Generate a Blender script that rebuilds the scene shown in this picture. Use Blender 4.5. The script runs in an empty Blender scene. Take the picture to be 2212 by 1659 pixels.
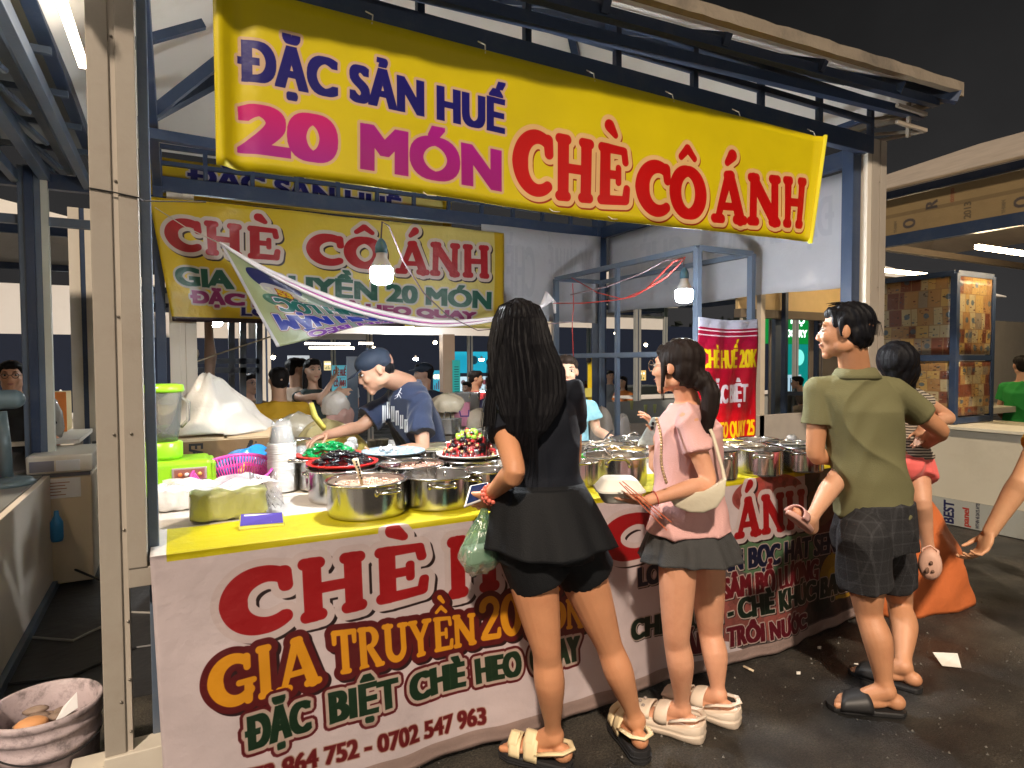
import bpy, math, random, numpy as np
from mathutils import Vector, Matrix
PI = math.pi
random.seed(7); RNG = np.random.default_rng(7)
S = bpy.context.scene
C = S.collection
V = Vector
# ------------------------------------------------------------------ camera
CAM_H = 1.48
FPX = 1570.0                     # focal length in pixels of the 2560 px wide photograph
YAW, PITCH, ROLL = math.radians(28.3), math.radians(2.0), math.radians(.26)
cam = bpy.data.cameras.new('camera'); cam.sensor_width = 36; cam.lens = 36*FPX/2560
cam.clip_start = .05; cam.clip_end = 400
co = bpy.data.objects.new('camera', cam); C.objects.link(co); S.camera = co
_f0 = V((math.sin(YAW), math.cos(YAW), 0)); _r0 = V((math.cos(YAW), -math.sin(YAW), 0)); _u0 = V((0, 0, 1))
FWD = _f0*math.cos(PITCH)-_u0*math.sin(PITCH); _up = _u0*math.cos(PITCH)+_f0*math.sin(PITCH)
RGT = _r0*math.cos(ROLL)-_up*math.sin(ROLL); UPV = _up*math.cos(ROLL)+_r0*math.sin(ROLL)
co.matrix_world = Matrix(((RGT.x, UPV.x, -FWD.x, 0), (RGT.y, UPV.y, -FWD.y, 0), (RGT.z, UPV.z, -FWD.z, CAM_H), (0, 0, 0, 1)))
# ------------------------------------------------------------------ night sky
W = bpy.data.worlds.new('World'); S.world = W; W.use_nodes = True
nt = W.node_tree; nt.nodes.clear()
wo = nt.nodes.new('ShaderNodeOutputWorld'); bg = nt.nodes.new('ShaderNodeBackground'); nt.links.new(bg.outputs[0], wo.inputs[0])
tc = nt.nodes.new('ShaderNodeTexCoord'); sp = nt.nodes.new('ShaderNodeSeparateXYZ'); nt.links.new(tc.outputs['Generated'], sp.inputs[0])
cr = nt.nodes.new('ShaderNodeValToRGB'); nt.links.new(sp.outputs['Z'], cr.inputs[0]); nt.links.new(cr.outputs[0], bg.inputs[0])
cr.color_ramp.elements[0].position = 0.0; cr.color_ramp.elements[0].color = (.022, .021, .021, 1)
cr.color_ramp.elements[1].position = .55; cr.color_ramp.elements[1].color = (.005, .005, .005, 1)
bg.inputs[1].default_value = 1.0
wn = nt.nodes.new('ShaderNodeTexNoise'); wn.inputs['Scale'].default_value = 2.2; wn.inputs['Detail'].default_value = 6; nt.links.new(tc.outputs['Generated'], wn.inputs[0])
wm = nt.nodes.new('ShaderNodeMix'); wm.data_type = 'RGBA'; wm.blend_type = 'MULTIPLY'; wm.inputs[0].default_value = .8; wr = nt.nodes.new('ShaderNodeMapRange'); wr.inputs[1].default_value = .3; wr.inputs[2].default_value = .7; wr.inputs[3].default_value = .6; wr.inputs[4].default_value = 1.5
nt.links.new(wn.outputs[0], wr.inputs[0]); nt.links.new(cr.outputs[0], wm.inputs[6]); nt.links.new(wr.outputs[0], wm.inputs[7]); nt.links.new(wm.outputs[2], bg.inputs[0])
# the flood light over the market lane, high and far behind the photographer
sun = bpy.data.lights.new('flood', 'SUN'); sun.energy = 2.3; sun.angle = math.radians(2.5); sun.color = (1.0, .82, .64)
so = bpy.data.objects.new('flood', sun); C.objects.link(so)
so.rotation_euler = V((.42, .66, -.78)).to_track_quat('-Z', 'Y').to_euler()
S.view_settings.view_transform = 'Standard'; S.view_settings.look = 'None'; S.view_settings.exposure = .85; S.view_settings.gamma = 1
S.view_settings.use_curve_mapping = False
S.render.engine = 'CYCLES'
S.cycles.use_denoising = True; S.cycles.sample_clamp_indirect = 5; S.cycles.max_bounces = 7; S.cycles.transparent_max_bounces = 12
S.cycles.caustics_reflective = False; S.cycles.caustics_refractive = False; S.cycles.blur_glossy = .5

# ------------------------------------------------------------------ placing: a sight line met with a plane of the place
FD = FPX/1.15726
def ray(x, y): return FWD*FD+RGT*(x-1106)-UPV*(y-829.5)
CP = V((0, 0, CAM_H))
def at(x, y, Y=None, X=None, Z=None, D=None):
    d = ray(x, y)
    if Y is not None: s = Y/d.y
    elif X is not None: s = X/d.x
    elif Z is not None: s = (Z-CAM_H)/d.z
    else: s = D/FD
    return CP+d*s
def reach(p, x, y, L, near=True):
    """the point on the sight line that lies L from p"""
    d = ray(x, y).normalized(); oc = CP-p; b = d.dot(oc); c = oc.dot(oc)-L*L; q = b*b-c
    if q < 0: return CP+d*(-b)
    return CP+d*(-b-math.sqrt(q) if near else -b+math.sqrt(q))
def sight(x):
    v = ray(x, 829.5); v.z = 0; return v.normalized()
def facing(x, deg):
    """deg = 0 looks away from the photographer, 90 to the left, 180 at him"""
    return Matrix.Rotation(math.radians(deg), 3, 'Z') @ sight(x)

# ------------------------------------------------------------------ mesh helpers
class M:
    def __init__(s): s.v = []; s.f = []; s.uv = None
    def add(s, vs, fs):
        n = len(s.v); s.v += [tuple(v) for v in vs]; s.f += [tuple(i+n for i in f) for f in fs]; return s
    def box(s, a, b):
        x0, y0, z0 = (min(a[i], b[i]) for i in range(3)); x1, y1, z1 = (max(a[i], b[i]) for i in range(3))
        return s.add([(x0, y0, z0), (x1, y0, z0), (x1, y1, z0), (x0, y1, z0), (x0, y0, z1), (x1, y0, z1), (x1, y1, z1), (x0, y1, z1)],
                     [(0, 3, 2, 1), (4, 5, 6, 7), (0, 1, 5, 4), (1, 2, 6, 5), (2, 3, 7, 6), (3, 0, 4, 7)])
    def bar(s, p, q, w, h=None, up=(0, 0, 1)):
        """square bar from p to q"""
        p, q = V(p), V(q); h = h or w; d = (q-p).normalized(); u = V(up)
        if abs(d.dot(u)) > .98: u = V((0, 1, 0))
        a = d.cross(u).normalized()*w/2; b = a.cross(d).normalized()*h/2
        vs = [p-a-b, p+a-b, p+a+b, p-a+b, q-a-b, q+a-b, q+a+b, q-a+b]
        return s.add(vs, [(0, 3, 2, 1), (4, 5, 6, 7), (0, 1, 5, 4), (1, 2, 6, 5), (2, 3, 7, 6), (3, 0, 4, 7)])
    def ring(s, rings, cap0=True, cap1=True, closed=True):
        n = len(rings[0]); b = len(s.v)
        for r in rings: s.v += [tuple(v) for v in r]
        m = n if closed else n-1
        for i in range(len(rings)-1):
            for j in range(m):
                k = (j+1) % n
                s.f.append((b+i*n+j, b+i*n+k, b+(i+1)*n+k, b+(i+1)*n+j))
        if closed and cap0: s.f.append(tuple(b+j for j in reversed(range(n))))
        if closed and cap1: s.f.append(tuple(b+(len(rings)-1)*n+j for j in range(n)))
        return s
    def tube(s, pts, r, n=8, cap=True, flat=1.0):
        pts = [V(p) for p in pts]; rs = r if isinstance(r, (list, tuple)) else [r]*len(pts); R = []; a = None
        for i, p in enumerate(pts):
            d = (pts[min(i+1, len(pts)-1)]-pts[max(i-1, 0)]).normalized()
            if a is None:
                a = d.cross(V((0, 0, 1)))
                if a.length < .05: a = d.cross(V((0, 1, 0)))
            else: a = a-d*a.dot(d)
            a.normalize(); b = d.cross(a)
            R.append([p+a*math.cos(2*PI*j/n)*rs[i]+b*math.sin(2*PI*j/n)*rs[i]*flat for j in range(n)])
        return s.ring(R, cap, cap)
    def lathe(s, prof, c=(0, 0, 0), n=32, cap0=True, cap1=True, sx=1, sy=1):
        c = V(c)
        return s.ring([[c+V((r*math.cos(2*PI*j/n)*sx, r*math.sin(2*PI*j/n)*sy, z)) for j in range(n)] for r, z in prof], cap0, cap1)
    def ell(s, c, r, rot=None, n=14, m=9):
        c = V(c); R = []
        for i in range(1, m):
            a = PI*i/m
            R.append([V((r[0]*math.sin(a)*math.cos(2*PI*j/n), r[1]*math.sin(a)*math.sin(2*PI*j/n), -r[2]*math.cos(a))) for j in range(n)])
        if rot is not None: R = [[rot @ v for v in q] for q in R]
        return s.ring([[c+v for v in q] for q in R])
    def cap(s, p, q, r0, r1, n=14, flat0=False, flat1=False):
        """tapered limb with round ends"""
        p, q = V(p), V(q); d = (q-p); L = d.length
        if L < 1e-5: return s
        d.normalize(); pts = []; rs = []
        if not flat0:
            for k in (85, 60, 35, 15): pts.append(p-d*r0*math.sin(math.radians(k))); rs.append(r0*math.cos(math.radians(k)))
        pts.append(p); rs.append(r0); pts.append(q); rs.append(r1)
        if not flat1:
            for k in (15, 35, 60, 85): pts.append(q+d*r1*math.sin(math.radians(k))); rs.append(r1*math.cos(math.radians(k)))
        return s.tube(pts, rs, n)
    def limb(s, keys, n=18, step=.02):
        """smoothly swelling limb through (point, radius) keys"""
        P_ = [V(k[0]) for k in keys]; R_ = [k[1] for k in keys]; pts = []; rs = []
        for i in range(len(P_)-1):
            a, b, c, d = P_[max(0, i-1)], P_[i], P_[i+1], P_[min(len(P_)-1, i+2)]; ra, rb, rc, rd = R_[max(0, i-1)], R_[i], R_[i+1], R_[min(len(P_)-1, i+2)]
            m = max(2, int((c-b).length/step))
            for j in range(m):
                t = j/m; t2, t3 = t*t, t*t*t
                f = lambda a, b, c, d: .5*((2*b)+(c-a)*t+(2*a-5*b+4*c-d)*t2+(3*b-a-3*c+d)*t3)
                pts.append(f(a, b, c, d)); rs.append(f(ra, rb, rc, rd))
        pts.append(P_[-1]); rs.append(R_[-1])
        s.tube(pts, rs, n); s.ell(P_[0], (R_[0]*.995,)*3, None, n, 12); s.ell(P_[-1], (R_[-1]*.995,)*3, None, n, 12)
        return s
    def grid(s, fn, nu, nv):
        b = len(s.v)
        if s.uv is None: s.uv = {}
        for j in range(nv+1):
            for i in range(nu+1):
                s.uv[len(s.v)] = (i/nu, j/nv); s.v.append(tuple(fn(i/nu, j/nv)))
        for j in range(nv):
            for i in range(nu):
                a = b+j*(nu+1)+i; s.f.append((a, a+1, a+nu+2, a+nu+1))
        return s
    def mesh(s, name, off=None, smooth=False):
        me = bpy.data.meshes.new(name)
        vs = s.v if off is None else [(x-off[0], y-off[1], z-off[2]) for x, y, z in s.v]
        me.from_pydata(vs, [], s.f)
        if s.uv is not None:
            uvl = me.uv_layers.new(name='UVMap')
            li = np.empty(len(me.loops), np.int32); me.loops.foreach_get('vertex_index', li)
            tab = np.zeros((len(s.v), 2), np.float32)
            for k, t in s.uv.items(): tab[k] = t
            uvl.data.foreach_set('uv', tab[li].ravel())
        if smooth: me.polygons.foreach_set('use_smooth', [True]*len(me.polygons))
        me.update(); return me

def tag(o, label=None, cat=None, group=None, kind=None):
    if label: o['label'] = label
    if cat: o['category'] = cat
    if group: o['group'] = group
    if kind: o['kind'] = kind
    return o
def thing(name, label, cat, loc=(0, 0, 0), group=None):
    o = bpy.data.objects.new(name, None); o.location = loc; o.empty_display_size = .1; C.objects.link(o)
    return tag(o, label, cat, group)
_WO = {}
def wloc(o):
    p = V((0, 0, 0))
    while o: p += V(o.location); o = o.parent
    return p
def part(name, m, mt, parent=None, smooth=False, bevel=0, solid=0, local=False, sub=0, label=None):
    """one mesh object; points are given in the world (or local to the parent)"""
    off = None if (local or parent is None) else wloc(parent)
    me = m.mesh(name, off, smooth) if isinstance(m, M) else m
    if mt is not None and not me.materials: me.materials.append(mt)
    o = bpy.data.objects.new(name, me); C.objects.link(o)
    if parent is not None: o.parent = parent
    if solid: k = o.modifiers.new('solid', 'SOLIDIFY'); k.thickness = solid; k.offset = 0
    if bevel:
        k = o.modifiers.new('bevel', 'BEVEL'); k.width = bevel; k.segments = 2; k.limit_method = 'ANGLE'
        k.harden_normals = False
    if sub: k = o.modifiers.new('sub', 'SUBSURF'); k.levels = sub; k.render_levels = sub
    if label: o['label'] = label
    return o
def single(name, m, mt, label, cat, group=None, **kw):
    """a thing of one mesh, its origin at its base"""
    if isinstance(m, M):
        xs = [v[0] for v in m.v]; ys = [v[1] for v in m.v]; zs = [v[2] for v in m.v]
        off = ((min(xs)+max(xs))/2, (min(ys)+max(ys))/2, min(zs)); me = m.mesh(name, off, kw.pop('smooth', False))
    o = part(name, me, mt, **kw); o.location = off
    return tag(o, label, cat, group)
def dup(o, parent=None):
    c = o.copy(); C.objects.link(c)
    if parent is not None: c.parent = parent
    for ch in [x for x in bpy.data.objects if x.parent == o]: dup(ch, c)
    return c

# ------------------------------------------------------------------ materials
_mats = {}
def mat(name, col, rough=.6, metal=0, var=.12, scale=9, bump=0, bscale=60, spec=.5, trans=0, alpha=1, sss=0, stretch=None, dirt=0, dirtcol=(.05, .045, .04), dscale=3, coat=0, sheen=0, ior=1.45, translucent=0):
    if name in _mats: return _mats[name]
    m = bpy.data.materials.new(name); m.use_nodes = True; t = m.node_tree; b = t.nodes['Principled BSDF']
    b.inputs['Roughness'].default_value = rough; b.inputs['Metallic'].default_value = metal
    b.inputs['Specular IOR Level'].default_value = spec; b.inputs['IOR'].default_value = ior
    if coat: b.inputs['Coat Weight'].default_value = coat
    if sheen: b.inputs['Sheen Weight'].default_value = sheen
    if trans: b.inputs['Transmission Weight'].default_value = trans
    if sss:
        b.inputs['Subsurface Weight'].default_value = sss; b.inputs['Subsurface Radius'].default_value = (.02, .008, .004); b.inputs['Subsurface Scale'].default_value = .5
    c = t.nodes.new('ShaderNodeTexCoord'); mp = t.nodes.new('ShaderNodeMapping'); t.links.new(c.outputs['Object'], mp.inputs[0])
    if stretch: mp.inputs['Scale'].default_value = stretch
    n = t.nodes.new('ShaderNodeTexNoise'); n.inputs['Scale'].default_value = scale; n.inputs['Detail'].default_value = 5; t.links.new(mp.outputs[0], n.inputs[0])
    r = t.nodes.new('ShaderNodeMix'); r.data_type = 'RGBA'; t.links.new(n.outputs[0], r.inputs[0])
    r.inputs[6].default_value = (*[max(0, x*(1-var)) for x in col], 1); r.inputs[7].default_value = (*[min(1, x*(1+var)) for x in col], 1)
    out = r.outputs[2]
    if dirt:
        d = t.nodes.new('ShaderNodeTexNoise'); d.inputs['Scale'].default_value = dscale; d.inputs['Detail'].default_value = 9; d.inputs['Roughness'].default_value = .7; t.links.new(c.outputs['Object'], d.inputs[0])
        q = t.nodes.new('ShaderNodeMapRange'); q.inputs[1].default_value = .5; q.inputs[2].default_value = .72; q.inputs[4].default_value = dirt; t.links.new(d.outputs[0], q.inputs[0])
        x = t.nodes.new('ShaderNodeMix'); x.data_type = 'RGBA'; t.links.new(q.outputs[0], x.inputs[0]); t.links.new(out, x.inputs[6]); x.inputs[7].default_value = (*dirtcol, 1); out = x.outputs[2]
    t.links.new(out, b.inputs['Base Color'])
    if bump:
        n2 = t.nodes.new('ShaderNodeTexNoise'); n2.inputs['Scale'].default_value = bscale; n2.inputs['Detail'].default_value = 4; t.links.new(mp.outputs[0], n2.inputs[0])
        bp = t.nodes.new('ShaderNodeBump'); bp.inputs['Strength'].default_value = bump; bp.inputs['Distance'].default_value = .01; t.links.new(n2.outputs[0], bp.inputs['Height']); t.links.new(bp.outputs[0], b.inputs['Normal'])
    if alpha < 1: b.inputs['Alpha'].default_value = alpha
    if translucent:
        o = t.nodes['Material Output']; tl = t.nodes.new('ShaderNodeBsdfTranslucent'); ms = t.nodes.new('ShaderNodeMixShader'); ms.inputs[0].default_value = translucent
        t.links.new(out, tl.inputs[0]); t.links.new(b.outputs[0], ms.inputs[1]); t.links.new(tl.outputs[0], ms.inputs[2]); t.links.new(ms.outputs[0], o.inputs[0])
    _mats[name] = m
    return m
def glow(name, col, strength):
    if name in _mats: return _mats[name]
    m = bpy.data.materials.new(name); m.use_nodes = True; b = m.node_tree.nodes['Principled BSDF']
    b.inputs['Base Color'].default_value = (.8, .8, .8, 1); b.inputs['Emission Color'].default_value = (*col, 1); b.inputs['Emission Strength'].default_value = strength
    _mats[name] = m; return m
def printed(name, im, rough=.45, emit=0, translucent=0, alpha=1, bump=.25, weave=500, flat_dirt=.12):
    """a printed sheet: the artwork is flat print on the cloth, the relief comes from the cloth itself"""
    m = bpy.data.materials.new(name); m.use_nodes = True; t = m.node_tree; b = t.nodes['Principled BSDF']
    tx = t.nodes.new('ShaderNodeTexImage'); tx.image = im; tx.extension = 'EXTEND'
    uv = t.nodes.new('ShaderNodeTexCoord'); t.links.new(uv.outputs['UV'], tx.inputs[0])
    n = t.nodes.new('ShaderNodeTexNoise'); n.inputs['Scale'].default_value = 4; n.inputs['Detail'].default_value = 8; t.links.new(uv.outputs['Object'], n.inputs[0])
    mr = t.nodes.new('ShaderNodeMapRange'); mr.inputs[1].default_value = .3; mr.inputs[2].default_value = .75; mr.inputs[3].default_value = 1.0; mr.inputs[4].default_value = 1-flat_dirt; t.links.new(n.outputs[0], mr.inputs[0])
    x = t.nodes.new('ShaderNodeMix'); x.data_type = 'RGBA'; x.blend_type = 'MULTIPLY'; x.inputs[0].default_value = 1; t.links.new(tx.outputs[0], x.inputs[6]); t.links.new(mr.outputs[0], x.inputs[7])
    t.links.new(x.outputs[2], b.inputs['Base Color']); b.inputs['Roughness'].default_value = rough
    n2 = t.nodes.new('ShaderNodeTexNoise'); n2.inputs['Scale'].default_value = 14; n2.inputs['Detail'].default_value = 6; t.links.new(uv.outputs['Object'], n2.inputs[0])
    bp = t.nodes.new('ShaderNodeBump'); bp.inputs['Strength'].default_value = bump; bp.inputs['Distance'].default_value = .02; t.links.new(n2.outputs[0], bp.inputs['Height']); t.links.new(bp.outputs[0], b.inputs['Normal'])
    if emit: t.links.new(tx.outputs[0], b.inputs['Emission Color']); b.inputs['Emission Strength'].default_value = emit
    if alpha < 1: b.inputs['Alpha'].default_value = alpha
    if translucent:
        o = t.nodes['Material Output']; tl = t.nodes.new('ShaderNodeBsdfTranslucent'); ms = t.nodes.new('ShaderNodeMixShader'); ms.inputs[0].default_value = translucent
        t.links.new(x.outputs[2], tl.inputs[0]); t.links.new(b.outputs[0], ms.inputs[1]); t.links.new(tl.outputs[0], ms.inputs[2]); t.links.new(ms.outputs[0], o.inputs[0])
    return m

STEEL = mat('dark_steel', (.022, .040, .085), .45, .0, .25, 5, .1, 90, dirt=.35, dirtcol=(.10, .11, .13), dscale=6)
STEELG = mat('grey_steel', (.09, .12, .17), .45, .0, .25, 5, .1, 90, dirt=.4, dirtcol=(.18, .17, .16), dscale=6)
BEIGE = mat('panel_beige', (.34, .305, .26), .55, 0, .1, 3, .12, 40, dirt=.35, dirtcol=(.24, .19, .15), dscale=5)
BEIGE2 = mat('panel_pale', (.60, .55, .47), .5, 0, .07, 2, .06, 30, dirt=.25, dirtcol=(.35, .30, .25), dscale=4)
WHITEP = mat('panel_white', (.74, .72, .70), .55, 0, .05, 1.5, .08, 12, dirt=.2, dirtcol=(.5, .47, .43), dscale=2)
SHEET = mat('roof_sheet', (.86, .84, .80), .5, 0, .06, 2, .08, 10, dirt=.3, dirtcol=(.5, .46, .4), dscale=2, translucent=.15)
CHROME = mat('stainless', (.62, .61, .60), .17, 1, .06, 4, .03, 30)
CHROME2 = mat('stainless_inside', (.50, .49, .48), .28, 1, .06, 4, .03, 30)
BLACK = mat('black_plastic', (.02, .02, .022), .4)
TUBEW = glow('tube_warm', (1, .76, .46), 34)
TUBEC = glow('tube_pale', (1, .86, .68), 9)
# ------------------------------------------------------------------ printed artwork, rasterised with numpy
class Art:
    """RGB canvas; u,v in the artwork's own units (x to the right, y up)"""
    def __init__(s, x0, y0, x1, y1, ppu, bg):
        s.x0, s.y0, s.ppu = x0, y0, ppu
        s.W = int((x1-x0)*ppu); s.H = int((y1-y0)*ppu)
        s.img = np.ones((s.H, s.W, 3), np.float32)*np.array(bg, np.float32)
    def mask(s): return np.zeros((s.H, s.W), np.float32)
    def paint(s, m, col, a=1.0):
        m = np.clip(m, 0, 1)[..., None]*a
        s.img = s.img*(1-m)+np.array(col, np.float32)*m
    def grad(s, m, c0, c1, vertical=True):
        ys, xs = np.nonzero(m > .02)
        if len(ys) == 0: return
        t = np.linspace(0, 1, s.H if vertical else s.W, dtype=np.float32)
        a, b = (ys.min(), ys.max()) if vertical else (xs.min(), xs.max())
        n = s.H if vertical else s.W
        t = np.clip((np.arange(n)-a)/max(1, b-a), 0, 1).astype(np.float32)
        t = t[:, None] if vertical else t[None, :]
        col = np.array(c0, np.float32)*(1-t[..., None])+np.array(c1, np.float32)*t[..., None]
        mm = np.clip(m, 0, 1)[..., None]
        s.img = s.img*(1-mm)+col*mm
    def rect(s, x0, y0, x1, y1, col, a=1.0):
        p = s.ppu; X0, X1 = int((x0-s.x0)*p), int((x1-s.x0)*p); Y0, Y1 = int((y0-s.y0)*p), int((y1-s.y0)*p)
        X0, Y0 = max(X0, 0), max(Y0, 0)
        s.img[Y0:Y1, X0:X1] = s.img[Y0:Y1, X0:X1]*(1-a)+np.array(col, np.float32)*a
    def ell(s, cx, cy, rx, ry):
        yy, xx = np.mgrid[0:s.H, 0:s.W].astype(np.float32)
        X = xx/s.ppu+s.x0-cx; Y = yy/s.ppu+s.y0-cy
        d = np.sqrt((X/rx)**2+(Y/ry)**2)
        return np.clip((1-d)*min(rx, ry)*s.ppu+.5, 0, 1)
    def dot(s, x, y, r, col, al=1):
        p = s.ppu; cx, cy, R = (x-s.x0)*p, (y-s.y0)*p, r*p
        a, b = max(0, int(cy-R-1)), min(s.H, int(cy+R+2)); c, d = max(0, int(cx-R-1)), min(s.W, int(cx+R+2))
        if a >= b or c >= d: return
        yy, xx = np.mgrid[a:b, c:d]
        v = (np.clip(R+.5-np.hypot(xx-cx, yy-cy), 0, 1)*al)[..., None]
        s.img[a:b, c:d] = s.img[a:b, c:d]*(1-v)+np.array(col, np.float32)*v
    def disc(s, m, x, y, r):
        p = s.ppu; cx, cy, R = (x-s.x0)*p, (y-s.y0)*p, r*p
        a, b = max(0, int(cy-R-1)), min(s.H, int(cy+R+2)); c, d = max(0, int(cx-R-1)), min(s.W, int(cx+R+2))
        if a >= b or c >= d: return
        yy, xx = np.mgrid[a:b, c:d]
        v = np.clip(R+.5-np.hypot(xx-cx, yy-cy), 0, 1)
        m[a:b, c:d] = np.maximum(m[a:b, c:d], v)

def dilate(m, r):
    ys, xs = np.nonzero(m > 0)
    if len(ys) == 0: return m
    p = int(r)+3; a, b = max(0, ys.min()-p), min(m.shape[0], ys.max()+p+1); c, d = max(0, xs.min()-p), min(m.shape[1], xs.max()+p+1)
    out = m.copy(); out[a:b, c:d] = _dilate(m[a:b, c:d], r); return out
def _dilate(m, r):
    """grow a mask by r pixels"""
    out = m.copy(); H, W = m.shape
    steps = [r]
    while steps[-1] > 3: steps.append(steps[-1]-2.5)
    for R in steps:
        n = max(12, int(R*3))
        for k in range(n):
            dx, dy = int(round(R*math.cos(2*PI*k/n))), int(round(R*math.sin(2*PI*k/n)))
            ys, yd = (slice(max(0, -dy), H-max(0, dy)), slice(max(0, dy), H-max(0, -dy)))
            xs, xd = (slice(max(0, -dx), W-max(0, dx)), slice(max(0, dx), W-max(0, -dx)))
            np.maximum(out[yd, xd], m[ys, xs], out=out[yd, xd])
    return out

def shift(m, dx, dy):
    out = np.zeros_like(m); H, W = m.shape; dx, dy = int(dx), int(dy)
    out[max(0, dy):H-max(0, -dy), max(0, dx):W-max(0, -dx)] = m[max(0, -dy):H-max(0, dy), max(0, -dx):W-max(0, dx)]
    return out

_tc = {}
def text_tris(s, bold, shear=0, space=1.0):
    key = (s, bold, shear, space)
    if key in _tc: return _tc[key]
    plain = s.replace('Ợ', 'Ọ').replace('Ớ', 'Ó').replace('Ơ', 'O').replace('Đ', 'D')
    if plain != s:                      # the horned o is a round o with a hook of its own
        tri = text_tris(plain, bold, shear, space).copy()
        for i, ch in enumerate(s):
            if ch in 'ỢỚƠ':
                w = text_tris(plain[:i+1], bold, shear, space)[..., 0].max()
                tri = np.concatenate([tri, np.array([[[w-.12, .56], [w+.02, .56], [w+.02, .75]], [[w-.12, .56], [w+.02, .75], [w-.08, .75]]], np.float32)])
            elif ch == 'Đ':
                w = (text_tris(plain[:i], bold, shear, space)[..., 0].max() if i else -.03)+.02
                tri = np.concatenate([tri, np.array([[[w, .30], [w+.34, .30], [w+.34, .385]], [[w, .30], [w+.34, .385], [w, .385]]], np.float32)])
        _tc[key] = tri
        return tri
    cu = bpy.data.curves.new('t', 'FONT'); cu.body = s; cu.offset = bold; cu.shear = shear; cu.resolution_u = 7; cu.space_character = space
    o = bpy.data.objects.new('t', cu); bpy.context.scene.collection.objects.link(o)
    bpy.context.view_layer.update()
    me = o.evaluated_get(bpy.context.evaluated_depsgraph_get()).to_mesh()
    n = len(me.vertices); co = np.empty(n*3, np.float32); me.vertices.foreach_get('co', co); co = co.reshape(-1, 3)[:, :2]
    me.calc_loop_triangles(); t = np.empty(len(me.loop_triangles)*3, np.int32); me.loop_triangles.foreach_get('vertices', t)
    tri = co[t.reshape(-1, 3)].copy()
    o.to_mesh_clear(); bpy.data.objects.remove(o); bpy.data.curves.remove(cu)
    _tc[key] = tri
    return tri

def text_mask(A, s, quad, bold=.03, cap=True, shear=0, space=1.0):
    """quad = (xl, ybl, ytl, xr, ybr, ytr): the box of the CAPITALS (baseline to cap height)"""
    tri = text_tris(s, 0.0, shear, space)
    m = A.mask()
    if len(tri) == 0: return m
    xl, ybl, ytl, xr, ybr, ytr = quad
    hp = (ytl-ybl)*A.ppu; hq = min(hp, 1.15*(xr-xl)*A.ppu/max(1, len(s))); bx = max(0, round(bold*hq)); by = max(0, round(bold*hq*.45))   # thicken sideways more than upwards
    e = bx/A.ppu; f = by/A.ppu; xl += e; xr -= e; ybl += f; ybr += f; ytl -= f; ytr -= f
    u0, u1 = tri[..., 0].min(), tri[..., 0].max()
    v0, v1 = 0.0, .682
    u = (tri[..., 0]-u0)/(u1-u0); v = (tri[..., 1]-v0)/(v1-v0)
    yb = ybl+(ybr-ybl)*u; yt = ytl+(ytr-ytl)*u
    X = (xl+(xr-xl)*u-A.x0)*A.ppu; Y = (yb+(yt-yb)*v-A.y0)*A.ppu
    for k in range(len(tri)):
        x, y = X[k], Y[k]
        a, b = max(0, int(y.min())), min(A.H, int(y.max())+2); c, d = max(0, int(x.min())), min(A.W, int(x.max())+2)
        if a >= b or c >= d: continue
        det = (x[1]-x[0])*(y[2]-y[0])-(x[2]-x[0])*(y[1]-y[0])
        if abs(det) < 1e-6: continue
        sg = 1 if det > 0 else -1
        yy, xx = np.mgrid[a:b, c:d]
        v_ = None
        for i in range(3):
            j = (i+1) % 3; L = math.hypot(x[j]-x[i], y[j]-y[i])+1e-6
            e = sg*((x[j]-x[i])*(yy-y[i])-(y[j]-y[i])*(xx-x[i]))/L+.75
            v_ = e if v_ is None else np.minimum(v_, e)
        m[a:b, c:d] = np.maximum(m[a:b, c:d], np.clip(v_, 0, 1))
    m0 = m.copy()
    for k in range(1, bx+1): m = np.maximum(m, np.maximum(shift(m0, k, 0), shift(m0, -k, 0)))
    m0 = m.copy()
    for k in range(1, by+1): m = np.maximum(m, np.maximum(shift(m0, 0, k), shift(m0, 0, -k)))
    return m

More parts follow.
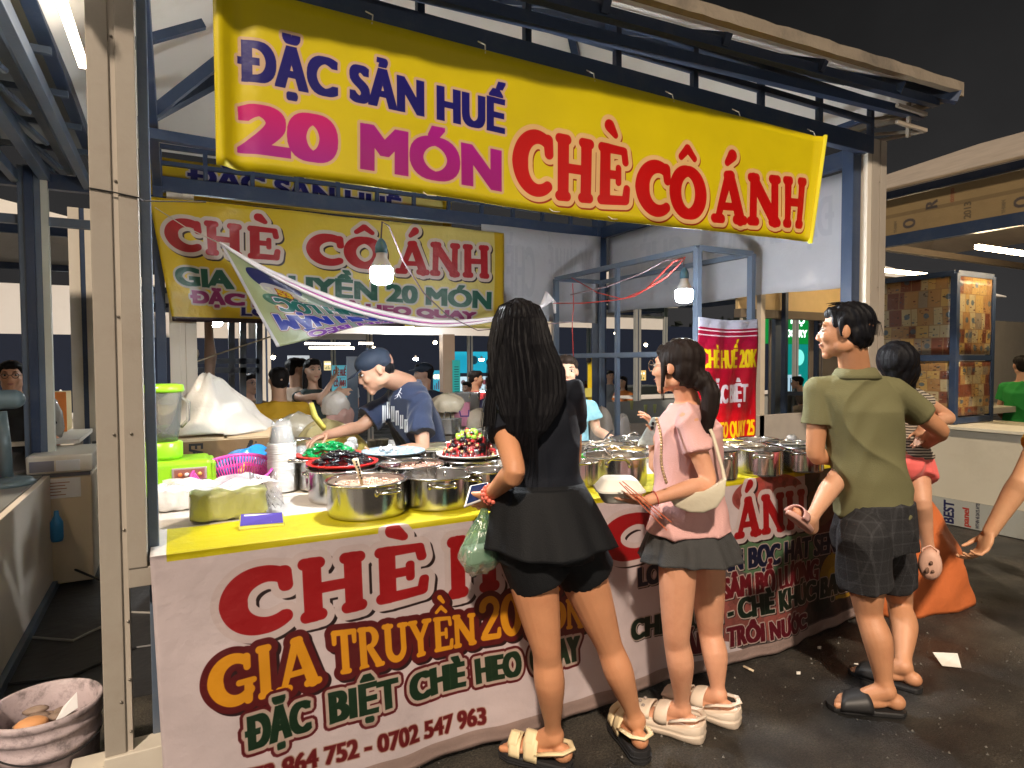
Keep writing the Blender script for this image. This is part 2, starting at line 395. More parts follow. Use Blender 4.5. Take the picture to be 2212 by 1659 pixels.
# a fat rounded slab letter face of our own: every stroke is a run of discs
# ('l', x0,y0,x1,y1,r0,r1) line; ('a', cx,cy,rx,ry,deg0,deg1,r0,rmid,r1) arc; unit = cap height
def _stem(x, a=0.0, b=1.0, r=.105, s=.15):
    return [('l', x, a+.1, x, b-.1, r, r), ('l', x-s*.55, a+.075, x+s*.55, a+.075, .075, .075), ('l', x-s*.55, b-.075, x+s*.55, b-.075, .075, .075)]
SLAB = {
 'C': (.86, [('a', .5, .5, .37, .38, 55, 305, .09, .15, .08), ('l', .72, .86, .74, .66, .085, .075)]),
 'G': (.90, [('a', .5, .5, .37, .38, 55, 320, .09, .15, .09), ('l', .74, .86, .75, .68, .08, .065), ('l', .74, .08, .76, .36, .08, .08), ('l', .58, .42, .86, .42, .06, .06)]),
 'H': (1.0, _stem(.24)+_stem(.76)+[('l', .24, .5, .76, .5, .07, .07)]),
 'E': (.84, _stem(.26)+[('l', .26, .925, .72, .925, .075, .06), ('l', .72, .92, .75, .74, .06, .06), ('l', .26, .5, .56, .5, .065, .065), ('l', .58, .62, .58, .38, .05, .05), ('l', .26, .075, .74, .075, .075, .07), ('l', .75, .08, .78, .28, .07, .06)]),
 'O': (.96, [('a', .48, .5, .34, .38, 0, 360, .14, .09, .14)]),
 '0': (.80, [('a', .40, .5, .27, .40, 0, 360, .12, .10, .12)]),
 'Q': (.96, [('a', .48, .5, .34, .38, 0, 360, .14, .09, .14), ('l', .5, .2, .8, -.05, .08, .1)]),
 'N': (1.04, _stem(.22, r=.085)+_stem(.82, 0.0, 1.0, r=.085)+[('l', .22, .9, .82, .1, .11, .12)]),
 'A': (1.0, [('l', .18, .09, .47, .88, .06, .09), ('l', .53, .88, .80, .09, .10, .12), ('l', .3, .32, .68, .32, .06, .06), ('l', .08, .075, .28, .075, .075, .075), ('l', .68, .075, .92, .075, .075, .075), ('l', .44, .92, .54, .92, .08, .09)]),
 'I': (.50, _stem(.25)),
 'T': (.86, [('l', .43, .1, .43, .9, .105, .105), ('l', .33, .075, .53, .075, .075, .075), ('l', .1, .92, .76, .92, .08, .08), ('l', .1, .92, .1, .7, .07, .06), ('l', .76, .92, .76, .7, .07, .06)]),
 'R': (.96, _stem(.24)+[('a', .46, .72, .22, .2, -95, 95, .07, .11, .07), ('l', .24, .92, .5, .92, .07, .07), ('l', .46, .5, .74, .12, .09, .11), ('l', .7, .075, .88, .075, .075, .07)]),
 'U': (.98, [('l', .22, .92, .22, .4, .105, .105), ('l', .76, .92, .76, .4, .09, .09), ('a', .49, .38, .27, .27, 180, 360, .105, .11, .09), ('l', .1, .925, .34, .925, .075, .075), ('l', .64, .925, .88, .925, .075, .075)]),
 'Y': (.96, [('l', .2, .9, .48, .45, .10, .10), ('l', .76, .9, .48, .45, .085, .085), ('l', .48, .45, .48, .1, .105, .105), ('l', .38, .075, .58, .075, .075, .075), ('l', .1, .925, .32, .925, .075, .075), ('l', .64, .925, .86, .925, .075, .075)]),
 'M': (1.22, _stem(.2, r=.085)+_stem(1.02, r=.105)+[('l', .2, .9, .6, .25, .1, .09), ('l', 1.02, .9, .6, .25, .08, .08)]),
 '2': (.82, [('a', .40, .72, .24, .19, -30, 185, .08, .10, .10), ('l', .6, .58, .2, .16, .09, .08), ('l', .17, .09, .66, .09, .09, .08), ('l', .68, .1, .7, .24, .07, .05)]),
 ' ': (.42, []),
}
MARK = {
 'grave': [('l', .42, 1.30, .56, 1.17, .105, .05)], 'acute': [('l', .56, 1.32, .42, 1.17, .10, .05)],
 'circ': [('l', .3, 1.12, .48, 1.28, .05, .07), ('l', .66, 1.12, .48, 1.28, .05, .07)],
 'circgrave': [('l', .3, 1.12, .48, 1.26, .05, .06), ('l', .66, 1.12, .48, 1.26, .05, .06), ('l', .44, 1.54, .58, 1.40, .08, .05)],
}
DEC = {'È': ('E', 'grave'), 'Ô': ('O', 'circ'), 'Á': ('A', 'acute'), 'Ó': ('O', 'acute'), 'Ế': ('E', 'circgrave'), 'Ề': ('E', 'circgrave')}
def slab_mask(A, s, quad, grow=0.0, tight=.0):
    xl, ybl, ytl, xr, ybr, ytr = quad
    glyphs = []; w = 0
    for ch in s:
        b, mk = DEC.get(ch, (ch, None))
        gw, st = SLAB[b]
        st = list(st)
        if mk: st += [(q[0], q[1]+(gw/2-.48), q[2], q[3]+(gw/2-.48), q[4], q[5], q[6]) for q in MARK[mk]]
        glyphs.append((w, st)); w += gw-tight
    m = A.mask(); tot = w
    for x0, st in glyphs:
        for q in st:
            pts = []
            if q[0] == 'l':
                n = 34
                for i in range(n+1):
                    t = i/n; pts.append((q[1]+(q[3]-q[1])*t, q[2]+(q[4]-q[2])*t, q[5]+(q[6]-q[5])*t))
            else:
                n = 80
                for i in range(n+1):
                    t = i/n; a = math.radians(q[5]+(q[6]-q[5])*t)
                    if q[6]-q[5] >= 359: r = q[8]+(q[7]-q[8])*abs(math.cos(a))
                    else: r = q[7]+(q[8]-q[7])*t*2 if t < .5 else q[8]+(q[9]-q[8])*(t-.5)*2
                    pts.append((q[1]+q[3]*math.cos(a), q[2]+q[4]*math.sin(a), r))
            for (px, py, r) in pts:
                u = (x0+px)/tot
                yb = ybl+(ybr-ybl)*u; yt = ytl+(ytr-ytl)*u; h = yt-yb
                sx = (xr-xl)/tot/h
                # discs squeezed sideways with the letters: draw as several discs
                X = xl+(xr-xl)*u; Yp = yb+h*py; R = r*h
                if sx >= 1.12:
                    A.disc(m, X-R*(sx-1)*.8, Yp, R+grow); A.disc(m, X+R*(sx-1)*.8, Yp, R+grow); A.disc(m, X, Yp, R+grow)
                else: A.disc(m, X, Yp, R*min(1, max(.72, sx))+grow)
    return m

def to_image(name, A):
    im = bpy.data.images.new(name, A.W, A.H, alpha=False)
    buf = np.ones((A.H, A.W, 4), np.float32); buf[..., :3] = np.clip(A.img, 0, 1)
    im.pixels.foreach_set(buf.ravel()); im.pack(); im.update()
    return im
# ================================================================== THE SETTING
def ground_mat():
    m = bpy.data.materials.new('asphalt'); m.use_nodes = True; t = m.node_tree; b = t.nodes['Principled BSDF']
    c = t.nodes.new('ShaderNodeTexCoord')
    def noise(sc, det=8, ro=.6):
        n = t.nodes.new('ShaderNodeTexNoise'); n.inputs['Scale'].default_value = sc; n.inputs['Detail'].default_value = det; n.inputs['Roughness'].default_value = ro
        t.links.new(c.outputs['Object'], n.inputs[0]); return n.outputs[0]
    def ramp(i, p0, c0, p1, c1):
        r = t.nodes.new('ShaderNodeValToRGB'); r.color_ramp.elements[0].position = p0; r.color_ramp.elements[0].color = (*c0, 1)
        r.color_ramp.elements[1].position = p1; r.color_ramp.elements[1].color = (*c1, 1); t.links.new(i, r.inputs[0]); return r.outputs[0]
    a = ramp(noise(2.2), .35, (.013, .013, .013), .7, (.060, .056, .050))
    g = ramp(noise(120, 3), .4, (.45, .45, .45), .75, (2.2, 2.1, 1.9))
    x = t.nodes.new('ShaderNodeMix'); x.data_type = 'RGBA'; x.blend_type = 'MULTIPLY'; x.inputs[0].default_value = 1; t.links.new(a, x.inputs[6]); t.links.new(g, x.inputs[7])
    big = ramp(noise(.55, 6, .7), .38, (.55, .55, .56), .62, (1.35, 1.3, 1.2)); x2 = t.nodes.new('ShaderNodeMix'); x2.data_type = 'RGBA'; x2.blend_type = 'MULTIPLY'; x2.inputs[0].default_value = 1; t.links.new(x.outputs[2], x2.inputs[6]); t.links.new(big, x2.inputs[7]); x = x2
    vo = t.nodes.new('ShaderNodeTexVoronoi'); vo.inputs['Scale'].default_value = 70; t.links.new(c.outputs['Object'], vo.inputs[0])
    sp_ = t.nodes.new('ShaderNodeMath'); sp_.operation = 'LESS_THAN'; sp_.inputs[1].default_value = .12; t.links.new(vo.outputs['Distance'], sp_.inputs[0])
    rr = t.nodes.new('ShaderNodeMath'); rr.operation = 'GREATER_THAN'; rr.inputs[1].default_value = .86; sx = t.nodes.new('ShaderNodeSeparateColor'); t.links.new(vo.outputs['Color'], sx.inputs[0]); t.links.new(sx.outputs[0], rr.inputs[0])
    mm = t.nodes.new('ShaderNodeMath'); mm.operation = 'MULTIPLY'; t.links.new(sp_.outputs[0], mm.inputs[0]); t.links.new(rr.outputs[0], mm.inputs[1])
    y = t.nodes.new('ShaderNodeMix'); y.data_type = 'RGBA'; t.links.new(mm.outputs[0], y.inputs[0]); t.links.new(x.outputs[2], y.inputs[6]); y.inputs[7].default_value = (.14, .13, .11, 1)
    t.links.new(y.outputs[2], b.inputs['Base Color'])
    ro = t.nodes.new('ShaderNodeMapRange'); ro.inputs[1].default_value = .4; ro.inputs[2].default_value = .65; ro.inputs[3].default_value = .28; ro.inputs[4].default_value = .8; t.links.new(noise(1.3, 5), ro.inputs[0]); t.links.new(ro.outputs[0], b.inputs['Roughness'])
    bp = t.nodes.new('ShaderNodeBump'); bp.inputs['Strength'].default_value = .75; bp.inputs['Distance'].default_value = .012; t.links.new(noise(95, 5, .7), bp.inputs['Height']); t.links.new(bp.outputs[0], b.inputs['Normal'])
    return m
g = M(); 
def gz(u, v):
    x, y = -60+130*u, -40+120*v
    return (x, y, 0)
g.grid(gz, 4, 4)
tag(part('ground', g, ground_mat()), kind='structure')
# stones and crumbs scattered on the asphalt
gr = M()
for k in range(1200):
    x, y = random.uniform(-.8, 5.5), random.uniform(.4, 2.9)
    s = random.choice([.002, .003, .003, .004, .006]); 
    gr.add([(x-s, y, .0), (x, y-s*1.3, 0), (x+s, y, 0), (x, y+s, 0), (x+s*.2, y, s*1.2)], [(0, 1, 4), (1, 2, 4), (2, 3, 4), (3, 0, 4)])
tag(part('gravel', gr, mat('grit', (.13, .125, .11), .8, var=.8, scale=60)), 'small grit and crumbs strewn over the dark asphalt', 'gravel', kind='stuff')

# ------------------------------------------------------------------ main stall frame
X0, X1, YF, YB = -.205, 3.65, 2.2, 4.85        # outer left, outer right, front, back
stall = thing('market_stall', 'dessert stall with dark steel frame, pale clad posts and white sheet roof', 'market stall', (1.7, 3.5, 0))
def clad_post(par, x0, x1, y0, y1, z0, z1, m, chan=True, screws=(), name='post_cladding', strip='center_strip'):
    """sandwich-panel cladding with a shallow channel up its middle"""
    p = M(); w = x1-x0; a, b = x0+w*.40, x0+w*.58
    p.box((x0, y0, z0), (a, y1, z1)); p.box((b, y0, z0), (x1, y1, z1))
    o = part(name, p, m, par, bevel=.003)
    q = M(); q.box((a-.001, y0+.007, z0), (b+.001, y1-.004, z1)); part(strip, q, m, par)
    for (sx, sz) in screws:
        s = M(); s.ell((sx, y0-.001, sz), (.0045, .003, .0045), n=8, m=5); part('screw', s, mat('screw', (.25, .23, .2), .35, .8), par)
# front left: tall left half, right half stopping under the counter
p = M(); p.box((-.205, 2.2, .30), (-.150, 2.27, 2.76)); part('post_cladding', p, BEIGE, stall, bevel=.003)
p = M(); p.box((-.151, 2.208, .30), (-.133, 2.27, 2.76)); part('center_strip', p, mat('strip_beige', (.45, .40, .34), .4, 0, .1, 4, dirt=.3, dirtcol=(.25, .2, .16)), stall)
p = M(); p.box((-.134, 2.2, .86), (-.083, 2.27, 2.76)); part('post_cladding', p, BEIGE, stall, bevel=.003)
for sx, sz in ((-.142, 2.44), (-.142, 1.62), (-.160, 1.27), (-.116, 1.27), (-.142, .98), (-.137, .70), (-.137, .52), (-.137, .36), (-.16, .46), (-.14, 2.02)):
    s = M(); s.ell((sx, 2.198 if abs(sx+.142) > .01 else 2.206, sz), (.0045, .004, .0045), n=8, m=5); part('screw', s, mat('screw', (.25, .23, .2), .35, .8), stall)
# thin wire round the post
w = M(); w.tube([(-.207, 2.197, 1.99), (-.15, 2.196, 1.985), (-.081, 2.196, 1.976), (-.07, 2.23, 1.975), (.1, 2.2, 1.985)], .0022, 6); part('tie_wire', w, BLACK, stall)
# front right: clad post with a pale return
clad_post(stall, 3.515, 3.65, 2.2, 2.32, .0, 2.74, BEIGE, screws=((3.58, 2.5), (3.58, 1.9), (3.58, 1.2)))
p = M(); p.box((3.475, 2.203, 0), (3.514, 2.30, 2.70)); part('post_return', p, BEIGE2, stall, bevel=.002)
p = M(); p.box((3.40, 2.24, 0), (3.474, 2.31, 2.72)); part('steel_post', p, STEEL, stall, bevel=.004)
p = M(); p.box((-.082, 2.272, 0), (-.052, 2.31, 2.76)); part('steel_post', p, STEELG, stall, bevel=.004)
# back posts
p = M(); p.box((-.10, 4.80, 0), (-.04, 4.86, 2.9)); part('steel_post', p, STEEL, stall, bevel=.004)
clad_post(stall, -.02, .145, 4.83, 4.90, 0, 2.7, BEIGE2)
p = M(); p.box((3.50, 4.80, 0), (3.60, 4.90, 2.9)); part('steel_post', p, STEEL, stall, bevel=.004)
# sill panel at the foot of the left post
p = M(); p.box((-.207, 2.19, 0), (-.02, 2.28, .30)); part('sill_panel', p, BEIGE2, stall, bevel=.003)
p = M(); p.box((-.134, 2.205, .80), (-.02, 2.26, .86)); part('sill_panel', p, BEIGE, stall, bevel=.003)
# counter body: table top and panels behind the cloth
p = M(); p.box((-.06, 2.17, .86), (3.42, 3.36, .895)); part('counter_top', p, BEIGE2, stall, bevel=.004)
p = M(); p.box((-.02, 2.20, .05), (3.40, 2.23, .859)); part('counter_front', p, BEIGE2, stall)
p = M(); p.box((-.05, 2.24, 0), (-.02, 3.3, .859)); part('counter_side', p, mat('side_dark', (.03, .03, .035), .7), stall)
p = M(); p.box((3.40, 2.24, 0), (3.43, 3.3, .859)); part('counter_side', p, BEIGE2, stall)
# trusses: heavy lower beam, two light chords, uprights
def truss(y, zb, w=.05, n=9, xa=-.08, xb=3.52, h=(.0, .14, .25), tilt=0):
    b = M(); b.bar((xa, y, zb), (xb, y, zb+tilt), w, .10); part('beam', b, STEEL, stall, bevel=.004)
    for dz in h[1:]:
        b = M(); b.bar((xa, y, zb+dz), (xb, y, zb+dz+tilt), .03, .028); part('chord', b, STEEL, stall)
    for k in range(n+1):
        x = xa+(xb-xa)*k/n
        b = M(); b.bar((x, y, zb+.05), (x, y, zb+h[-1]), .028); part('upright', b, STEEL, stall)
truss(2.22, 2.70, n=8)
truss(4.84, 2.68, n=12)
b = M(); b.bar((-.07, 2.3, 2.70), (-.07, 4.8, 2.70), .05, .09); part('beam', b, STEEL, stall, bevel=.004)
b = M(); b.bar((3.56, 2.3, 2.68), (3.56, 4.8, 2.68), .05, .10); part('beam', b, STEEL, stall, bevel=.004)
b = M(); b.bar((3.56, 2.3, 2.88), (3.56, 4.8, 2.88), .03, .03); part('chord', b, STEEL, stall)
# roof: four pale sheets rising to a ridge on dark rafters, with an overhanging edge
EV = [(-.45, 1.93, 2.80), (3.85, 1.93, 2.975), (3.95, 5.2, 3.0), (-.45, 5.2, 3.0)]
RG = [(1.2, 3.6, 3.75), (2.4, 3.6, 3.75)]
def roof_face(vs, k):
    m_ = M(); n = len(vs); up = [(v[0], v[1], v[2]+.03) for v in vs]
    m_.add(list(vs)+up, [tuple(range(n)), tuple(range(2*n-1, n-1, -1))]+[(i, i+n, (i+1) % n+n, (i+1) % n) for i in range(n)])
    part('roof_sheet', m_, SHEET, stall)
roof_face([EV[0], EV[1], RG[1], RG[0]], 0); roof_face([EV[1], EV[2], RG[1]], 1)
roof_face([EV[2], EV[3], RG[0], RG[1]], 2); roof_face([EV[3], EV[0], RG[0]], 3)
def under(p, dz=.05): return (p[0], p[1], p[2]-dz)
for a, b_ in ((EV[0], RG[0]), (EV[1], RG[1]), (EV[2], RG[1]), (EV[3], RG[0]), (RG[0], RG[1])):
    b = M(); b.bar(under(a, .045), under(b_, .045), .05, .06); part('rafter', b, STEEL, stall)
for t in (.15, .3, .45, .6, .75, .9):                 # front slope rafters and purlins
    x = EV[0][0]+(EV[1][0]-EV[0][0])*t; z = EV[0][2]+(EV[1][2]-EV[0][2])*t
    b = M(); b.bar((x, 1.98, z-.04), (min(max(x, RG[0][0]), RG[1][0]), 3.6, 3.70), .035, .05); part('rafter', b, STEEL, stall)
for t in (.25, .55):
    a = V(EV[0]).lerp(V(RG[0]), t); c = V(EV[1]).lerp(V(RG[1]), t)
    b = M(); b.bar(under(a, .06), under(c, .06), .035, .04); part('purlin', b, STEEL, stall)
for y, dz in ((2.02, .045), (2.10, .09)):
    b = M(); b.bar((-.4, y, 2.80-dz), (3.80, y, 2.97-dz), .04, .045); part('purlin', b, STEEL, stall)
# ragged pale edge profile along the eave
e = M()
N = 60; lo = []; 
for i in range(N+1):
    t = i/N; x = -.47+(3.87+.47)*t; z = 2.80+(2.972-2.80)*t; j = random.uniform(-.004, .004)
    lo.append([V((x, 1.915+j, z-.012)), V((x, 1.95, z-.014)), V((x, 1.95, z+.033+j)), V((x, 1.912, z+.036+random.uniform(0, .008)))])
e.ring(lo); part('eave_edge', e, mat('eave', (.26, .22, .17), .6, 0, .3, 5, .2, 60, dirt=.8, dirtcol=(.08, .075, .07)), stall)
e = M(); e.bar((3.87, 1.92, 2.975), (3.96, 5.2, 3.0), .03, .07); part('eave_edge', e, mat('eave', (.4, .33, .24)), stall)
# little brackets at the right end of the truss
for z in (2.78, 2.87):
    b = M(); b.bar((3.50, 2.06, z), (3.78, 2.06, z), .018); b.bar((3.78, 2.06, z), (3.70, 2.3, z), .018); b.bar((3.5, 2.3, z), (3.78, 2.06, z), .014); part('bracket', b, mat('bracket', (.35, .30, .24), .5), stall)
b = M(); b.bar((3.68, 2.1, 2.74), (3.68, 2.1, 2.93), .018); part('bracket', b, mat('bracket', (.3, .3, .3)), stall)
# brace in the left gable
b = M(); b.bar(at(300, 268, Y=3.6), at(560, 62, Y=3.6), .045, .05); part('brace', b, STEEL, stall)
b = M(); b.bar(at(296, 285, Y=3.6), at(700, 352, Y=3.6), .045, .05); part('beam', b, STEEL, stall)
b = M(); b.bar(at(250, 105, Y=3.0), at(440, 52, Y=3.0), .03, .035); part('brace', b, STEEL, stall)
# pale gable cloth behind the braces
m_ = M(); m_.grid(lambda u, v: (-.2+3.4*u, 5.08-.02*math.sin(9*u), 2.98+.5*v), 12, 4); part('gable_sheet', m_, SHEET, stall, smooth=True, solid=.004)

# ------------------------------------------------------------------ right side awning sheet with ghost lettering
A = Art(0, 0, 2.6, .75, 300, (.72, .73, .76))
for s_, q in (('ĐẶC SẢN HUẾ', (.15, .36, .62, 1.2, .36, .62)), ('CHÈ', (1.5, .2, .6, 2.1, .2, .6))):
    mk = text_mask(A, s_, q, .06); A.paint(mk[:, ::-1], (.62, .63, .68), .35)
SIDE = printed('awning_print', to_image('awning_art', A), .5, translucent=.15, bump=.35)
m_ = M(); m_.grid(lambda u, v: (3.60+.012*math.sin(7*u+2*v)+.006*math.sin(23*u), 4.78-2.42*u, 1.93+.70*v+.008*math.sin(11*u)), 40, 8)
single('side_awning', m_, SIDE, 'white side awning sheet with faint reversed lettering, hung along the right side of the stall', 'awning', smooth=True, solid=.003)
m_ = M(); m_.grid(lambda u, v: (2.30+1.22*u, 4.80+.012*math.sin(8*u+3*v), 1.84+.80*v), 20, 6)
single('side_awning', m_, SIDE, 'white rear awning sheet hanging behind the steel display rack', 'awning', smooth=True, solid=.003)

# ------------------------------------------------------------------ the yellow name banner over the counter
YEL = (.82, .75, .04)
A = Art(.128, 2.088, 2.995, 2.655, 800, YEL)
CRM = (.86, .70, .48)
yy = np.linspace(0, 1, A.H)[:, None, None]
A.img = A.img*(1-.0*yy)
m = text_mask(A, 'ĐẶC SẢN HUẾ', (.195, 2.368, 2.497, 1.135, 2.360, 2.480), .085, space=1.06); A.paint(dilate(m, 8), (.80, .68, .55)); A.grad(m, (.05, .035, .40), (.10, .06, .45))
m = text_mask(A, '20', (.19, 2.143, 2.298, .50, 2.143, 2.298), .10); A.paint(dilate(m, 8), (.80, .68, .50)); A.grad(m, (.62, .06, .52), (.78, .04, .42))
m = text_mask(A, 'MÓN', (.575, 2.142, 2.297, 1.12, 2.141, 2.295), .09, space=1.05); A.paint(dilate(m, 8), (.80, .68, .50)); A.grad(m, (.60, .05, .45), (.66, .06, .55))
for s_, q in (('CHÈ', (1.175, 2.130, 2.41, 1.715, 2.160, 2.40)), ('CÔ', (1.765, 2.120, 2.37, 2.16, 2.125, 2.38)), ('ÁNH', (2.20, 2.130, 2.37, 2.91, 2.155, 2.42))):
    m = slab_mask(A, s_, q, .024, tight=.05); A.paint(shift(m, 3, -5), (.55, .12, .02)); A.paint(m, CRM); A.paint(slab_mask(A, s_, q, .004, tight=.05), (.72, .025, .02))
BAN = printed('banner_print', to_image('banner_art', A), .38, bump=.12)
def bn(u, v):
    x = .128+2.867*u-(.10*(1-v)*max(0, (u-.9)/.1)); z = 2.088+(.562-.010*u)*v
    y = 2.150+.010*math.sin(PI*2*u)*(1-v)+(.005*math.sin(17*u+3*v)+.0025*math.sin(41*u-4*v))*(1.1-v)
    y += .018*math.exp(-((u-.025)/.012)**2)-.014*math.exp(-((u-.006)/.006)**2)-.02*max(0, (u-.98)/.02)
    z += .006*math.sin(9*u)*(1-v)-.010*math.sin(PI*u)*(1-v)
    return (x, y, z)
m_ = M(); m_.grid(bn, 200, 16)
ban = thing('banner', 'long yellow banner reading 20 MÓN CHÈ CÔ ÁNH under the front roof edge', 'banner', (1.5, 2.15, 2.088))
part('printed_sheet', m_, BAN, ban, smooth=True, solid=.002)
for x in (.15, .62, 1.05, 1.55, 1.98, 2.4, 2.95):
    w = M(); zz = 2.088+(.562-.01*(x-.13)/2.87); w.tube([(x, 2.148, zz-.012), (x+.01, 2.17, zz+.03), (x-.008, 2.195, zz+.05)], .0025, 6); part('tie_string', w, mat('string', (.7, .65, .55), .8), ban)
for x in (1.33, 1.62, .8):
    w = M(); w.tube([(x, 2.15, 2.09), (x+.012, 2.14, 2.078), (x+.03, 2.145, 2.080), (x+.05, 2.15, 2.083)], .0016, 5); part('tie_string', w, mat('string', (.7, .65, .55)), ban)
e = M(); e.tube([(2.885, 2.128, 2.083), (2.94, 2.128, 2.36), (2.998, 2.130, 2.645)], .011, 8); part('rolled_edge', e, mat('banner_yellow', YEL, .4), ban)

# ------------------------------------------------------------------ counter cloth
A = Art(-.075, 0, 3.44, 1.6, 640, (.74, .69, .70))       # y: 0..0.905 front, above = lying on the table
A.rect(-.03, .868, 3.44, 1.24, (.72, .68, .02)); A.rect(-.075, .90, -.03, 1.6, (.80, .78, .76)); A.rect(-.075, 1.24, 3.44, 1.6, (.78, .76, .74))
# food pictures on the right
def blob(cx, cy, rx, ry, col, n=40, s=.03, jit=.3):
    A.paint(A.ell(cx, cy, rx, ry), col, .9)
    for k in range(n):
        a = random.uniform(0, 2*PI); r = math.sqrt(random.random())
        f = random.uniform(1-jit, 1+jit); A.dot(cx+rx*r*math.cos(a)*.9, cy+ry*r*math.sin(a)*.9, s*random.uniform(.4, 1), [min(1, c_*f) for c_ in col], .8)
m0 = A.ell(3.15, .30, .95, .38); A.paint(np.clip(dilate(m0, 2), 0, 1), (.16, .12, .11), .75)
A.rect(2.9, 0.07, 3.44, .875, (.15, .11, .10), .85)
blob(2.62, .80, .26, .10, (.52, .22, .20), 80, .02); blob(3.20, .78, .22, .14, (.16, .12, .09), 30, .03)
blob(2.72, .53, .38, .15, (.30, .42, .30), 40, .05, .12); blob(2.55, .24, .42, .15, (.45, .24, .22), 50, .05, .2)
blob(3.28, .30, .25, .16, (.62, .50, .12), 20, .05, .08); blob(3.10, .52, .14, .10, (.28, .05, .05), 40, .02)
blob(3.05, .18, .10, .07, (.09, .08, .07), 20, .02); blob(3.0, .68, .16, .1, (.36, .22, .14), 40, .02)
A.rect(-.075, 0, 3.44, .062, (.58, .50, .48))
DRK = (.10, .03, .04)
def bigred(s_, q, o=.024):
    m = slab_mask(A, s_, q, o, tight=.04); A.paint(shift(m, 9, -8), DRK); A.paint(dilate(m, 3), (.72, .66, .66)); A.paint(slab_mask(A, s_, q, .004, tight=.04), (.55, .03, .06))
bigred('CHÈ', (.11, .585, .81, .79, .62, .81)); bigred('HUẾ', (.86, .575, .81, 1.52, .60, .83)); bigred('CÔ', (1.585, .59, .80, 2.22, .60, .80)); bigred('ÁNH', (2.38, .60, .80, 2.90, .60, .795))
m = slab_mask(A, 'GIA', (.055, .385, .555, .40, .385, .56), .022, tight=.06); gm = [(('GIA'), (.06, .385, .555, .395, .385, .56)), ('TRUYỀN', (.44, .395, .555, .985, .38, .505)), ('20', (.995, .385, .565, 1.175, .38, .56)), ('MÓN', (1.20, .37, .50, 1.475, .345, .48))]
for s_, q in gm: m = slab_mask(A, s_, q, .022, tight=.06); A.paint(shift(m, 6, -6), (.12, .015, .03)); A.paint(m, (.30, .02, .04))
for s_, q in gm: A.paint(slab_mask(A, s_, q, .001, tight=.06), (.78, .53, .08))
for s_, q in (('ĐẶC', (.155, .238, .345, .36, .240, .345)), ('BIỆT', (.42, .240, .345, .665, .240, .340)), ('CHÈ', (.705, .238, .335, .93, .235, .33)), ('HEO', (.97, .232, .325, 1.165, .228, .325)), ('QUAY', (1.205, .220, .325, 1.455, .212, .318))):
    m = text_mask(A, s_, q, .10, space=1.06); A.paint(dilate(m, 13), (.30, .02, .05)); A.paint(dilate(m, 7), (.66, .58, .54)); A.paint(m, (.02, .14, .06))
for s_, q in (('0773 864 752 - 0702 547 963', (.085, .125, .185, 1.0, .075, .140)),):
    m = text_mask(A, s_, q, .08); A.paint(dilate(m, 2), (.62, .5, .45)); A.paint(m, (.36, .05, .07))
for s_, q, cl in (('LONG NHÃN BỌC HẠT SEN', (1.776, .468, .552, 3.165, .420, .535), (.02, .04, .15)), ('THẠCH SÂM BỔ LƯỢNG', (1.92, .34, .425, 3.02, .285, .405), (.34, .015, .07)),
                  ('CHÈ BƯỞI - CHÈ KHÚC BẠCH', (1.725, .235, .325, 3.36, .172, .285), (.015, .09, .04)), ('BÁNH TRÔI NƯỚC', (1.98, .105, .21, 2.91, .055, .135), (.30, .015, .08))):
    m = text_mask(A, s_, q, .11, space=1.04); A.paint(shift(dilate(m, 3), 3, -3), (.05, .04, .04)); A.paint(dilate(m, 4), (.62, .55, .52)); A.paint(m, cl)
CLOTHM = printed('cloth_print', to_image('cloth_art', A), .5, bump=.3, flat_dirt=.2)
def cl(u, v):
    x = -.075+3.515*u; s = v*1.6            # s runs up the front then over the table edge
    if s < .895:
        z = s+.012; t = 1-s/.895
        y = 2.160-.006-.016*t*(math.sin(5*x+1)+.6*math.sin(12.3*x))-.010*t*math.sin(3*x)*1.0
        y += .0035*math.sin(33*x+7*math.sin(3*s))*t+.004*math.sin(9*s+4*x)-.05*t*t*(math.exp(-((x-.9)/1.6)**2))
        dx = .022*(t)*(1-u)*1.2
        if s < .03: y += .004
        z += .012*math.sin(2.2*x)*t+.018*max(0, math.sin(1.4*x-1))*t
        return (x+dx*0+.03*t*(1-u), y, z)
    s2 = s-.895; r = .012
    if s2 < .02:
        a = s2/.02*PI/2; return (x, 2.154+r*(1-math.cos(a)), .907-r+r*math.sin(a)-.0)
    return (x, 2.166+(s2-.02), .9005+.0015*math.sin(20*x+9*s2))
m_ = M(); m_.grid(cl, 260, 110)
cc = single('counter_cloth', m_, CLOTHM, 'printed vinyl cloth reading CHÈ HUẾ CÔ ÁNH, draped over the counter down to the asphalt', 'tablecloth', smooth=True, solid=.0016)
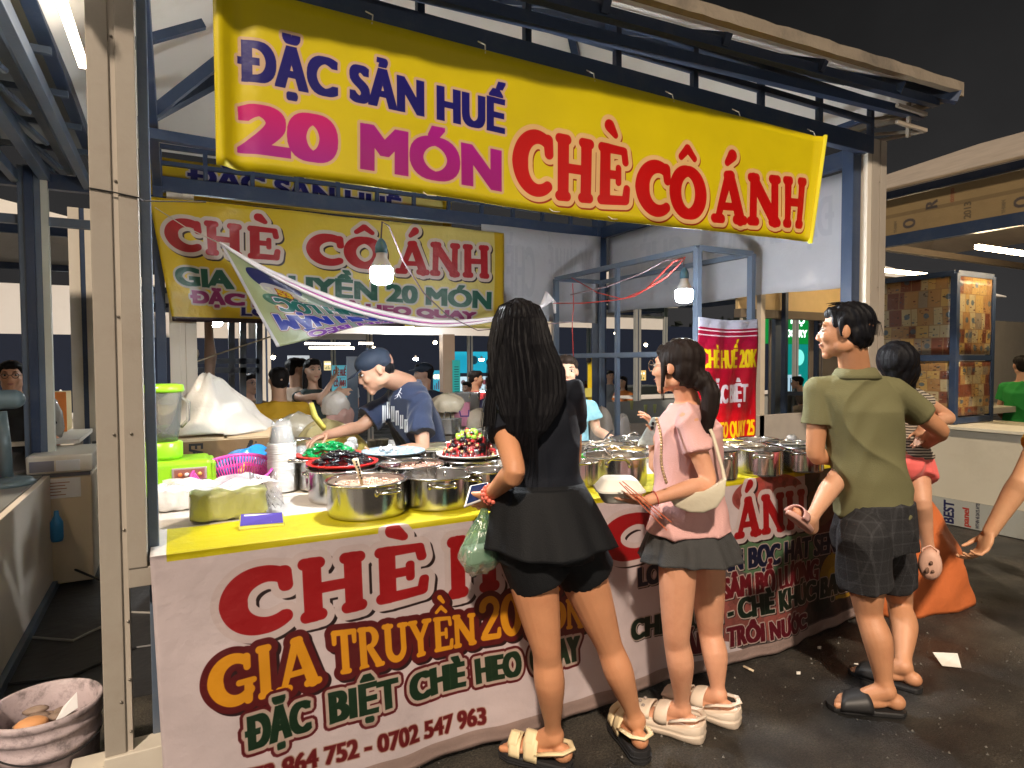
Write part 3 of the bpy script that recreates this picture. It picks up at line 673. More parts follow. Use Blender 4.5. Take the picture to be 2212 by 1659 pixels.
# ================================================================== REAR BANNERS AND LAMPS
A = Art(-.12, 1.76, 2.46, 2.90, 420, (.80, .68, .06))
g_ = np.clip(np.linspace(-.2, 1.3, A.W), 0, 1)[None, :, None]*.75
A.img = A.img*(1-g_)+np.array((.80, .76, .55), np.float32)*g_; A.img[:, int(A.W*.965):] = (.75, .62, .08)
for s_, q in (('CHÈ', (-.06, 2.22, 2.44, .66, 2.20, 2.42)), ('CÔ', (.86, 2.19, 2.42, 1.42, 2.18, 2.43)), ('ÁNH', (1.52, 2.17, 2.42, 2.32, 2.17, 2.44))):
    m = slab_mask(A, s_, q, .03, tight=.05); A.paint(shift(m, 4, -4), (.10, .02, .05)); A.paint(m, (.78, .72, .68)); A.grad(slab_mask(A, s_, q, .003, tight=.05), (.62, .03, .10), (.66, .04, .10))
for s_, q, c_ in (('GIA TRUYỀN 20 MÓN', (-.04, 2.00, 2.12, 2.34, 1.92, 2.06), (.0, .30, .24)), ('ĐẶC BIỆT CHÈ HEO QUAY', (.05, 1.885, 1.97, 2.2, 1.83, 1.89), (.50, .03, .34))):
    m = text_mask(A, s_, q, .10); A.paint(dilate(m, 6), (.75, .72, .70)); A.paint(m, c_)
m = text_mask(A, 'LONG NHÃN', (.42, 1.81, 1.865, 1.3, 1.80, 1.85), .10); A.paint(dilate(m, 4), (.7, .68, .66)); A.paint(m, (.04, .04, .36))
A.rect(-.12, 1.76, 1.6, 1.792, (.12, .07, .16), .9)
m = text_mask(A, 'ĐẶC SẢN HUẾ', (.15, 2.72, 2.86, 1.95, 2.66, 2.80), .09); A.paint(dilate(m, 6), (.75, .72, .72)); A.paint(m, (.05, .05, .40))
def rb(u, v):
    x = -.12+2.58*u; z = 1.76+.80*v
    x += .10*(1-v)*max(0, 1-u*6)*1.2
    y = 4.70+.014*math.sin(11*u+2*v)+.008*math.sin(29*u-6*v)+.02*(1-v)
    return (x, y, z)
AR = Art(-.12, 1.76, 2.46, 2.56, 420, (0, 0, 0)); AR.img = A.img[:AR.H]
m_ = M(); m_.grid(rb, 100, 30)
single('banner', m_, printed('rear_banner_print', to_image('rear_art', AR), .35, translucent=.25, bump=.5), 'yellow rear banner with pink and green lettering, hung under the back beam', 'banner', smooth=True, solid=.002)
AR2 = Art(-.12, 2.60, 2.46, 2.90, 420, (0, 0, 0)); AR2.img = A.img[int(.84*420):int(.84*420)+AR2.H]
m_ = M(); m_.grid(lambda u, v: (-.12+2.2*u, 4.92+.01*math.sin(9*u), 2.62+.26*v), 60, 6)
single('banner', m_, printed('upper_banner_print', to_image('upper_art', AR2), .4, translucent=.25), 'second yellow banner seen only in strips through the uprights of the back truss', 'banner', smooth=True, solid=.002)
# the folded flap hanging in front of it, its print upside down
A = Art(0, 0, 1.9, 1.0, 420, (.58, .60, .42))
g_ = np.linspace(0, 1, A.W)[None, :, None]; A.img = A.img*(1-g_)+np.array((.26, .40, .58), np.float32)*g_
A.rect(0, .0, .06, 1.0, (.72, .70, .72)); A.paint(A.ell(.40, .78, .24, .15), (.10, .12, .30)); A.paint(A.ell(.42, .66, .20, .10), (.62, .6, .6))
for k in range(60):
    a = random.uniform(-.2, .24); A.dot(.42+a, .60+.08*random.random(), .012, (.7, .68, .6), .8)
A.paint(A.ell(.40, .52, .22, .09), (.03, .28, .20), .9); A.paint(A.ell(.42, .42, .18, .07), (.60, .48, .30), .9)
def flip_text(s_, q, c_, b=.1):
    m = text_mask(A, s_, q, b)[::-1, ::-1]; A.paint(dilate(m, 6), (.45, .12, .22)); A.paint(dilate(m, 4), (.70, .68, .70)); A.paint(m, c_)
flip_text('BÁNH LỌC', (.60, .42, .62, 1.62, .44, .62), (.0, .32, .30))
flip_text('BÁNH NẬM', (.50, .68, .85, 1.72, .66, .84), (.02, .14, .55))
flip_text('BÁNH BÈO', (.40, .90, .98, 1.5, .89, .98), (.40, .12, .55))
m = text_mask(A, '53', (.36, .60, .70, .50, .60, .70), .1)[:, :]; A.paint(dilate(m, 4), (.5, .05, .05)); A.paint(m, (.7, .6, .1))
FA, FB, FC, FD_ = at(474, 525, Y=4.0), at(598, 750, Y=3.95), at(1195, 650, Y=4.05), at(860, 690, Y=3.95)
def pline(pts, u):
    n = len(pts)-1; x = min(max(u, 0), .9999)*n; i = int(x); t = x-i; a, b, c, d = pts[max(0, i-1)], pts[i], pts[i+1], pts[min(n, i+2)]
    return .5*((2*b)+(c-a)*t+(2*a-5*b+4*c-d)*t*t+(3*b-a-3*c+d)*t*t*t)
HEM = [at(x, y, Y=Y_) for x, y, Y_ in ((474, 525, 4.0), (560, 575, 3.98), (650, 617, 3.96), (750, 655, 3.95), (860, 683, 3.95), (960, 695, 3.97), (1075, 685, 4.0), (1195, 650, 4.05))]
LOW = [at(x, y, Y=Y_) for x, y, Y_ in ((598, 750, 3.92), (690, 728, 3.92), (790, 703, 3.93), (900, 697, 3.95), (1000, 697, 3.98))]
def flap(u, v):
    p = pline(LOW, u).lerp(pline(HEM, u*.76), v); return (p.x, p.y+.018*math.sin(14*u+5*v)*v*(1-v)*4, p.z)
m_ = M(); m_.grid(flap, 80, 30)
fb = thing('banner', 'folded banner flap with upside down lettering, sagging from a string under the roof', 'banner', tuple(FB))
part('printed_sheet', m_, printed('flap_print', to_image('flap_art', A), .35, translucent=.2, bump=.4), fb, smooth=True, solid=.002)
for k, (o_, r_, c_) in enumerate(((0, .020, (.72, .68, .70)), (-.035, .016, (.70, .66, .68)), (-.012, .010, (.55, .08, .42)))):
    m_ = M(); n = 40; L = []
    for i in range(n+1):
        u = i/n; p = pline(HEM, u)+V((0, -.012, o_*math.sin(PI*u))); L.append(p)
    m_.tube(L, [r_*(.35+.9*math.sin(PI*(.08+.84*i/n))) for i in range(n+1)], 9, flat=.6); part('rolled_hem', m_, mat('hem%d' % k, c_, .5, bump=.3, bscale=20), fb, smooth=True)
m_ = M(); m_.tube([at(335, 448, Y=4.6), at(400, 490, Y=4.3), FA], .003, 5); part('string', m_, mat('string', (.7, .65, .55)), fb)
p = at(1190, 645, Y=4.05); m_ = M()
for k in range(9): m_.tube([p+V((-.16+.01*k, -.02, -.10+.006*k)), p+V((-.06+.004*k, -.03+.006*k, -.05+.012*k)), p+V((.0, -.02, .0)), p+V((.03, -.01, -.03-.01*k))], [.022, .018, .006, .014], 8, flat=.5)
part('bunched_corner', m_, mat('hem0', (.7, .68, .7)), fb, smooth=True)

# hanging LED bulbs, really lit
BULB = glow('bulb_lit', (.93, .97, 1.0), 500)
def bulb(x, y, Y, r, label, cord, col=(.62, .66, .68), lit=BULB):
    p = at(x, y, Y=Y); t = thing('light_bulb', label, 'light bulb', tuple(p), group='bare bulbs hanging over the counter')
    m_ = M(); m_.lathe([(r*.35, -r*1.02), (r*.8, -r*.86), (r*.98, -r*.45), (r, .0), (r*.98, r*.35)], p, 28); part('diffuser', m_, lit, t, smooth=True)
    m_ = M(); m_.lathe([(r*.93, r*.36), (r*.90, r*.62), (r*.66, r*1.05), (r*.46, r*1.45), (r*.44, r*1.75)], p, 28); part('housing', m_, mat('bulb_body', col, .4), t, smooth=True)
    m_ = M(); m_.lathe([(r*.52, r*1.76), (r*.52, r*2.35), (r*.38, r*2.7), (r*.16, r*3.0)], p, 20); part('socket', m_, mat('socket', (.06, .16, .24), .4), t, smooth=True)
    m_ = M(); m_.tube(cord(p), .0035, 6); part('cord', m_, mat('cord_dark', (.10, .07, .08), .5), t)
    return p
r1 = .047
bulb(824, 590, 2.54, r1, 'lit white LED bulb hanging over the left pots in front of the yellow banner',
     lambda p: [p+V((0, 0, r1*3)), p+V((.005, 0, .21)), p+V((.04, .02, .20)), p+V((.16, .2, .09)), p+V((.35, .45, -.02)), p+V((.62, .8, -.10)), p+V((1.0, 1.2, -.16)), p+V((1.6, .9, -.10))])
bulb(1478, 635, 2.50, .046, 'lit white LED bulb with red wire, hanging beside the red price poster',
     lambda p: [p+V((0, 0, .13)), p+V((-.01, 0, .19)), p+V((-.08, .05, .18)), p+V((-.20, .1, .11)), p+V((-.36, .2, .04)), p+V((-.52, .3, -.0))], (.70, .66, .62))
RED = mat('red_wire', (.55, .06, .05), .5)
for lab, pts in (('thin red wire sagging from the right bulb across the rack to the left', [(1478, 560, 2.5), (1440, 598, 2.7), (1370, 640, 3.0), (1330, 648, 3.2), (1260, 655, 3.6), (1195, 655, 3.9)]),
                 ('upper red wire looped between the right bulb and the steel rack', [(1480, 556, 2.5), (1455, 565, 2.6), (1395, 625, 3.1), (1345, 646, 3.4), (1290, 632, 3.7), (1235, 600, 4.2)]),
                 ('red wire dropping straight down from the rack top beside the post', [(1237, 612, 4.3), (1239, 660, 4.3), (1236, 700, 4.3), (1239, 780, 4.3)])):
    m_ = M(); m_.tube([at(x, y, Y=Y) for x, y, Y in pts], .004, 6); single('wire', m_, RED, lab, 'wire', smooth=True)

# ------------------------------------------------------------------ steel display rack with the red poster
rack = thing('display_rack', 'dark blue square steel display rack standing at the right inside the stall', 'display rack', (3.2, 3.7, 0))
def rb_(p, q, w=.035): m_ = M(); m_.bar(p, q, w); part('rail', m_, STEELG, rack, bevel=.002)
XA, XB, YA, YC = 2.95, 3.44, 2.98, 4.66
for x, y in ((XA, YA), (XB, YA), (XA, YC), (XB, YC)):
    m_ = M(); m_.bar((x, y, 0), (x, y, 2.2), .04); part('post', m_, STEELG, rack, bevel=.002)
for z in (2.2, 1.53, .75):
    rb_((XA, YA, z), (XA, YC, z)); rb_((XB, YA, z), (XB, YC, z)); rb_((XA, YA, z), (XB, YA, z)); rb_((XA, YC, z), (XB, YC, z))
m_ = M(); m_.bar((XA, 3.8, .3), (XA, 3.8, 2.2), .03); part('post', m_, STEELG, rack)
A = Art(0, 0, .50, .92, 1000, (.62, .03, .12))
t_ = np.linspace(0, 1, A.H)[:, None, None]; A.img = np.array((.72, .02, .03), np.float32)*(1-t_)+np.array((.52, .035, .20), np.float32)*t_
A.img = A.img.astype(np.float32)*np.ones((A.H, A.W, 3), np.float32)
A.rect(0, .86, .5, .92, (.62, .62, .68)); A.rect(0, .838, .5, .846, (.75, .7, .72)); A.rect(0, .808, .5, .816, (.75, .7, .72)); A.rect(0, .04, .5, .047, (.75, .7, .72)); A.rect(0, .0, .5, .012, (.8, .75, .75))
for s_, q, c_ in (('CHÈ HUẾ 20K', (.03, .60, .72, .492, .60, .72), (.78, .68, .05)), ('ĐẶC BIỆT', (.07, .37, .49, .43, .37, .49), (.78, .74, .76)), ('CHÈ HEO QUAY 25', (.02, .14, .245, .492, .14, .245), (.82, .66, .03))):
    m = text_mask(A, s_, q, .11); A.paint(m, c_)
def po(u, v): return (XA-.03+.54*u, YA-.03+.010*math.sin(8*u+4*v)+.006*math.sin(19*u-9*v), .84+.92*v-.012*math.sin(PI*u)*v)
m_ = M(); m_.grid(po, 40, 50)
single('price_poster', m_, printed('poster_print', to_image('poster_art', A), .35, bump=.4), 'red hanging price poster reading ĐẶC BIỆT, tied to the steel rack', 'poster', smooth=True, solid=.002)

# ------------------------------------------------------------------ LEFT NEIGHBOUR STALL
ls = thing('market_stall', 'neighbouring stall on the left edge with blue grey steel posts and pale counter panels', 'market stall', (-1.5, 3.5, 0))
def lp(m, mt, name, **k): return part(name, m, mt, ls, **k)
m_ = M(); m_.box((-.76, 1.2, .06), (-.725, 5.22, .755)); lp(m_, mat('panel_warm', (.76, .68, .58), .5, 0, .06, 2, .06, 20, dirt=.4, dirtcol=(.36, .28, .2), dscale=2), 'counter_panel', bevel=.003)
m_ = M(); m_.box((-1.6, 1.2, .735), (-.765, 5.2, .76)); lp(m_, mat('top_grey', (.22, .23, .22), .4), 'counter_top')
m_ = M(); m_.box((-.76, 1.2, .0), (-.70, 5.22, .055)); lp(m_, STEELG, 'base_rail')
m_ = M(); m_.box((-.89, 5.24, 0), (-.765, 5.36, 2.8)); lp(m_, STEELG, 'steel_post', bevel=.004)
m_ = M(); m_.box((-.764, 5.24, 0), (-.725, 5.30, 2.8)); lp(m_, mat('trim_pale', (.55, .55, .47), .5), 'post_trim')
m_ = M(); m_.box((-.80, 5.22, 0), (-.85, 5.239, 2.8)); lp(m_, STEEL, 'post_channel')
for k, (x, z) in enumerate(((-.74, 2.75), (-.60, 2.82), (-.46, 2.9), (-.9, 2.72), (-1.1, 2.78), (-1.3, 2.86), (-1.02, 2.98), (-.5, 2.72))):
    m_ = M(); m_.bar((x, 2.2, z), (x, 5.4, z), .045 if k % 2 else .06, .07); lp(m_, STEELG if k != 2 else STEEL, 'roof_beam', bevel=.003)
m_ = M(); m_.bar((-1.9, 5.3, 2.72), (-.2, 5.3, 2.72), .06, .10); lp(m_, STEEL, 'roof_beam')
m_ = M(); m_.bar((-1.9, 5.3, 2.45), (-.3, 5.3, 2.45), .05, .06); lp(m_, STEELG, 'roof_beam')
for y in np.arange(2.4, 5.3, .5):
    m_ = M(); m_.bar((-1.5, y, 2.84), (-.44, y, 2.84), .028, .03); lp(m_, STEELG, 'cross_bar')
    m_ = M(); m_.bar((-1.3, y, 2.66), (-.9, y+.5, 3.0), .022, .022); lp(m_, STEELG, 'brace')
    m_ = M(); m_.bar((-.90, y+.1, 2.95), (-.60, y+.5, 2.72), .02, .02); lp(m_, STEELG, 'brace')
m_ = M(); m_.add([(-2.2, 2.4, 3.05), (-.38, 2.4, 3.05), (-.38, 5.6, 3.05), (-2.2, 5.6, 3.05), (-2.2, 2.4, 3.08), (-.38, 2.4, 3.08), (-.38, 5.6, 3.08), (-2.2, 5.6, 3.08)], [(0, 3, 2, 1), (4, 5, 6, 7), (0, 1, 5, 4), (1, 2, 6, 5), (2, 3, 7, 6), (3, 0, 4, 7)])
lp(m_, mat('roof_dim', (.20, .22, .23), .6), 'roof_sheet')
m_ = M(); m_.bar((-.33, 1.9, 2.75), (-.312, 3.25, 2.75), .03); single('tube_light', m_, TUBEC, 'lit tube lamp under the left stall roof, running beside the front post', 'tube light')
m_ = M(); m_.bar((-1.25, 2.2, 2.6), (-1.25, 3.4, 2.6), .03); single('tube_light', m_, TUBEW, 'warm tube lamp inside the left neighbouring stall', 'tube light')
# fan on that counter
fan = thing('desk_fan', 'grey desk fan with wire cage standing on the left stall counter', 'fan', (-.88, 4.3, .76))
fx, fy = -.90, 4.72
FANM = mat('fan_grey', (.12, .17, .19), .35)
m_ = M(); m_.lathe([(.15, .76), (.15, .775), (.13, .795), (.05, .81)], (fx, fy, 0), 30); part('base', m_, FANM, fan, smooth=True)
m_ = M(); m_.tube([(fx, fy, .80), (fx, fy, 1.0), (fx-.01, fy, 1.20)], [.042, .036, .030], 14); part('stand', m_, FANM, fan, smooth=True)
m_ = M(); m_.cap((fx-.12, fy-.02, 1.27), (fx+.05, fy+.02, 1.27), .062, .058, 18); part('motor', m_, FANM, fan, smooth=True)
cg = M()
for k in range(28):
    a = 2*PI*k/28; cg.tube([(fx-.14, fy-.02+.02*math.cos(a), 1.27+.02*math.sin(a)), (fx-.17, fy-.02+.14*math.cos(a), 1.27+.14*math.sin(a)), (fx-.22, fy-.02+.19*math.cos(a), 1.27+.19*math.sin(a)), (fx-.27, fy-.02+.14*math.cos(a), 1.27+.14*math.sin(a)), (fx-.29, fy-.02+.02*math.cos(a), 1.27+.02*math.sin(a))], .0022, 5)
part('cage', cg, mat('cage', (.5, .48, .44), .4), fan)
for k in range(3):
    a = 2*PI*k/3; m_ = M(); m_.ell((fx-.21, fy-.02+.08*math.cos(a), 1.27+.08*math.sin(a)), (.012, .055, .055)); part('blade', m_, mat('blade', (.4, .42, .42), .3, alpha=.8), fan, smooth=True)

def carton(name, label, cat, lo, hi, col, art=None, tape=True, bands=()):
    t = thing(name, label, cat, ((lo[0]+hi[0])/2, (lo[1]+hi[1])/2, lo[2]))
    m_ = M(); m_.box(lo, hi); part('carton', m_, mat('card_%s' % label[:9], col, .75, 0, .08, 6, .1, 40), t, bevel=.004)
    for (a, b, c_) in bands: m_ = M(); m_.box(a, b); part('printed_band', m_, mat('band_%.2f%.2f%.2f' % c_, c_, .6), t)
    return t
carton('carton', 'orange and buff carton with green print on the shelf behind the left post', 'carton', (-1.10, 6.0, .95), (-.75, 6.3, 1.26), (.55, .42, .22), bands=(((-1.102, 5.996, 1.20), (-.748, 6.0, 1.262), (.75, .22, .04)), ((-.80, 5.996, .95), (-.748, 6.0, 1.2), (.75, .22, .04)), ((-.98, 5.996, 1.02), (-.88, 6.0, 1.18), (.05, .25, .07))))
carton('carton', 'orange carton stacked under the desk fan on the left stall counter', 'carton', (-1.3, 4.4, .76), (-.93, 4.7, 1.06), (.80, .25, .04))
sb = thing('plastic_bag', 'clear bag of bottled drinks standing behind the left steel post', 'bag', (-.86, 5.75, .93))
m_ = M(); m_.lathe([(.11, .93), (.13, 1.0), (.12, 1.12), (.08, 1.22), (.03, 1.27)], (-.86, 5.75, 0), 20, sy=.6); part('film', m_, mat('film', (.8, .75, .68), .15, trans=.6, bump=.8, bscale=14), sb, smooth=True)
m_ = M(); m_.box((-.92, 5.70, .95), (-.82, 5.78, 1.10)); part('bottle_label', m_, mat('lab_or', (.6, .25, .10), .5), sb)
m_ = M(); m_.box((-1.25, 5.55, .90), (-.62, 6.4, .93)); 
sh = thing('shelf_table', 'pale shelf table behind the left post holding cartons', 'table', (-.93, 6, 0)); part('table_top', m_, BEIGE2, sh)
for x, y in ((-1.2, 5.6), (-.66, 6.35), (-1.2, 6.35)): m_ = M(); m_.bar((x, y, 0), (x, y, .9), .04); part('leg', m_, STEELG, sh)
# white chest cabinet
fz = thing('freezer', 'cream chest freezer with label strip standing beside the front post', 'freezer', (-.62, 5.3, 0))
m_ = M(); m_.box((-.84, 5.02, .03), (-.50, 5.6, .74)); part('cabinet', m_, mat('freezer', (.62, .52, .38), .4, 0, .05), fz, bevel=.01)
m_ = M(); m_.box((-.85, 5.01, .765), (-.49, 5.61, .885)); part('lid', m_, mat('freezer_lid', (.66, .60, .50), .4), fz, bevel=.012)
m_ = M(); m_.box((-.835, 5.012, .742), (-.505, 5.02, .764)); part('seal', m_, mat('seal', (.12, .12, .14), .6), fz)
m_ = M(); m_.box((-.83, 5.005, .78), (-.70, 5.0095, .85)); part('label_strip', m_, mat('lab_g', (.22, .21, .24), .4), fz)
m_ = M(); m_.box((-.69, 5.005, .78), (-.56, 5.0095, .85)); part('label_strip', m_, mat('lab_w', (.7, .7, .72), .4), fz)
m_ = M(); m_.box((-.82, 5.013, .60), (-.56, 5.0185, .73)); part('sticker', m_, mat('lab_w', (.7, .7, .72), .4), fz)
for k in range(5): m_ = M(); m_.box((-.80, 5.0105, .62+.02*k), (-.80+random.uniform(.1, .2), 5.0128, .626+.02*k)); part('print_line', m_, mat('lab_br', (.35, .2, .15), .5), fz)
m_ = M(); m_.box((-.55, 5.62, 0), (-.49, 5.66, .9)); part('back_grille', m_, BLACK, fz)
# clad post behind our front post
lp2 = thing('clad_post', 'speckled beige clad post with dark centre slot, seen between the steel post and front post', 'post', (-.66, 6.5, 0))
clad_post(lp2, -.76, -.56, 6.45, 6.52, 0, 2.8, BEIGE2, strip='dark_slot')
for o in list(bpy.data.objects):
    if o.name.startswith('dark_slot'): o.data.materials.clear(); o.data.materials.append(STEEL)
m_ = M(); m_.box((-.62, 6.42, .05), (-.4, 6.44, .42)); wl = thing('wall_board', 'low pale board with round teal emblem beside the front post', 'board', (-.5, 6.43, .05))
part('board', m_, BEIGE, wl); m_ = M(); m_.lathe([(.075, 0), (.075, .004)], (0, 0, 0), 28)
m_.v = [(x-.50, 6.415-z, .37+y) for x, y, z in m_.v]; part('emblem', m_, mat('teal_emblem', (.05, .22, .24), .5), wl)
m_ = M()
for a in (.2, 1.3, 2.4): m_.bar((-.50-.06*math.cos(a), 6.408, .37-.06*math.sin(a)), (-.50+.06*math.cos(a), 6.408, .37+.06*math.sin(a)), .008, .004)
part('emblem_lines', m_, mat('lab_w', (.7, .7, .72)), wl)
# bottle of drink on the ground, cables
m_ = M(); m_.lathe([(.03, 0), (.035, .02), (.035, .12), (.015, .16), (.012, .19)], (-.66, 4.75, .38), 14); single('toy_bottle', m_, mat('blue_pl', (.03, .2, .45), .4), 'small blue plastic bottle leaning by the cream freezer', 'bottle', smooth=True)
for k, pts in enumerate(([(-.75, 4.2, .01), (-.5, 4.0, .012), (-.25, 4.3, .01), (-.1, 4.2, .01)], [(-.7, 3.6, .01), (-.45, 3.55, .012), (-.2, 3.75, .01), (.1, 3.7, .01)], [(-.70, 5.1, .15), (-.45, 4.9, .05), (-.25, 5.0, .12), (-.1, 5.2, .2)])):
    m_ = M(); m_.tube(pts, .008, 6); single('cable', m_, BLACK if k else mat('cable_grey', (.25, .24, .22)), ('pale cable looping over the ground beside the freezer', 'black cable lying on the asphalt behind the front post', 'thin black cord drooping from the freezer towards the counter')[k], 'cable')
m_ = M(); m_.box((-.72, 3.2, .0), (-.1, 5.1, .006)); single('floor_mat', m_, mat('rubber', (.025, .025, .027), .45, bump=.5, bscale=12), 'black rubber mat lying in the gap behind the front post', 'mat')

# ------------------------------------------------------------------ bucket at bottom left
bk = thing('bucket', 'dirty pale plastic bucket half full of rubbish at the left post', 'bucket', (-.385, 2.42, 0))
BKM = mat('bucket', (.46, .38, .40), .5, 0, .15, 12, .3, 50, dirt=.95, dirtcol=(.05, .045, .045), dscale=16)
bc = (-.385, 2.45, 0)
m_ = M(); m_.lathe([(.130, .0), (.133, .01), (.147, .28), (.153, .285), (.153, .300), (.147, .305), (.148, .335), (.155, .340), (.155, .352), (.150, .357), (.152, .375), (.158, .38), (.158, .395), (.152, .40), (.146, .395), (.138, .30), (.105, .03), (.0, .03)], bc, 48, True, False); part('shell', m_, BKM, bk, smooth=True)
m_ = M(); m_.tube([(bc[0]+.155*math.cos(a), bc[1]+.155*math.sin(a), .325-.05*math.sin(a-3.6)) for a in [3.3+.12*k for k in range(24)]], .003, 6); part('handle', m_, BLACK, bk)
m_ = M()
for k in range(26):
    a, r = random.uniform(0, 6.3), random.uniform(0, .10); m_.ell((bc[0]+r*math.cos(a), bc[1]+r*math.sin(a), max(.30, .315)+random.uniform(0, .03)), (random.uniform(.02, .04), random.uniform(.015, .03), .012), n=8, m=5)
part('rubbish', m_, mat('rubbish', (.25, .18, .14), .6, var=.6, scale=20), bk, smooth=True)
m_ = M(); m_.ell((bc[0]-.03, bc[1]-.04, .355), (.045, .035, .02)); part('rind', m_, mat('rind', (.62, .30, .13), .5), bk, smooth=True)
m_ = M(); m_.add([(bc[0]+.03, bc[1]-.06, .35), (bc[0]+.09, bc[1]-.03, .37), (bc[0]+.085, bc[1]+.0, .41), (bc[0]+.05, bc[1]-.02, .38)], [(0, 1, 2, 3)]); part('paper_scrap', m_, mat('lab_w', (.7, .7, .72)), bk, solid=.001)
m_ = M(); m_.box((-.30, 2.16, 0), (-.21, 2.32, .26)); single('panel_offcut', m_, BEIGE2, 'pale panel offcut lying between the bucket and the front post', 'panel', bevel=.003)

# ------------------------------------------------------------------ RIGHT NEIGHBOUR STALL
rs = thing('market_stall', 'neighbouring stall on the right with amber lit roof, printed fascia and wide pale counter', 'market stall', (7.5, 4, 0))
def rp(m, mt, name, **k): return part(name, m, mt, rs, **k)
A = Art(0, 0, 4.2, .34, 220, (.55, .47, .33))
A.rect(0, .17, 4.2, .20, (.40, .33, .22)); A.rect(0, .0, 4.2, .02, (.3, .26, .2))
B = Art(0, 0, .34, 4.2, 220, (.55, .47, .33)); B.rect(.17, 0, .20, 4.2, (.46, .39, .27)); B.rect(0, 0, .02, 4.2, (.3, .26, .2))
for k in range(5):
    y0 = .1+.84*k
    for s_, xx, dy, w_, hh, c_ in (('2013', .04, .0, .13, .05, (.22, .19, .16)), ('R', .18, .26, .07, .09, (.16, .15, .2)), ('compo', .20, .13, .11, .035, (.5, .22, .15)), ('O', .05, .44, .08, .10, (.18, .17, .22)), ('THERM', .03, .6, .1, .02, (.3, .27, .22))):
        m = text_mask(B, s_, (xx, y0+dy, y0+dy+hh, xx+w_, y0+dy, y0+dy+hh), .03); B.paint(m, c_, .75)
A.img = np.rot90(B.img, -1).copy(); A.H, A.W = A.img.shape[:2]
m_ = M(); m_.grid(lambda u, v: (5.78, 1.0+4.2*(1-u), 2.60+.34*v), 2, 1); rp(m_, printed('fascia_print', to_image('fascia_art', A), .6), 'printed_fascia', solid=.02)
m_ = M(); m_.bar((5.76, .8, 2.56), (5.76, 5.3, 2.56), .06, .10); rp(m_, STEEL, 'beam'); m_ = M(); m_.bar((5.76, .8, 2.98), (5.76, 5.3, 2.98), .06, .07); rp(m_, STEEL, 'beam')
m_ = M(); vs = [(5.70, .8, 3.0), (5.70, 5.3, 3.0), (7.6, 3.6, 3.75), (7.6, 2.4, 3.75), (9.8, .8, 3.0), (9.8, 5.3, 3.0)]
m_.add(vs+[(v[0], v[1], v[2]+.03) for v in vs], [(0, 1, 2, 3), (9, 8, 7, 6), (1, 5, 2), (11, 7, 8), (0, 3, 4), (6, 10, 9), (4, 3, 2, 5), (10, 11, 8, 9)])
rp(m_, mat('roof_pinkish', (.42, .37, .32), .6, var=.25, scale=5, dirt=.4, dirtcol=(.3, .25, .2), translucent=.25), 'roof_sheet')
for a, b_ in (((5.8, 5.2, 2.6), (7.6, 3.6, 3.6)), ((6.6, 5.2, 2.6), (7.6, 3.6, 3.6)), ((7.2, 5.2, 2.55), (7.2, 5.2, 3.3)), ((5.8, 5.2, 2.60), (9.8, 5.2, 2.60)), ((5.9, 3.6, 2.55), (9.8, 3.6, 2.55)), ((7.0, 5.2, 2.6), (7.9, 5.2, 3.3))):
    m_ = M(); m_.bar(a, b_, .06, .06); rp(m_, mat('steel_brown', (.14, .11, .08), .5), 'beam')
m_ = M(); m_.box((5.9, 5.3, 2.10), (9.8, 5.34, 2.52)); rp(m_, mat('panel_amber', (.62, .45, .22), .5), 'back_panel')
m_ = M(); m_.box((5.9, 5.26, 2.0), (9.8, 5.36, 2.10)); rp(m_, mat('steel_brown', (.14, .11, .08)), 'beam')
m_ = M(); m_.box((6.10, 1.2, .24), (6.14, 3.9, .86)); rp(m_, mat('panel_cream', (.52, .47, .36), .5, 0, .08, 3, .08, 20, dirt=.35, dirtcol=(.33, .27, .18), dscale=2), 'counter_panel', bevel=.004)
A = Art(0, 0, 2.7, .24, 400, (.62, .62, .58))
for (s_, x0, h, c_) in (('BEST', .0, .085, (.03, .04, .22)), ('panel', .0, .05, (.6, .12, .06)), ('WITHIN 45 DAYS', 0, .028, (.04, .04, .1))): pass
B = Art(0, 0, .24, 2.7, 400, (.62, .62, .58))     # drawn lying on its side, then turned
for k in range(2):
    y0 = .62+1.2*k
    for s_, dy, h, w_, c_ in (('BEST', .0, .085, .21, (.03, .04, .24)), ('panel', -.12, .05, .17, (.62, .12, .06)), ('WITHIN 45 DAYS AFTER', -.20, .026, .24, (.04, .04, .1))):
        m = text_mask(B, s_, (.01, y0+dy, y0+dy+h, .01+w_, y0+dy, y0+dy+h), .05); B.paint(m, c_)
A.img = np.rot90(B.img, -1)[:A.H, :A.W].copy(); A.H, A.W = A.img.shape[:2]
m_ = M(); m_.grid(lambda u, v: (6.095, 3.9-2.7*u, .01+.23*v), 2, 1); rp(m_, printed('best_print', to_image('best_art', A), .5), 'printed_base_panel', solid=.012)
m_ = M(); m_.box((6.06, 1.2, .865), (7.0, 3.9, .895)); rp(m_, mat('counter_cream', (.60, .55, .42), .4), 'counter_top', bevel=.004)
m_ = M(); m_.bar(at(2110, 533, Y=2.8), at(2230, 548, Y=2.6)+V((1.2, 0, 0)), .035); single('tube_light', m_, TUBEW, 'warm tube lamp glowing under the right stall roof', 'tube light')
m_ = M(); m_.bar((7.0, 4.3, 2.5), (8.2, 4.3, 2.5), .035); single('tube_light', m_, TUBEW, 'second warm tube lamp deeper inside the right stall', 'tube light')
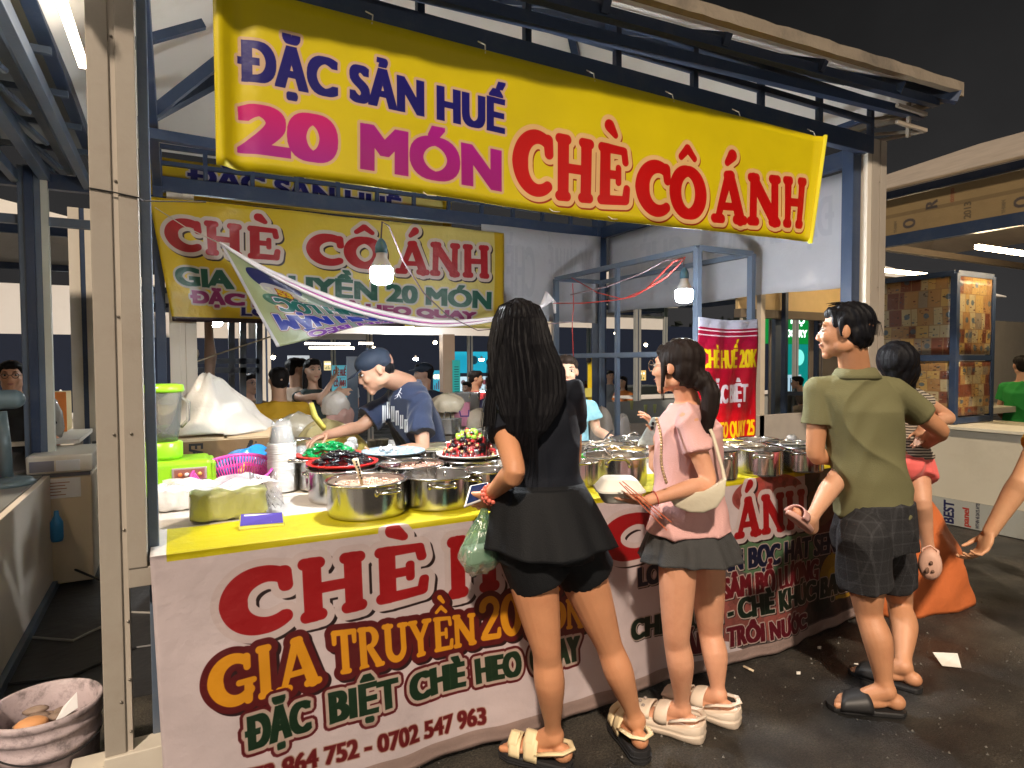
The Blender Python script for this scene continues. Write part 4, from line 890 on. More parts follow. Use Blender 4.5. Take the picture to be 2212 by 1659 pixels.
# caged shelf papered with leaflets
cgd = thing('display_cage', 'dark steel display cage with leaflet covered sides on the right stall counter', 'display case', (6.5, 3.4, .9))
for x, y in ((6.2, 3.1), (6.82, 3.1), (6.2, 3.85), (6.82, 3.85)):
    m_ = M(); m_.bar((x, y, .9), (x, y, 2.26), .055); part('post', m_, STEEL, cgd, bevel=.003)
for z in (2.26, 1.50, .93):
    for a, b_ in (((6.2, 3.1), (6.82, 3.1)), ((6.2, 3.1), (6.2, 3.85)), ((6.82, 3.1), (6.82, 3.85)), ((6.2, 3.85), (6.82, 3.85))):
        m_ = M(); m_.bar((*a, z), (*b_, z), .05); part('rail', m_, STEEL, cgd)
def leaflet(seed, w, h):
    r = random.Random(seed); A = Art(0, 0, w, h, 260, (.52, .40, .26)); y = 0
    while y < h:
        x = 0; hh = r.uniform(.10, .17)
        while x < w:
            ww = r.uniform(.05, .15); c_ = r.choice([(.66, .54, .32), (.58, .44, .27), (.42, .24, .16), (.64, .58, .44), (.50, .45, .38)])
            A.rect(x, y, min(w, x+ww-.006), min(h, y+hh-.006), c_)
            for k in range(r.randint(4, 14)):
                a, b = x+r.random()*ww*.8, y+r.random()*hh*.85; q = r.uniform(.004, .03); A.rect(a, b, min(w, a+q), min(h, b+r.choice([.003, .004, .012])), r.choice([(.12, .08, .06), (.25, .30, .36), (.30, .08, .05), (.55, .5, .4)]), .8)
            if r.random() < .3: A.dot(x+ww/2, y+hh/2, .025, (.25, .32, .38), .8)
            x += ww
        y += hh
    return A
for k, (fn, w_) in enumerate(((lambda u, v: (6.19, 3.84-.73*u, 1.53+.71*v), .73), (lambda u, v: (6.21+.6*u, 3.085, 1.53+.71*v), .6), (lambda u, v: (6.19, 3.84-.73*u, .97+.50*v), .73), (lambda u, v: (6.21+.6*u, 3.085, .97+.5*v), .6))):
    m_ = M(); m_.grid(lambda u, v: V(fn(u, v))+V((.003*math.sin(13*u), .003*math.sin(11*v+u), 0)), 14, 10)
    part('leaflet_sheet', m_, printed('leaflets%d' % k, to_image('leaf%d' % k, leaflet(k, w_, .7)), .3, bump=.5), cgd, solid=.002, smooth=True)
m_ = M(); m_.box((8.0, 3.9, .9), (9.6, 3.94, 1.95)); single('white_board', m_, mat('board_grey', (.52, .50, .46), .5), 'large grey white board standing behind the counter at the right edge', 'board')
m_ = M(); m_.box((7.2, 3.3, .93), (8.4, 3.9, .99)); single('carton_sheet', m_, BEIGE2, 'flat pale carton lying on the right stall counter', 'carton')
cupm = mat('cup_clear', (.85, .85, .82), .1, trans=.7)
m_ = M(); m_.lathe([(.04, .895), (.055, 1.0), (.058, 1.005), (.052, .995), (.038, .90)], (6.55, 2.05, 0), 20, True, True); single('plastic_tub', m_, cupm, 'clear plastic tub standing on the right stall counter by the edge of view', 'tub', smooth=True)
# orange woven sack
osk = M(); R = []
for i in range(50):
    v = i/49; z = .98*v; c_ = V((4.0-.40*v**1.4, 2.28+.05*v, z)); w_ = .50*(1-.14*v-.55*max(0, v-.3)**1.3)+.012*math.sin(9*v); 
    R.append([c_+V((math.cos(a)*w_*(1+.07*math.sin(3*a+4*v)+.035*math.sin(9*a+7*v)+.022*math.sin(17*a-12*v)+.02*math.sin(22*v+5*a)), math.sin(a)*w_*.62*(1+.08*math.sin(4*a-3*v)+.035*math.sin(11*a+9*v)+.02*math.sin(26*v-7*a)), .02*math.sin(5*a+3*v)*v)) for a in [2*PI*k/90 for k in range(90)]])
osk.ring(R); single('sack', osk, mat('orange_sack', (.60, .16, .05), .5, 0, .15, 6, .4, 22, dirt=.2, dirtcol=(.45, .12, .03)), 'big bright orange woven rubbish sack standing on the asphalt', 'sack', smooth=True)

# ------------------------------------------------------------------ STALLS AND LIGHTS FARTHER BACK
def far_stall(x, y, w, d, lab, h=2.7, panel=(2.1, 2.5), roofm=None, pm=BEIGE2, counter=True):
    t = thing('market_stall', lab, 'market stall', (x+w/2, y+d/2, 0))
    for (a, b_) in ((x, y), (x+w, y), (x, y+d), (x+w, y+d)):
        m_ = M(); m_.box((a-.05, b_-.03, 0), (a-.012, b_+.03, h)); part('clad_post', m_, pm, t)
        m_ = M(); m_.box((a-.012, b_-.022, 0), (a+.012, b_+.025, h)); part('steel_post', m_, STEEL, t)
        m_ = M(); m_.box((a+.012, b_-.03, 0), (a+.05, b_+.03, h)); part('clad_post', m_, pm, t)
    for yy_ in (y, y+d): m_ = M(); m_.bar((x, yy_, h-.05), (x+w, yy_, h-.05), .05, .09); part('beam', m_, STEEL, t)
    for xx_ in (x, x+w): m_ = M(); m_.bar((xx_, y, h-.05), (xx_, y+d, h-.05), .05, .09); part('beam', m_, STEEL, t)
    if panel: m_ = M(); m_.box((x+.06, y+.01, panel[0]), (x+w-.06, y+.03, panel[1])); part('name_panel', m_, WHITEP, t)
    m_ = M(); vs = [(x-.2, y-.2, h), (x+w+.2, y-.2, h), (x+w+.2, y+d+.2, h), (x-.2, y+d+.2, h), (x+w/2, y+d/2, h+.8)]
    m_.add(vs, [(0, 1, 4), (1, 2, 4), (2, 3, 4), (3, 0, 4)]); part('roof_sheet', m_, roofm or SHEET, t, solid=.02)
    if counter: m_ = M(); m_.box((x, y+.05, 0), (x+w, y+.1, .9)); part('counter_panel', m_, pm, t); m_ = M(); m_.box((x, y+.02, .902), (x+w, y+.6, .93)); part('counter_top', m_, WHITEP, t)
    return t
far_stall(-5.2, 8.0, 4.4, 3, 'white panelled stall seen far back between the left posts', panel=(1.79, 2.30), h=2.9)
far_stall(1.0, 8.2, 4.1, 3, 'stall straight behind with a white name panel and two tube lamps', panel=(1.86, 2.25), h=2.9, counter=False)
far_stall(-.6, 11.5, 3.8, 3, 'dim stall at the far left rear behind the bagged goods', panel=(1.9, 2.3), counter=False)
far_stall(6.2, 7.5, 3.6, 2.4, 'grey stall behind the display rack with drinks on its counter', panel=None, pm=mat('panel_greyish', (.30, .31, .30), .5))
far_stall(5.9, 11.0, 4, 3, 'far stall with a red decorated counter front', panel=(2.2, 2.5), pm=mat('panel_greyish', (.30, .31, .30), .5))
far_stall(10.6, 6.4, 3.4, 3, 'stall with cardboard screens between the posts at right rear', panel=None)
for x, z, lab in ((1.60, 1.75, 'upper'), (1.66, 1.69, 'lower')):
    m_ = M(); m_.bar((x, 9.0, z), (x+.62, 9.0, z), .028); single('tube_light', m_, TUBEC, '%s of the two thin tube lamps glowing behind the vendor' % lab, 'tube light')
m_ = M(); m_.bar((2.35, 9.0, 1.76), (2.55, 9.0, 1.76), .028); single('tube_light', m_, TUBEC, 'short tube lamp just left of the vendor cap', 'tube light')
FARB = glow('bulb_far', (.9, .97, 1.0), 170)
for x, y, Y, r, lab in ((463, 696, 6.6, .075, 'domed white lamp glowing above the white sack'), (883, 704, 7.9, .07, 'small lamp hanging under the white panel behind the vendor'), (1042, 876-30, 12, .05, 'tiny bright lamp far behind the long haired woman'), (898, 775, 14, .06, 'round lamp glowing above the capped customer'),
                        (1180, 749, 12, .05, 'tiny pale lamp beside the long dark hair'), (145, 710, 16, .06, 'small lamp seen in the gap beside the front post'), (131, 848, 16, .05, 'low faint lamp in the gap beside the front post'), (1040, 776, 10, .045, 'bare hanging bulb above the cyan sign')):
    p = at(x, y, Y=Y); m_ = M(); m_.lathe([(r*.1, -r*.6), (r*.7, -r*.5), (r, -r*.1), (r*.9, r*.2)], p, 16); t = thing('hanging_lamp', lab, 'lamp', tuple(p)); part('diffuser', m_, FARB, t, smooth=True)
    m_ = M(); m_.lathe([(r*.95, r*.21), (r*.5, r*.8), (r*.15, r*1.3)], p, 16); part('shade', m_, WHITEP, t, smooth=True)
# signs and lit shop fronts
def sign(name, lab, cat, x0, y0, x1, y1, Y, art_bg, items, emit, rough=.5):
    a, b_ = at(x0, y1, Y=Y), at(x1, y0, Y=Y); w_, h_ = b_.x-a.x, b_.z-a.z
    A = Art(0, 0, w_, h_, max(90, 260/h_ if h_ < 1 else 150), art_bg)
    for it in items:
        if it[0] == 't': m = text_mask(A, it[1], (it[2]*w_, it[3]*h_, it[4]*h_, it[5]*w_, it[3]*h_, it[4]*h_), it[7] if len(it) > 7 else .07); A.paint(m, it[6])
        elif it[0] == 'r': A.rect(it[1]*w_, it[2]*h_, it[3]*w_, it[4]*h_, it[5])
        elif it[0] == 'd': A.dot(it[1]*w_, it[2]*h_, it[3]*h_, it[4])
    m_ = M(); m_.grid(lambda u, v: (a.x+w_*u, Y, a.z+h_*v), 2, 2); me_ = printed('%s_%d' % (name, int(x0)), to_image('%s_%d' % (name, int(x0)), A), rough, emit=emit, bump=0)
    return single(name, m_, me_, lab, cat, solid=.02)
sign('shop_sign', 'backlit green shop sign reading LUXURY behind the right post', 'sign', 1640, 672, 1746, 742, 9.2, (.01, .32, .12), [('t', 'HỘ', .62, .60, .85, .92, (.8, .9, .85)), ('t', 'LUXURY', .40, .2, .42, .97, (.85, .9, .88))], 1.6)
sign('lit_kiosk', 'teal lit shop front below the green sign', 'shop', 1688, 744, 1748, 890, 9.3, (.02, .38, .36), [('d', .6, .8, .12, (.4, .75, .7)), ('r', 0, .28, .7, .55, (.5, .6, .65)), ('r', 0, .0, 1, .1, (.4, .3, .15))]+[('r', .05+.12*k, .3, .09+.12*k, .5, (.1, .15, .2)) for k in range(5)], 1.1)
sign('shop_sign', 'cyan lit board with hanging goods far behind the long haired woman', 'sign', 980, 760, 1100, 806, 12.5, (.05, .42, .50), [('d', .35, .6, .2, (.02, .12, .16)), ('d', .62, .5, .16, (.02, .12, .16)), ('d', .8, .6, .2, (.03, .05, .3))], 1.2)
sign('lit_kiosk', 'bright white shop shelves below the cyan board', 'shop', 976, 812, 1100, 846, 12.6, (.55, .62, .65), [('d', .1+.09*k, .3+.3*(k % 2), .17, (.15+.1*(k % 3), .18, .2)) for k in range(10)], 1.0)
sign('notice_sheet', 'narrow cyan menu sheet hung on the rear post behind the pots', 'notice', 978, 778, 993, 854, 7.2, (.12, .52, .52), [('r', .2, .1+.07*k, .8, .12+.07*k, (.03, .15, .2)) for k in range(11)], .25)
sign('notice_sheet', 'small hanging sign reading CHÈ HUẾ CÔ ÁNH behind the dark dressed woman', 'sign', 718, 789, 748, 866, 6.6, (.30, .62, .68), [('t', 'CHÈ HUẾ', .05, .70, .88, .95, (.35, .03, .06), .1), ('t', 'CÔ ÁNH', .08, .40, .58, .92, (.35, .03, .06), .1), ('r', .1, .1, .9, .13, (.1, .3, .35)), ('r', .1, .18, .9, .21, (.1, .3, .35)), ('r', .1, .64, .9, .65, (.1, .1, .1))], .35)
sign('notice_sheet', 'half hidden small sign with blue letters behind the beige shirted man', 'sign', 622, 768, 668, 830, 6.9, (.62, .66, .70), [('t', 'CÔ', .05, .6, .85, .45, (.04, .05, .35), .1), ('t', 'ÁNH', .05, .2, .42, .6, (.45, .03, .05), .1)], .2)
sign('lit_kiosk', 'pale lit kiosk far behind the capped customer', 'shop', 868, 815, 912, 850, 13, (.25, .50, .55), [('r', .05+.12*k, 0, .08+.12*k, .4, (.03, .08, .1)) for k in range(8)], .9)
sign('bunting_cloth', 'strip of red bunting with pale scallops behind the rack post', 'bunting', 1228, 822, 1300, 852, 10.8, (.30, .02, .06), [('d', .08+.12*k, .85, .16, (.4, .45, .5)) for k in range(8)], 0)
yb = thing('yellow_locker', 'tall bright yellow roller banner standing behind the steel post', 'banner stand', tuple(at(1282, 930, Y=9.4)))
p0, p1 = at(1270, 900, Y=9.4), at(1293, 758+15, Y=9.4)
m_ = M(); m_.box((p0.x, 9.38, p0.z-.3), (p1.x, 9.42, p1.z)); part('panel', m_, mat('yellow_panel', (.75, .55, .02), .4), yb, bevel=.01)
m_ = M(); q0, q1 = at(1264, 858, Y=9.36), at(1283, 838, Y=9.36); m_.box((q0.x, 9.35, q0.z), (q1.x, 9.37, q1.z)); part('notice', m_, mat('yellow_pale', (.65, .6, .15), .4), yb)
m_ = M(); q0 = at(1272, 778, Y=9.36); m_.ell(tuple(q0), (.06, .01, .05)); part('black_mark', m_, BLACK, yb)
# cardboard screens right rear
for k, (x0, x1, y0, y1, Y) in enumerate(((1745, 1775, 680, 1035, 6.0), (1660, 1672, 690, 1000, 5.6), (1712, 1745, 875, 1040, 5.9), (1775, 1880, 625, 960, 6.2))):
    a, b_ = at(x0, y1, Y=Y), at(x1, y0, Y=Y); m_ = M(); m_.box((a.x, Y, a.z), (b_.x, Y+.02, b_.z))
    single('cardboard_screen', m_, mat('screen_card', (.34, .30, .27), .75, var=.1), ('narrow cardboard strip hanging beside the green sign', 'bowed cardboard strip beside the poster edge', 'short cardboard screen under the teal shop front', 'wide dim cardboard screen behind the polo shirted man')[k], 'screen')
for k, (x, w_, Y, m2) in enumerate(((1672, 20, 5.4, STEELG), (1693, 11, 5.2, STEEL), (1762, 10, 5.7, STEEL), (1640, 14, 5.0, mat('post_cream', (.5, .44, .36), .5)))):
    a, b_ = at(x, 1060, Y=Y), at(x+w_, 600, Y=Y); m_ = M(); m_.box((a.x, Y, 0), (b_.x, Y+.06, 2.5))
    single('steel_post', m_, m2, ('broad grey post just right of the red poster', 'thin dark post left of the green sign', 'dark post right of the green sign', 'narrow cream post touching the poster edge')[k], 'post')
a = at(1500, 1040, Y=5.05); m_ = M(); m_.box((4.0, 5.0, 0), (7.4, 5.06, .85)); single('low_wall', m_, mat('panel_dim', (.36, .33, .30), .6), 'low grey panel wall behind the poster and the right pots', 'wall')
m_ = M(); m_.bar(at(1690, 770+80, Y=5.25), at(1762, 850, Y=5.7), .05); single('cross_rail', m_, STEEL, 'dark cross rail in front of the teal shop front', 'rail')
# counters of the back row stall seen behind the rack (grey) with a few cups
m_ = M(); m_.box((3.9, 5.6, .0), (6.0, 5.65, 1.03)); single('low_wall', m_, mat('panel_dim2', (.22, .24, .25), .6), 'grey counter wall behind the steel rack', 'wall')
for k, (x, y) in enumerate(((1362, 885), (1392, 893), (1412, 892))):
    p = at(x, y, Y=5.62); m_ = M(); m_.lathe([(.025, 0), (.035, .10), (.036, .102)], p, 14); single('drink_cup', m_, mat('cup_y', (.45, .48, .2), .3), ('tall cup of yellow drink with a straw on the grey counter', 'small cup in the middle of the grey counter', 'small cup at the right of the grey counter')[k], 'cup', smooth=True)
# dark trees and a dim wall closing the view, far off
far = M(); rr_ = random.Random(3)
for k in range(2600):
    x = rr_.uniform(-14, 34); h = 1.3+1.0*math.sin(x*.7)+.7*math.sin(x*1.9+1)+2.2; z = rr_.uniform(.1, max(.8, h)); s = rr_.uniform(.12, .32)
    a = rr_.uniform(0, PI); c_, s_ = math.cos(a)*s, math.sin(a)*s; y = 24+rr_.uniform(-1, 1)
    far.add([(x-c_, y-s_, z-s*.3), (x+c_*.3, y+s_, z-s*.5), (x+c_, y+s_*.3, z+s*.4), (x-c_*.3, y-s_*.6, z+s*.5)], [(0, 1, 2, 3)])
tag(part('tree_belt', far, mat('night_leaves', (.008, .014, .012), .7, var=.4)), 'dark belt of trees far beyond the market stalls', 'trees', kind='stuff')
DARKN = mat('night_wall', (.006, .014, .04), .8)
m_ = M(); m_.box((-16, 19.5, 0), (36, 19.8, 2.9)); single('boundary_wall', m_, DARKN, 'long dark blue boundary wall closing the market at the back', 'wall')
# thin white trunk and cord details left rear
m_ = M(); a = at(452, 735, Y=5.4); b_ = at(453, 860, Y=5.4); m_.tube([at(450, 690, Y=5.4), a, at(455, 770, Y=5.4), at(453, 800, Y=5.4), b_], [.03, .032, .045, .035, .04], 12); single('wrapped_roll', m_, mat('roll_brown', (.30, .20, .15), .6), 'brown wrapped roll hanging above the white sack', 'roll', smooth=True)
hb = M(); p = at(403, 775, Y=5.5)
hb.ell(p, (.085, .06, .11), n=20, m=12); hb.v = [(x+.012*math.sin(40*z+9*x), y, z+.01*math.sin(50*x)) for x, y, z in hb.v]; single('plastic_bag', hb, mat('bag_cream', (.62, .56, .40), .4, bump=.5, bscale=12), 'cream plastic bag hanging beside the rear clad post', 'bag', smooth=True)
rk = thing('display_rack', 'dark steel rack behind the white sack at the left rear', 'display rack', tuple(at(470, 900, Y=6.0)))
for a, b_ in (((388, 700), (388, 960)), ((560, 690), (560, 960)), ((500, 690), (500, 900)), ((525, 690), (525, 900)), ((388, 780), (560, 780)), ((388, 800), (560, 800))):
    m_ = M(); m_.bar(at(*a, Y=6.0), at(*b_, Y=6.0), .05); part('rail', m_, STEELG, rk)
m_ = M(); m_.tube([at(388, 795, Y=5.3), at(470, 765, Y=5.2), at(530, 745, Y=5.1), at(600, 722, Y=5.0)], .006, 6); single('rope', m_, mat('rope', (.5, .42, .3), .8), 'taut pale rope crossing behind the folded banner', 'rope')
# post with shiny wrapping and notice behind
m_ = M(); a, b_ = at(958, 900, Y=7.3), at(982, 722, Y=7.3); m_.box((a.x, 7.3, .0), (b_.x, 7.42, b_.z)); single('wrapped_post', m_, mat('wrap_brown', (.34, .27, .22), .25, .3), 'shiny brown wrapped post behind the aluminium pot', 'post')
m_ = M(); a, b_ = at(752, 900, Y=6.9), at(772, 770, Y=6.9); m_.box((a.x, 6.9, .0), (b_.x, 6.95, b_.z)); single('steel_post', m_, STEELG, 'grey post between the hanging sign and the vendor', 'post')
# unseen stall with tube lamps, added behind the camera as fill light
op = thing('market_stall', 'open stall across the lane behind the photographer with warm tube lamps', 'market stall', (1, -3.6, 0))
for x in (-2, 1.5, 5): m_ = M(); m_.box((x-.06, -3.06, 0), (x+.06, -2.94, 2.7)); part('clad_post', m_, BEIGE2, op)
m_ = M(); m_.bar((-2.2, -3, 2.74), (5.2, -3, 2.74), .08, .1); part('beam', m_, STEEL, op)
m_ = M(); m_.box((-2.3, -5.5, 2.80), (5.3, -2.9, 2.84)); part('roof_sheet', m_, SHEET, op)
m_ = M(); m_.box((-2, -3.1, 0), (5, -3.05, .9)); part('counter_panel', m_, BEIGE2, op)
for k, x in enumerate((-1.6, .6, 2.8)):
    m_ = M(); m_.bar((x, -3.0, 2.62), (x+1.2, -3.0, 2.62), .04); single('tube_light', m_, glow('tube_fill', (1, .86, .70), 58), ('left', 'middle', 'right')[k]+' tube lamp of the stall across the lane', 'tube light')

# more of the lit market far behind
for k, (x0, x1, y0, y1, Y, c_, e_, lab) in enumerate(((398, 440, 842, 866, 15, (.30, .10, .25), .8, 'low violet lit booth far behind the blender'), (470, 500, 850, 872, 17, (.5, .42, .25), 1.2, 'tiny warm lit booth behind the white sack'), (575, 592, 800, 830, 15, (.1, .25, .5), .8, 'narrow blue lit booth beside the mustard polo shirt'),
    (775, 800, 806, 824, 16, (.55, .5, .4), 1.3, 'small cream lit booth left of the vendor cap'), (936, 956, 800, 846, 15, (.12, .42, .5), .9, 'narrow teal booth left of the wrapped post'), (1312, 1350, 838, 868, 15, (.4, .1, .12), .6, 'dim red booth seen through the rack'), (1372, 1395, 800, 822, 17, (.6, .5, .3), 1.2, 'far warm booth left of the girl with glasses'), (700, 716, 780, 800, 16, (.6, .55, .4), 1.2, 'far warm booth above the raised hand'))):
    sign('lit_kiosk', lab, 'shop', x0, y0, x1, y1, Y, c_, [('r', .1+.2*j, .1, .2+.2*j, .3+.1*(j % 3), (c_[2]*.4, c_[0]*.4, c_[1]*.3)) for j in range(4)]+[('d', .2+.3*j, .7, .12, (.8, .8, .7)) for j in range(3)], e_)
for x, y, Y, lab in ((420, 742, 15, 'faint lamp left of the brown roll'), (502, 764, 17, 'faint lamp between the rack bars'), (590, 772, 16, 'faint lamp above the mustard polo shirt'), (806, 752, 15, 'small lamp above the vendor cap'), (940, 740, 16, 'small lamp left of the wrapped post'), (1252, 700, 15, 'lamp seen through the rack left bay'), (1330, 720, 16, 'lamp seen through the rack middle bay'), (1395, 745, 14, 'lamp above the girl with glasses')):
    p = at(x, y, Y=Y); r = .05; t = thing('hanging_lamp', lab, 'lamp', tuple(p)); m_ = M(); m_.ell(p, (r, r, r), n=12, m=8); part('diffuser', m_, glow('lamp_far_warm', (1, .85, .6), 25), t, smooth=True)
    m_ = M(); m_.lathe([(r*.6, r*.8), (r*.3, r*1.4), (.008, r*2.6)], p, 12); part('cap', m_, BLACK, t, smooth=True)
# ================================================================== ON THE COUNTER
ZC = .9025
def sph(c, r, n=8, m=6): return M().ell(c, (r, r, r), n=n, m=m)
def make_pot(name, label, r, h, loc, ang=0, group='stainless steel pots standing on the counter', fill=None, handles='side', wall=CHROME, rim=True, fillz=.72, gr=True):
    t = thing(name, label, 'pot', loc, group if gr else None); t.rotation_euler.z = ang
    m_ = M(); m_.lathe([(r*.90, 0), (r*.965, h*.01), (r*.99, h*.035), (r, h*.07), (r, h*.085), (r, h*.11), (r, h*.5), (r, h*.9), (r, h*.97), (r, h*.985)], n=56, cap1=False); part('body', m_, wall, t, smooth=True, local=True)
    m_ = M(); m_.lathe([(r*.975, h*.985), (r*.972, h*.1), (r*.9, h*.05), (0.001, h*.05)], n=56, cap0=False); part('inside', m_, CHROME2, t, smooth=True, local=True)
    m_ = M(); n = 56; m_.ring([[V(((r*1.0+.0075*math.cos(b)+.004)*math.cos(2*PI*j/n), (r*1.0+.0075*math.cos(b)+.004)*math.sin(2*PI*j/n), h+.005*math.sin(b))) for j in range(n)] for b in [2*PI*k/8 for k in range(9)]], False, False); part('rim', m_, CHROME, t, smooth=True, local=True)
    for s_ in (0, 1):
        m_ = M(); a0 = s_*PI; L = []
        for k in range(9):
            b = -.36+.72*k/8; e = r+.002+.032*math.sin(PI*k/8)**.6
            L.append((e*math.cos(a0+b), e*math.sin(a0+b), h*.80 if handles == 'side' else h*.82+.045*math.sin(PI*k/8)))
        m_.tube(L, .0048, 8, flat=1.0); hd = part('handle', m_, CHROME, t, smooth=True, local=True)
        for k in (0, 8):
            m_ = M(); m_.ell(L[k], (.010, .010, .016), n=8, m=6); q = part('bracket', m_, CHROME, hd, local=True, smooth=True)
    if fill:
        kind, col = fill[0], fill[1]
        m_ = M(); m_.grid(lambda u, v: (0, 0, 0), 1, 1); m_ = M()
        rings = [[V((q*r*.972*math.cos(2*PI*j/40), q*r*.972*math.sin(2*PI*j/40), h*fillz+.003*math.sin(9*q+5*j))) for j in range(40)] for q in (.02, .25, .5, .75, 1)]
        m_.ring(rings, True, False); part('soup', m_, mat('soup_%.2f%.2f%.2f' % col, col, .12, 0, .35, 30, .4, 25), t, local=True, smooth=True)
        if kind == 'bits':
            m_ = M(); rr = random.Random(int(r*1e5)+int(h*1e5))
            for k in range(70):
                a, q = rr.uniform(0, 2*PI), r*.93*math.sqrt(rr.random()); m_.ell((q*math.cos(a), q*math.sin(a), h*fillz+.002), (rr.uniform(.004, .010), rr.uniform(.004, .009), .005), n=7, m=5)
            part('bits', m_, mat('bits_%.2f%.2f%.2f' % fill[2], fill[2], .35, var=.6, scale=60), t, local=True, smooth=True)
    return t
def spot(cx, yb, hw, yf, z=ZC):
    """centre, radius and height of a round pot from its outline"""
    p = at(cx, yb, Z=z); d = (p-CP).dot(FWD); v = sight(cx); r = hw*d/FD
    r = r*(1+r*.0); c_ = p+v*r; d2 = (c_-CP).dot(FWD); r = hw*d2/FD; c_ = p+v*r
    top = at(cx, yf, Y=(p.y)); return (c_.x, c_.y, z), r, max(.04, top.z-z)
def spotY(cx, yf, hw, Y=None, z=ZC, h=.135):
    """the same for a pot whose foot is hidden: h is its height, yf the front edge of its rim"""
    f = at(cx, yf, Z=z+h); v = sight(cx); r = .15
    for _ in range(4): c_ = f+v*r; r = hw*(c_-CP).dot(FWD)/FD
    return (c_.x, c_.y, z), r, h
def pot(label, s, ang=0, **k): return make_pot('cooking_pot', label, s[1], s[2], s[0], ang, **k)
ps = {}
ps['c'] = spot(792, 1127, 82, 1052); ps['d'] = spot(946, 1106, 73, 1037); ps['b'] = spot(742, 1099, 72, 1032); ps['a'] = spot(712, 1069, 66, 1012)
for q_, dy_ in (('b', .055), ('a', .065)): (x_, y_, z_), r_, h_ = ps[q_]; ps[q_] = ((x_+dy_*.2, y_+dy_, z_), r_*1.01, h_+dy_*.2)
def hang(cx, deg): v = sight(cx); return math.atan2(v.y, v.x)+math.radians(deg)
pot('biggest front pot with a black spotted spoon standing in pale dessert soup', ps['c'], hang(792, 215), fill=('bits', (.42, .30, .22), (.62, .40, .32)), fillz=.85)
pot('shiny front pot right of the spotted spoon, its handle facing the lane', ps['d'], hang(946, 188), fill=('flat', (.20, .17, .14)), fillz=.6)
pot('pot carrying the red tray of black jelly', ps['b'], hang(742, 250))
pot('pot carrying the red tray of green jelly at the left end', ps['a'], hang(712, 250))
Y2 = 2.62
pot('pot under the light blue plate', spotY(850, 1000, 60, 2.66), 1.2)
pot('pot of pinkish bits with a dark ladle between the trays and the blue plate', spotY(890, 1012, 68, 2.52), .4, fill=('bits', (.36, .24, .19), (.55, .30, .24)), fillz=.88)
pot('pot with clear syrup just behind the bean tray', spotY(958, 975, 72, 2.86), .3, fill=('flat', (.42, .38, .22)), fillz=.85)
bt = spotY(1014, 1000, 66, 2.66); pot('pot carrying the mound of red and black beans', bt, .9)
pot('pot with a ladle half hidden behind the hand with the phone', spotY(1055, 1022, 46, 2.45), .4, fill=('flat', (.3, .25, .2)), fillz=.7)
pot('narrow pot just right of the black shirt', spot(1243, 1056, 38, 1003), 0, fill=('flat', (.4, .3, .2)), fillz=.8)
pot('large pot with loop handle behind the white foam box', spotY(1330, 993, 66, 2.52), hang(1330, 185), handles='loop', fill=('flat', (.30, .24, .17)), fillz=.8)
pot('wide pot near the back edge beside the black shirt', spotY(1298, 966, 50, 2.86), .6, handles='loop', fill=('bits', (.45, .35, .2), (.5, .4, .2)), fillz=.85)
pot('pot of yellow brown stew left of the pink shirt', spotY(1346, 977, 50, 2.72), .1, handles='loop', fill=('bits', (.42, .28, .07), (.5, .34, .1)), fillz=.9)
pot('rearmost pot with loop handle below the raised phone', spotY(1360, 952, 42, 2.93), hang(1360, 170), handles='loop', fill=('flat', (.2, .2, .2)), fillz=.7)
pot('front pot right behind the pink shirt', spot(1552, 1040, 40, 976), hang(1552, 200), fill=('flat', (.3, .25, .18)), fillz=.8)
pot('front pot midway between the girl and the man', spot(1640, 1031, 48, 975), hang(1640, 190), fill=('flat', (.35, .28, .2)), fillz=.8)
pot('front pot nearest the polo shirted man', spot(1729, 1022, 46, 969), hang(1729, 180), fill=('bits', (.5, .45, .3), (.6, .55, .4)), fillz=.85)
pot('back pot full of yellow corn below the poster', spotY(1578, 955, 26, 2.80), .2, fill=('bits', (.72, .50, .04), (.80, .58, .05)), fillz=.98)
pot('back pot with syrup right below the red poster', spotY(1637, 955, 44, 2.86), .2, fill=('flat', (.45, .40, .3)), fillz=.8)
pot('back pot beside the small white bag', spotY(1705, 962, 46, 2.78), .8, fill=('bits', (.50, .45, .36), (.6, .55, .45)), fillz=.85)
pot('middle pot glimpsed behind the front pots under the poster', spotY(1605, 966, 46, 2.62), .4, fill=('bits', (.45, .35, .22), (.6, .48, .3)), fillz=.9)
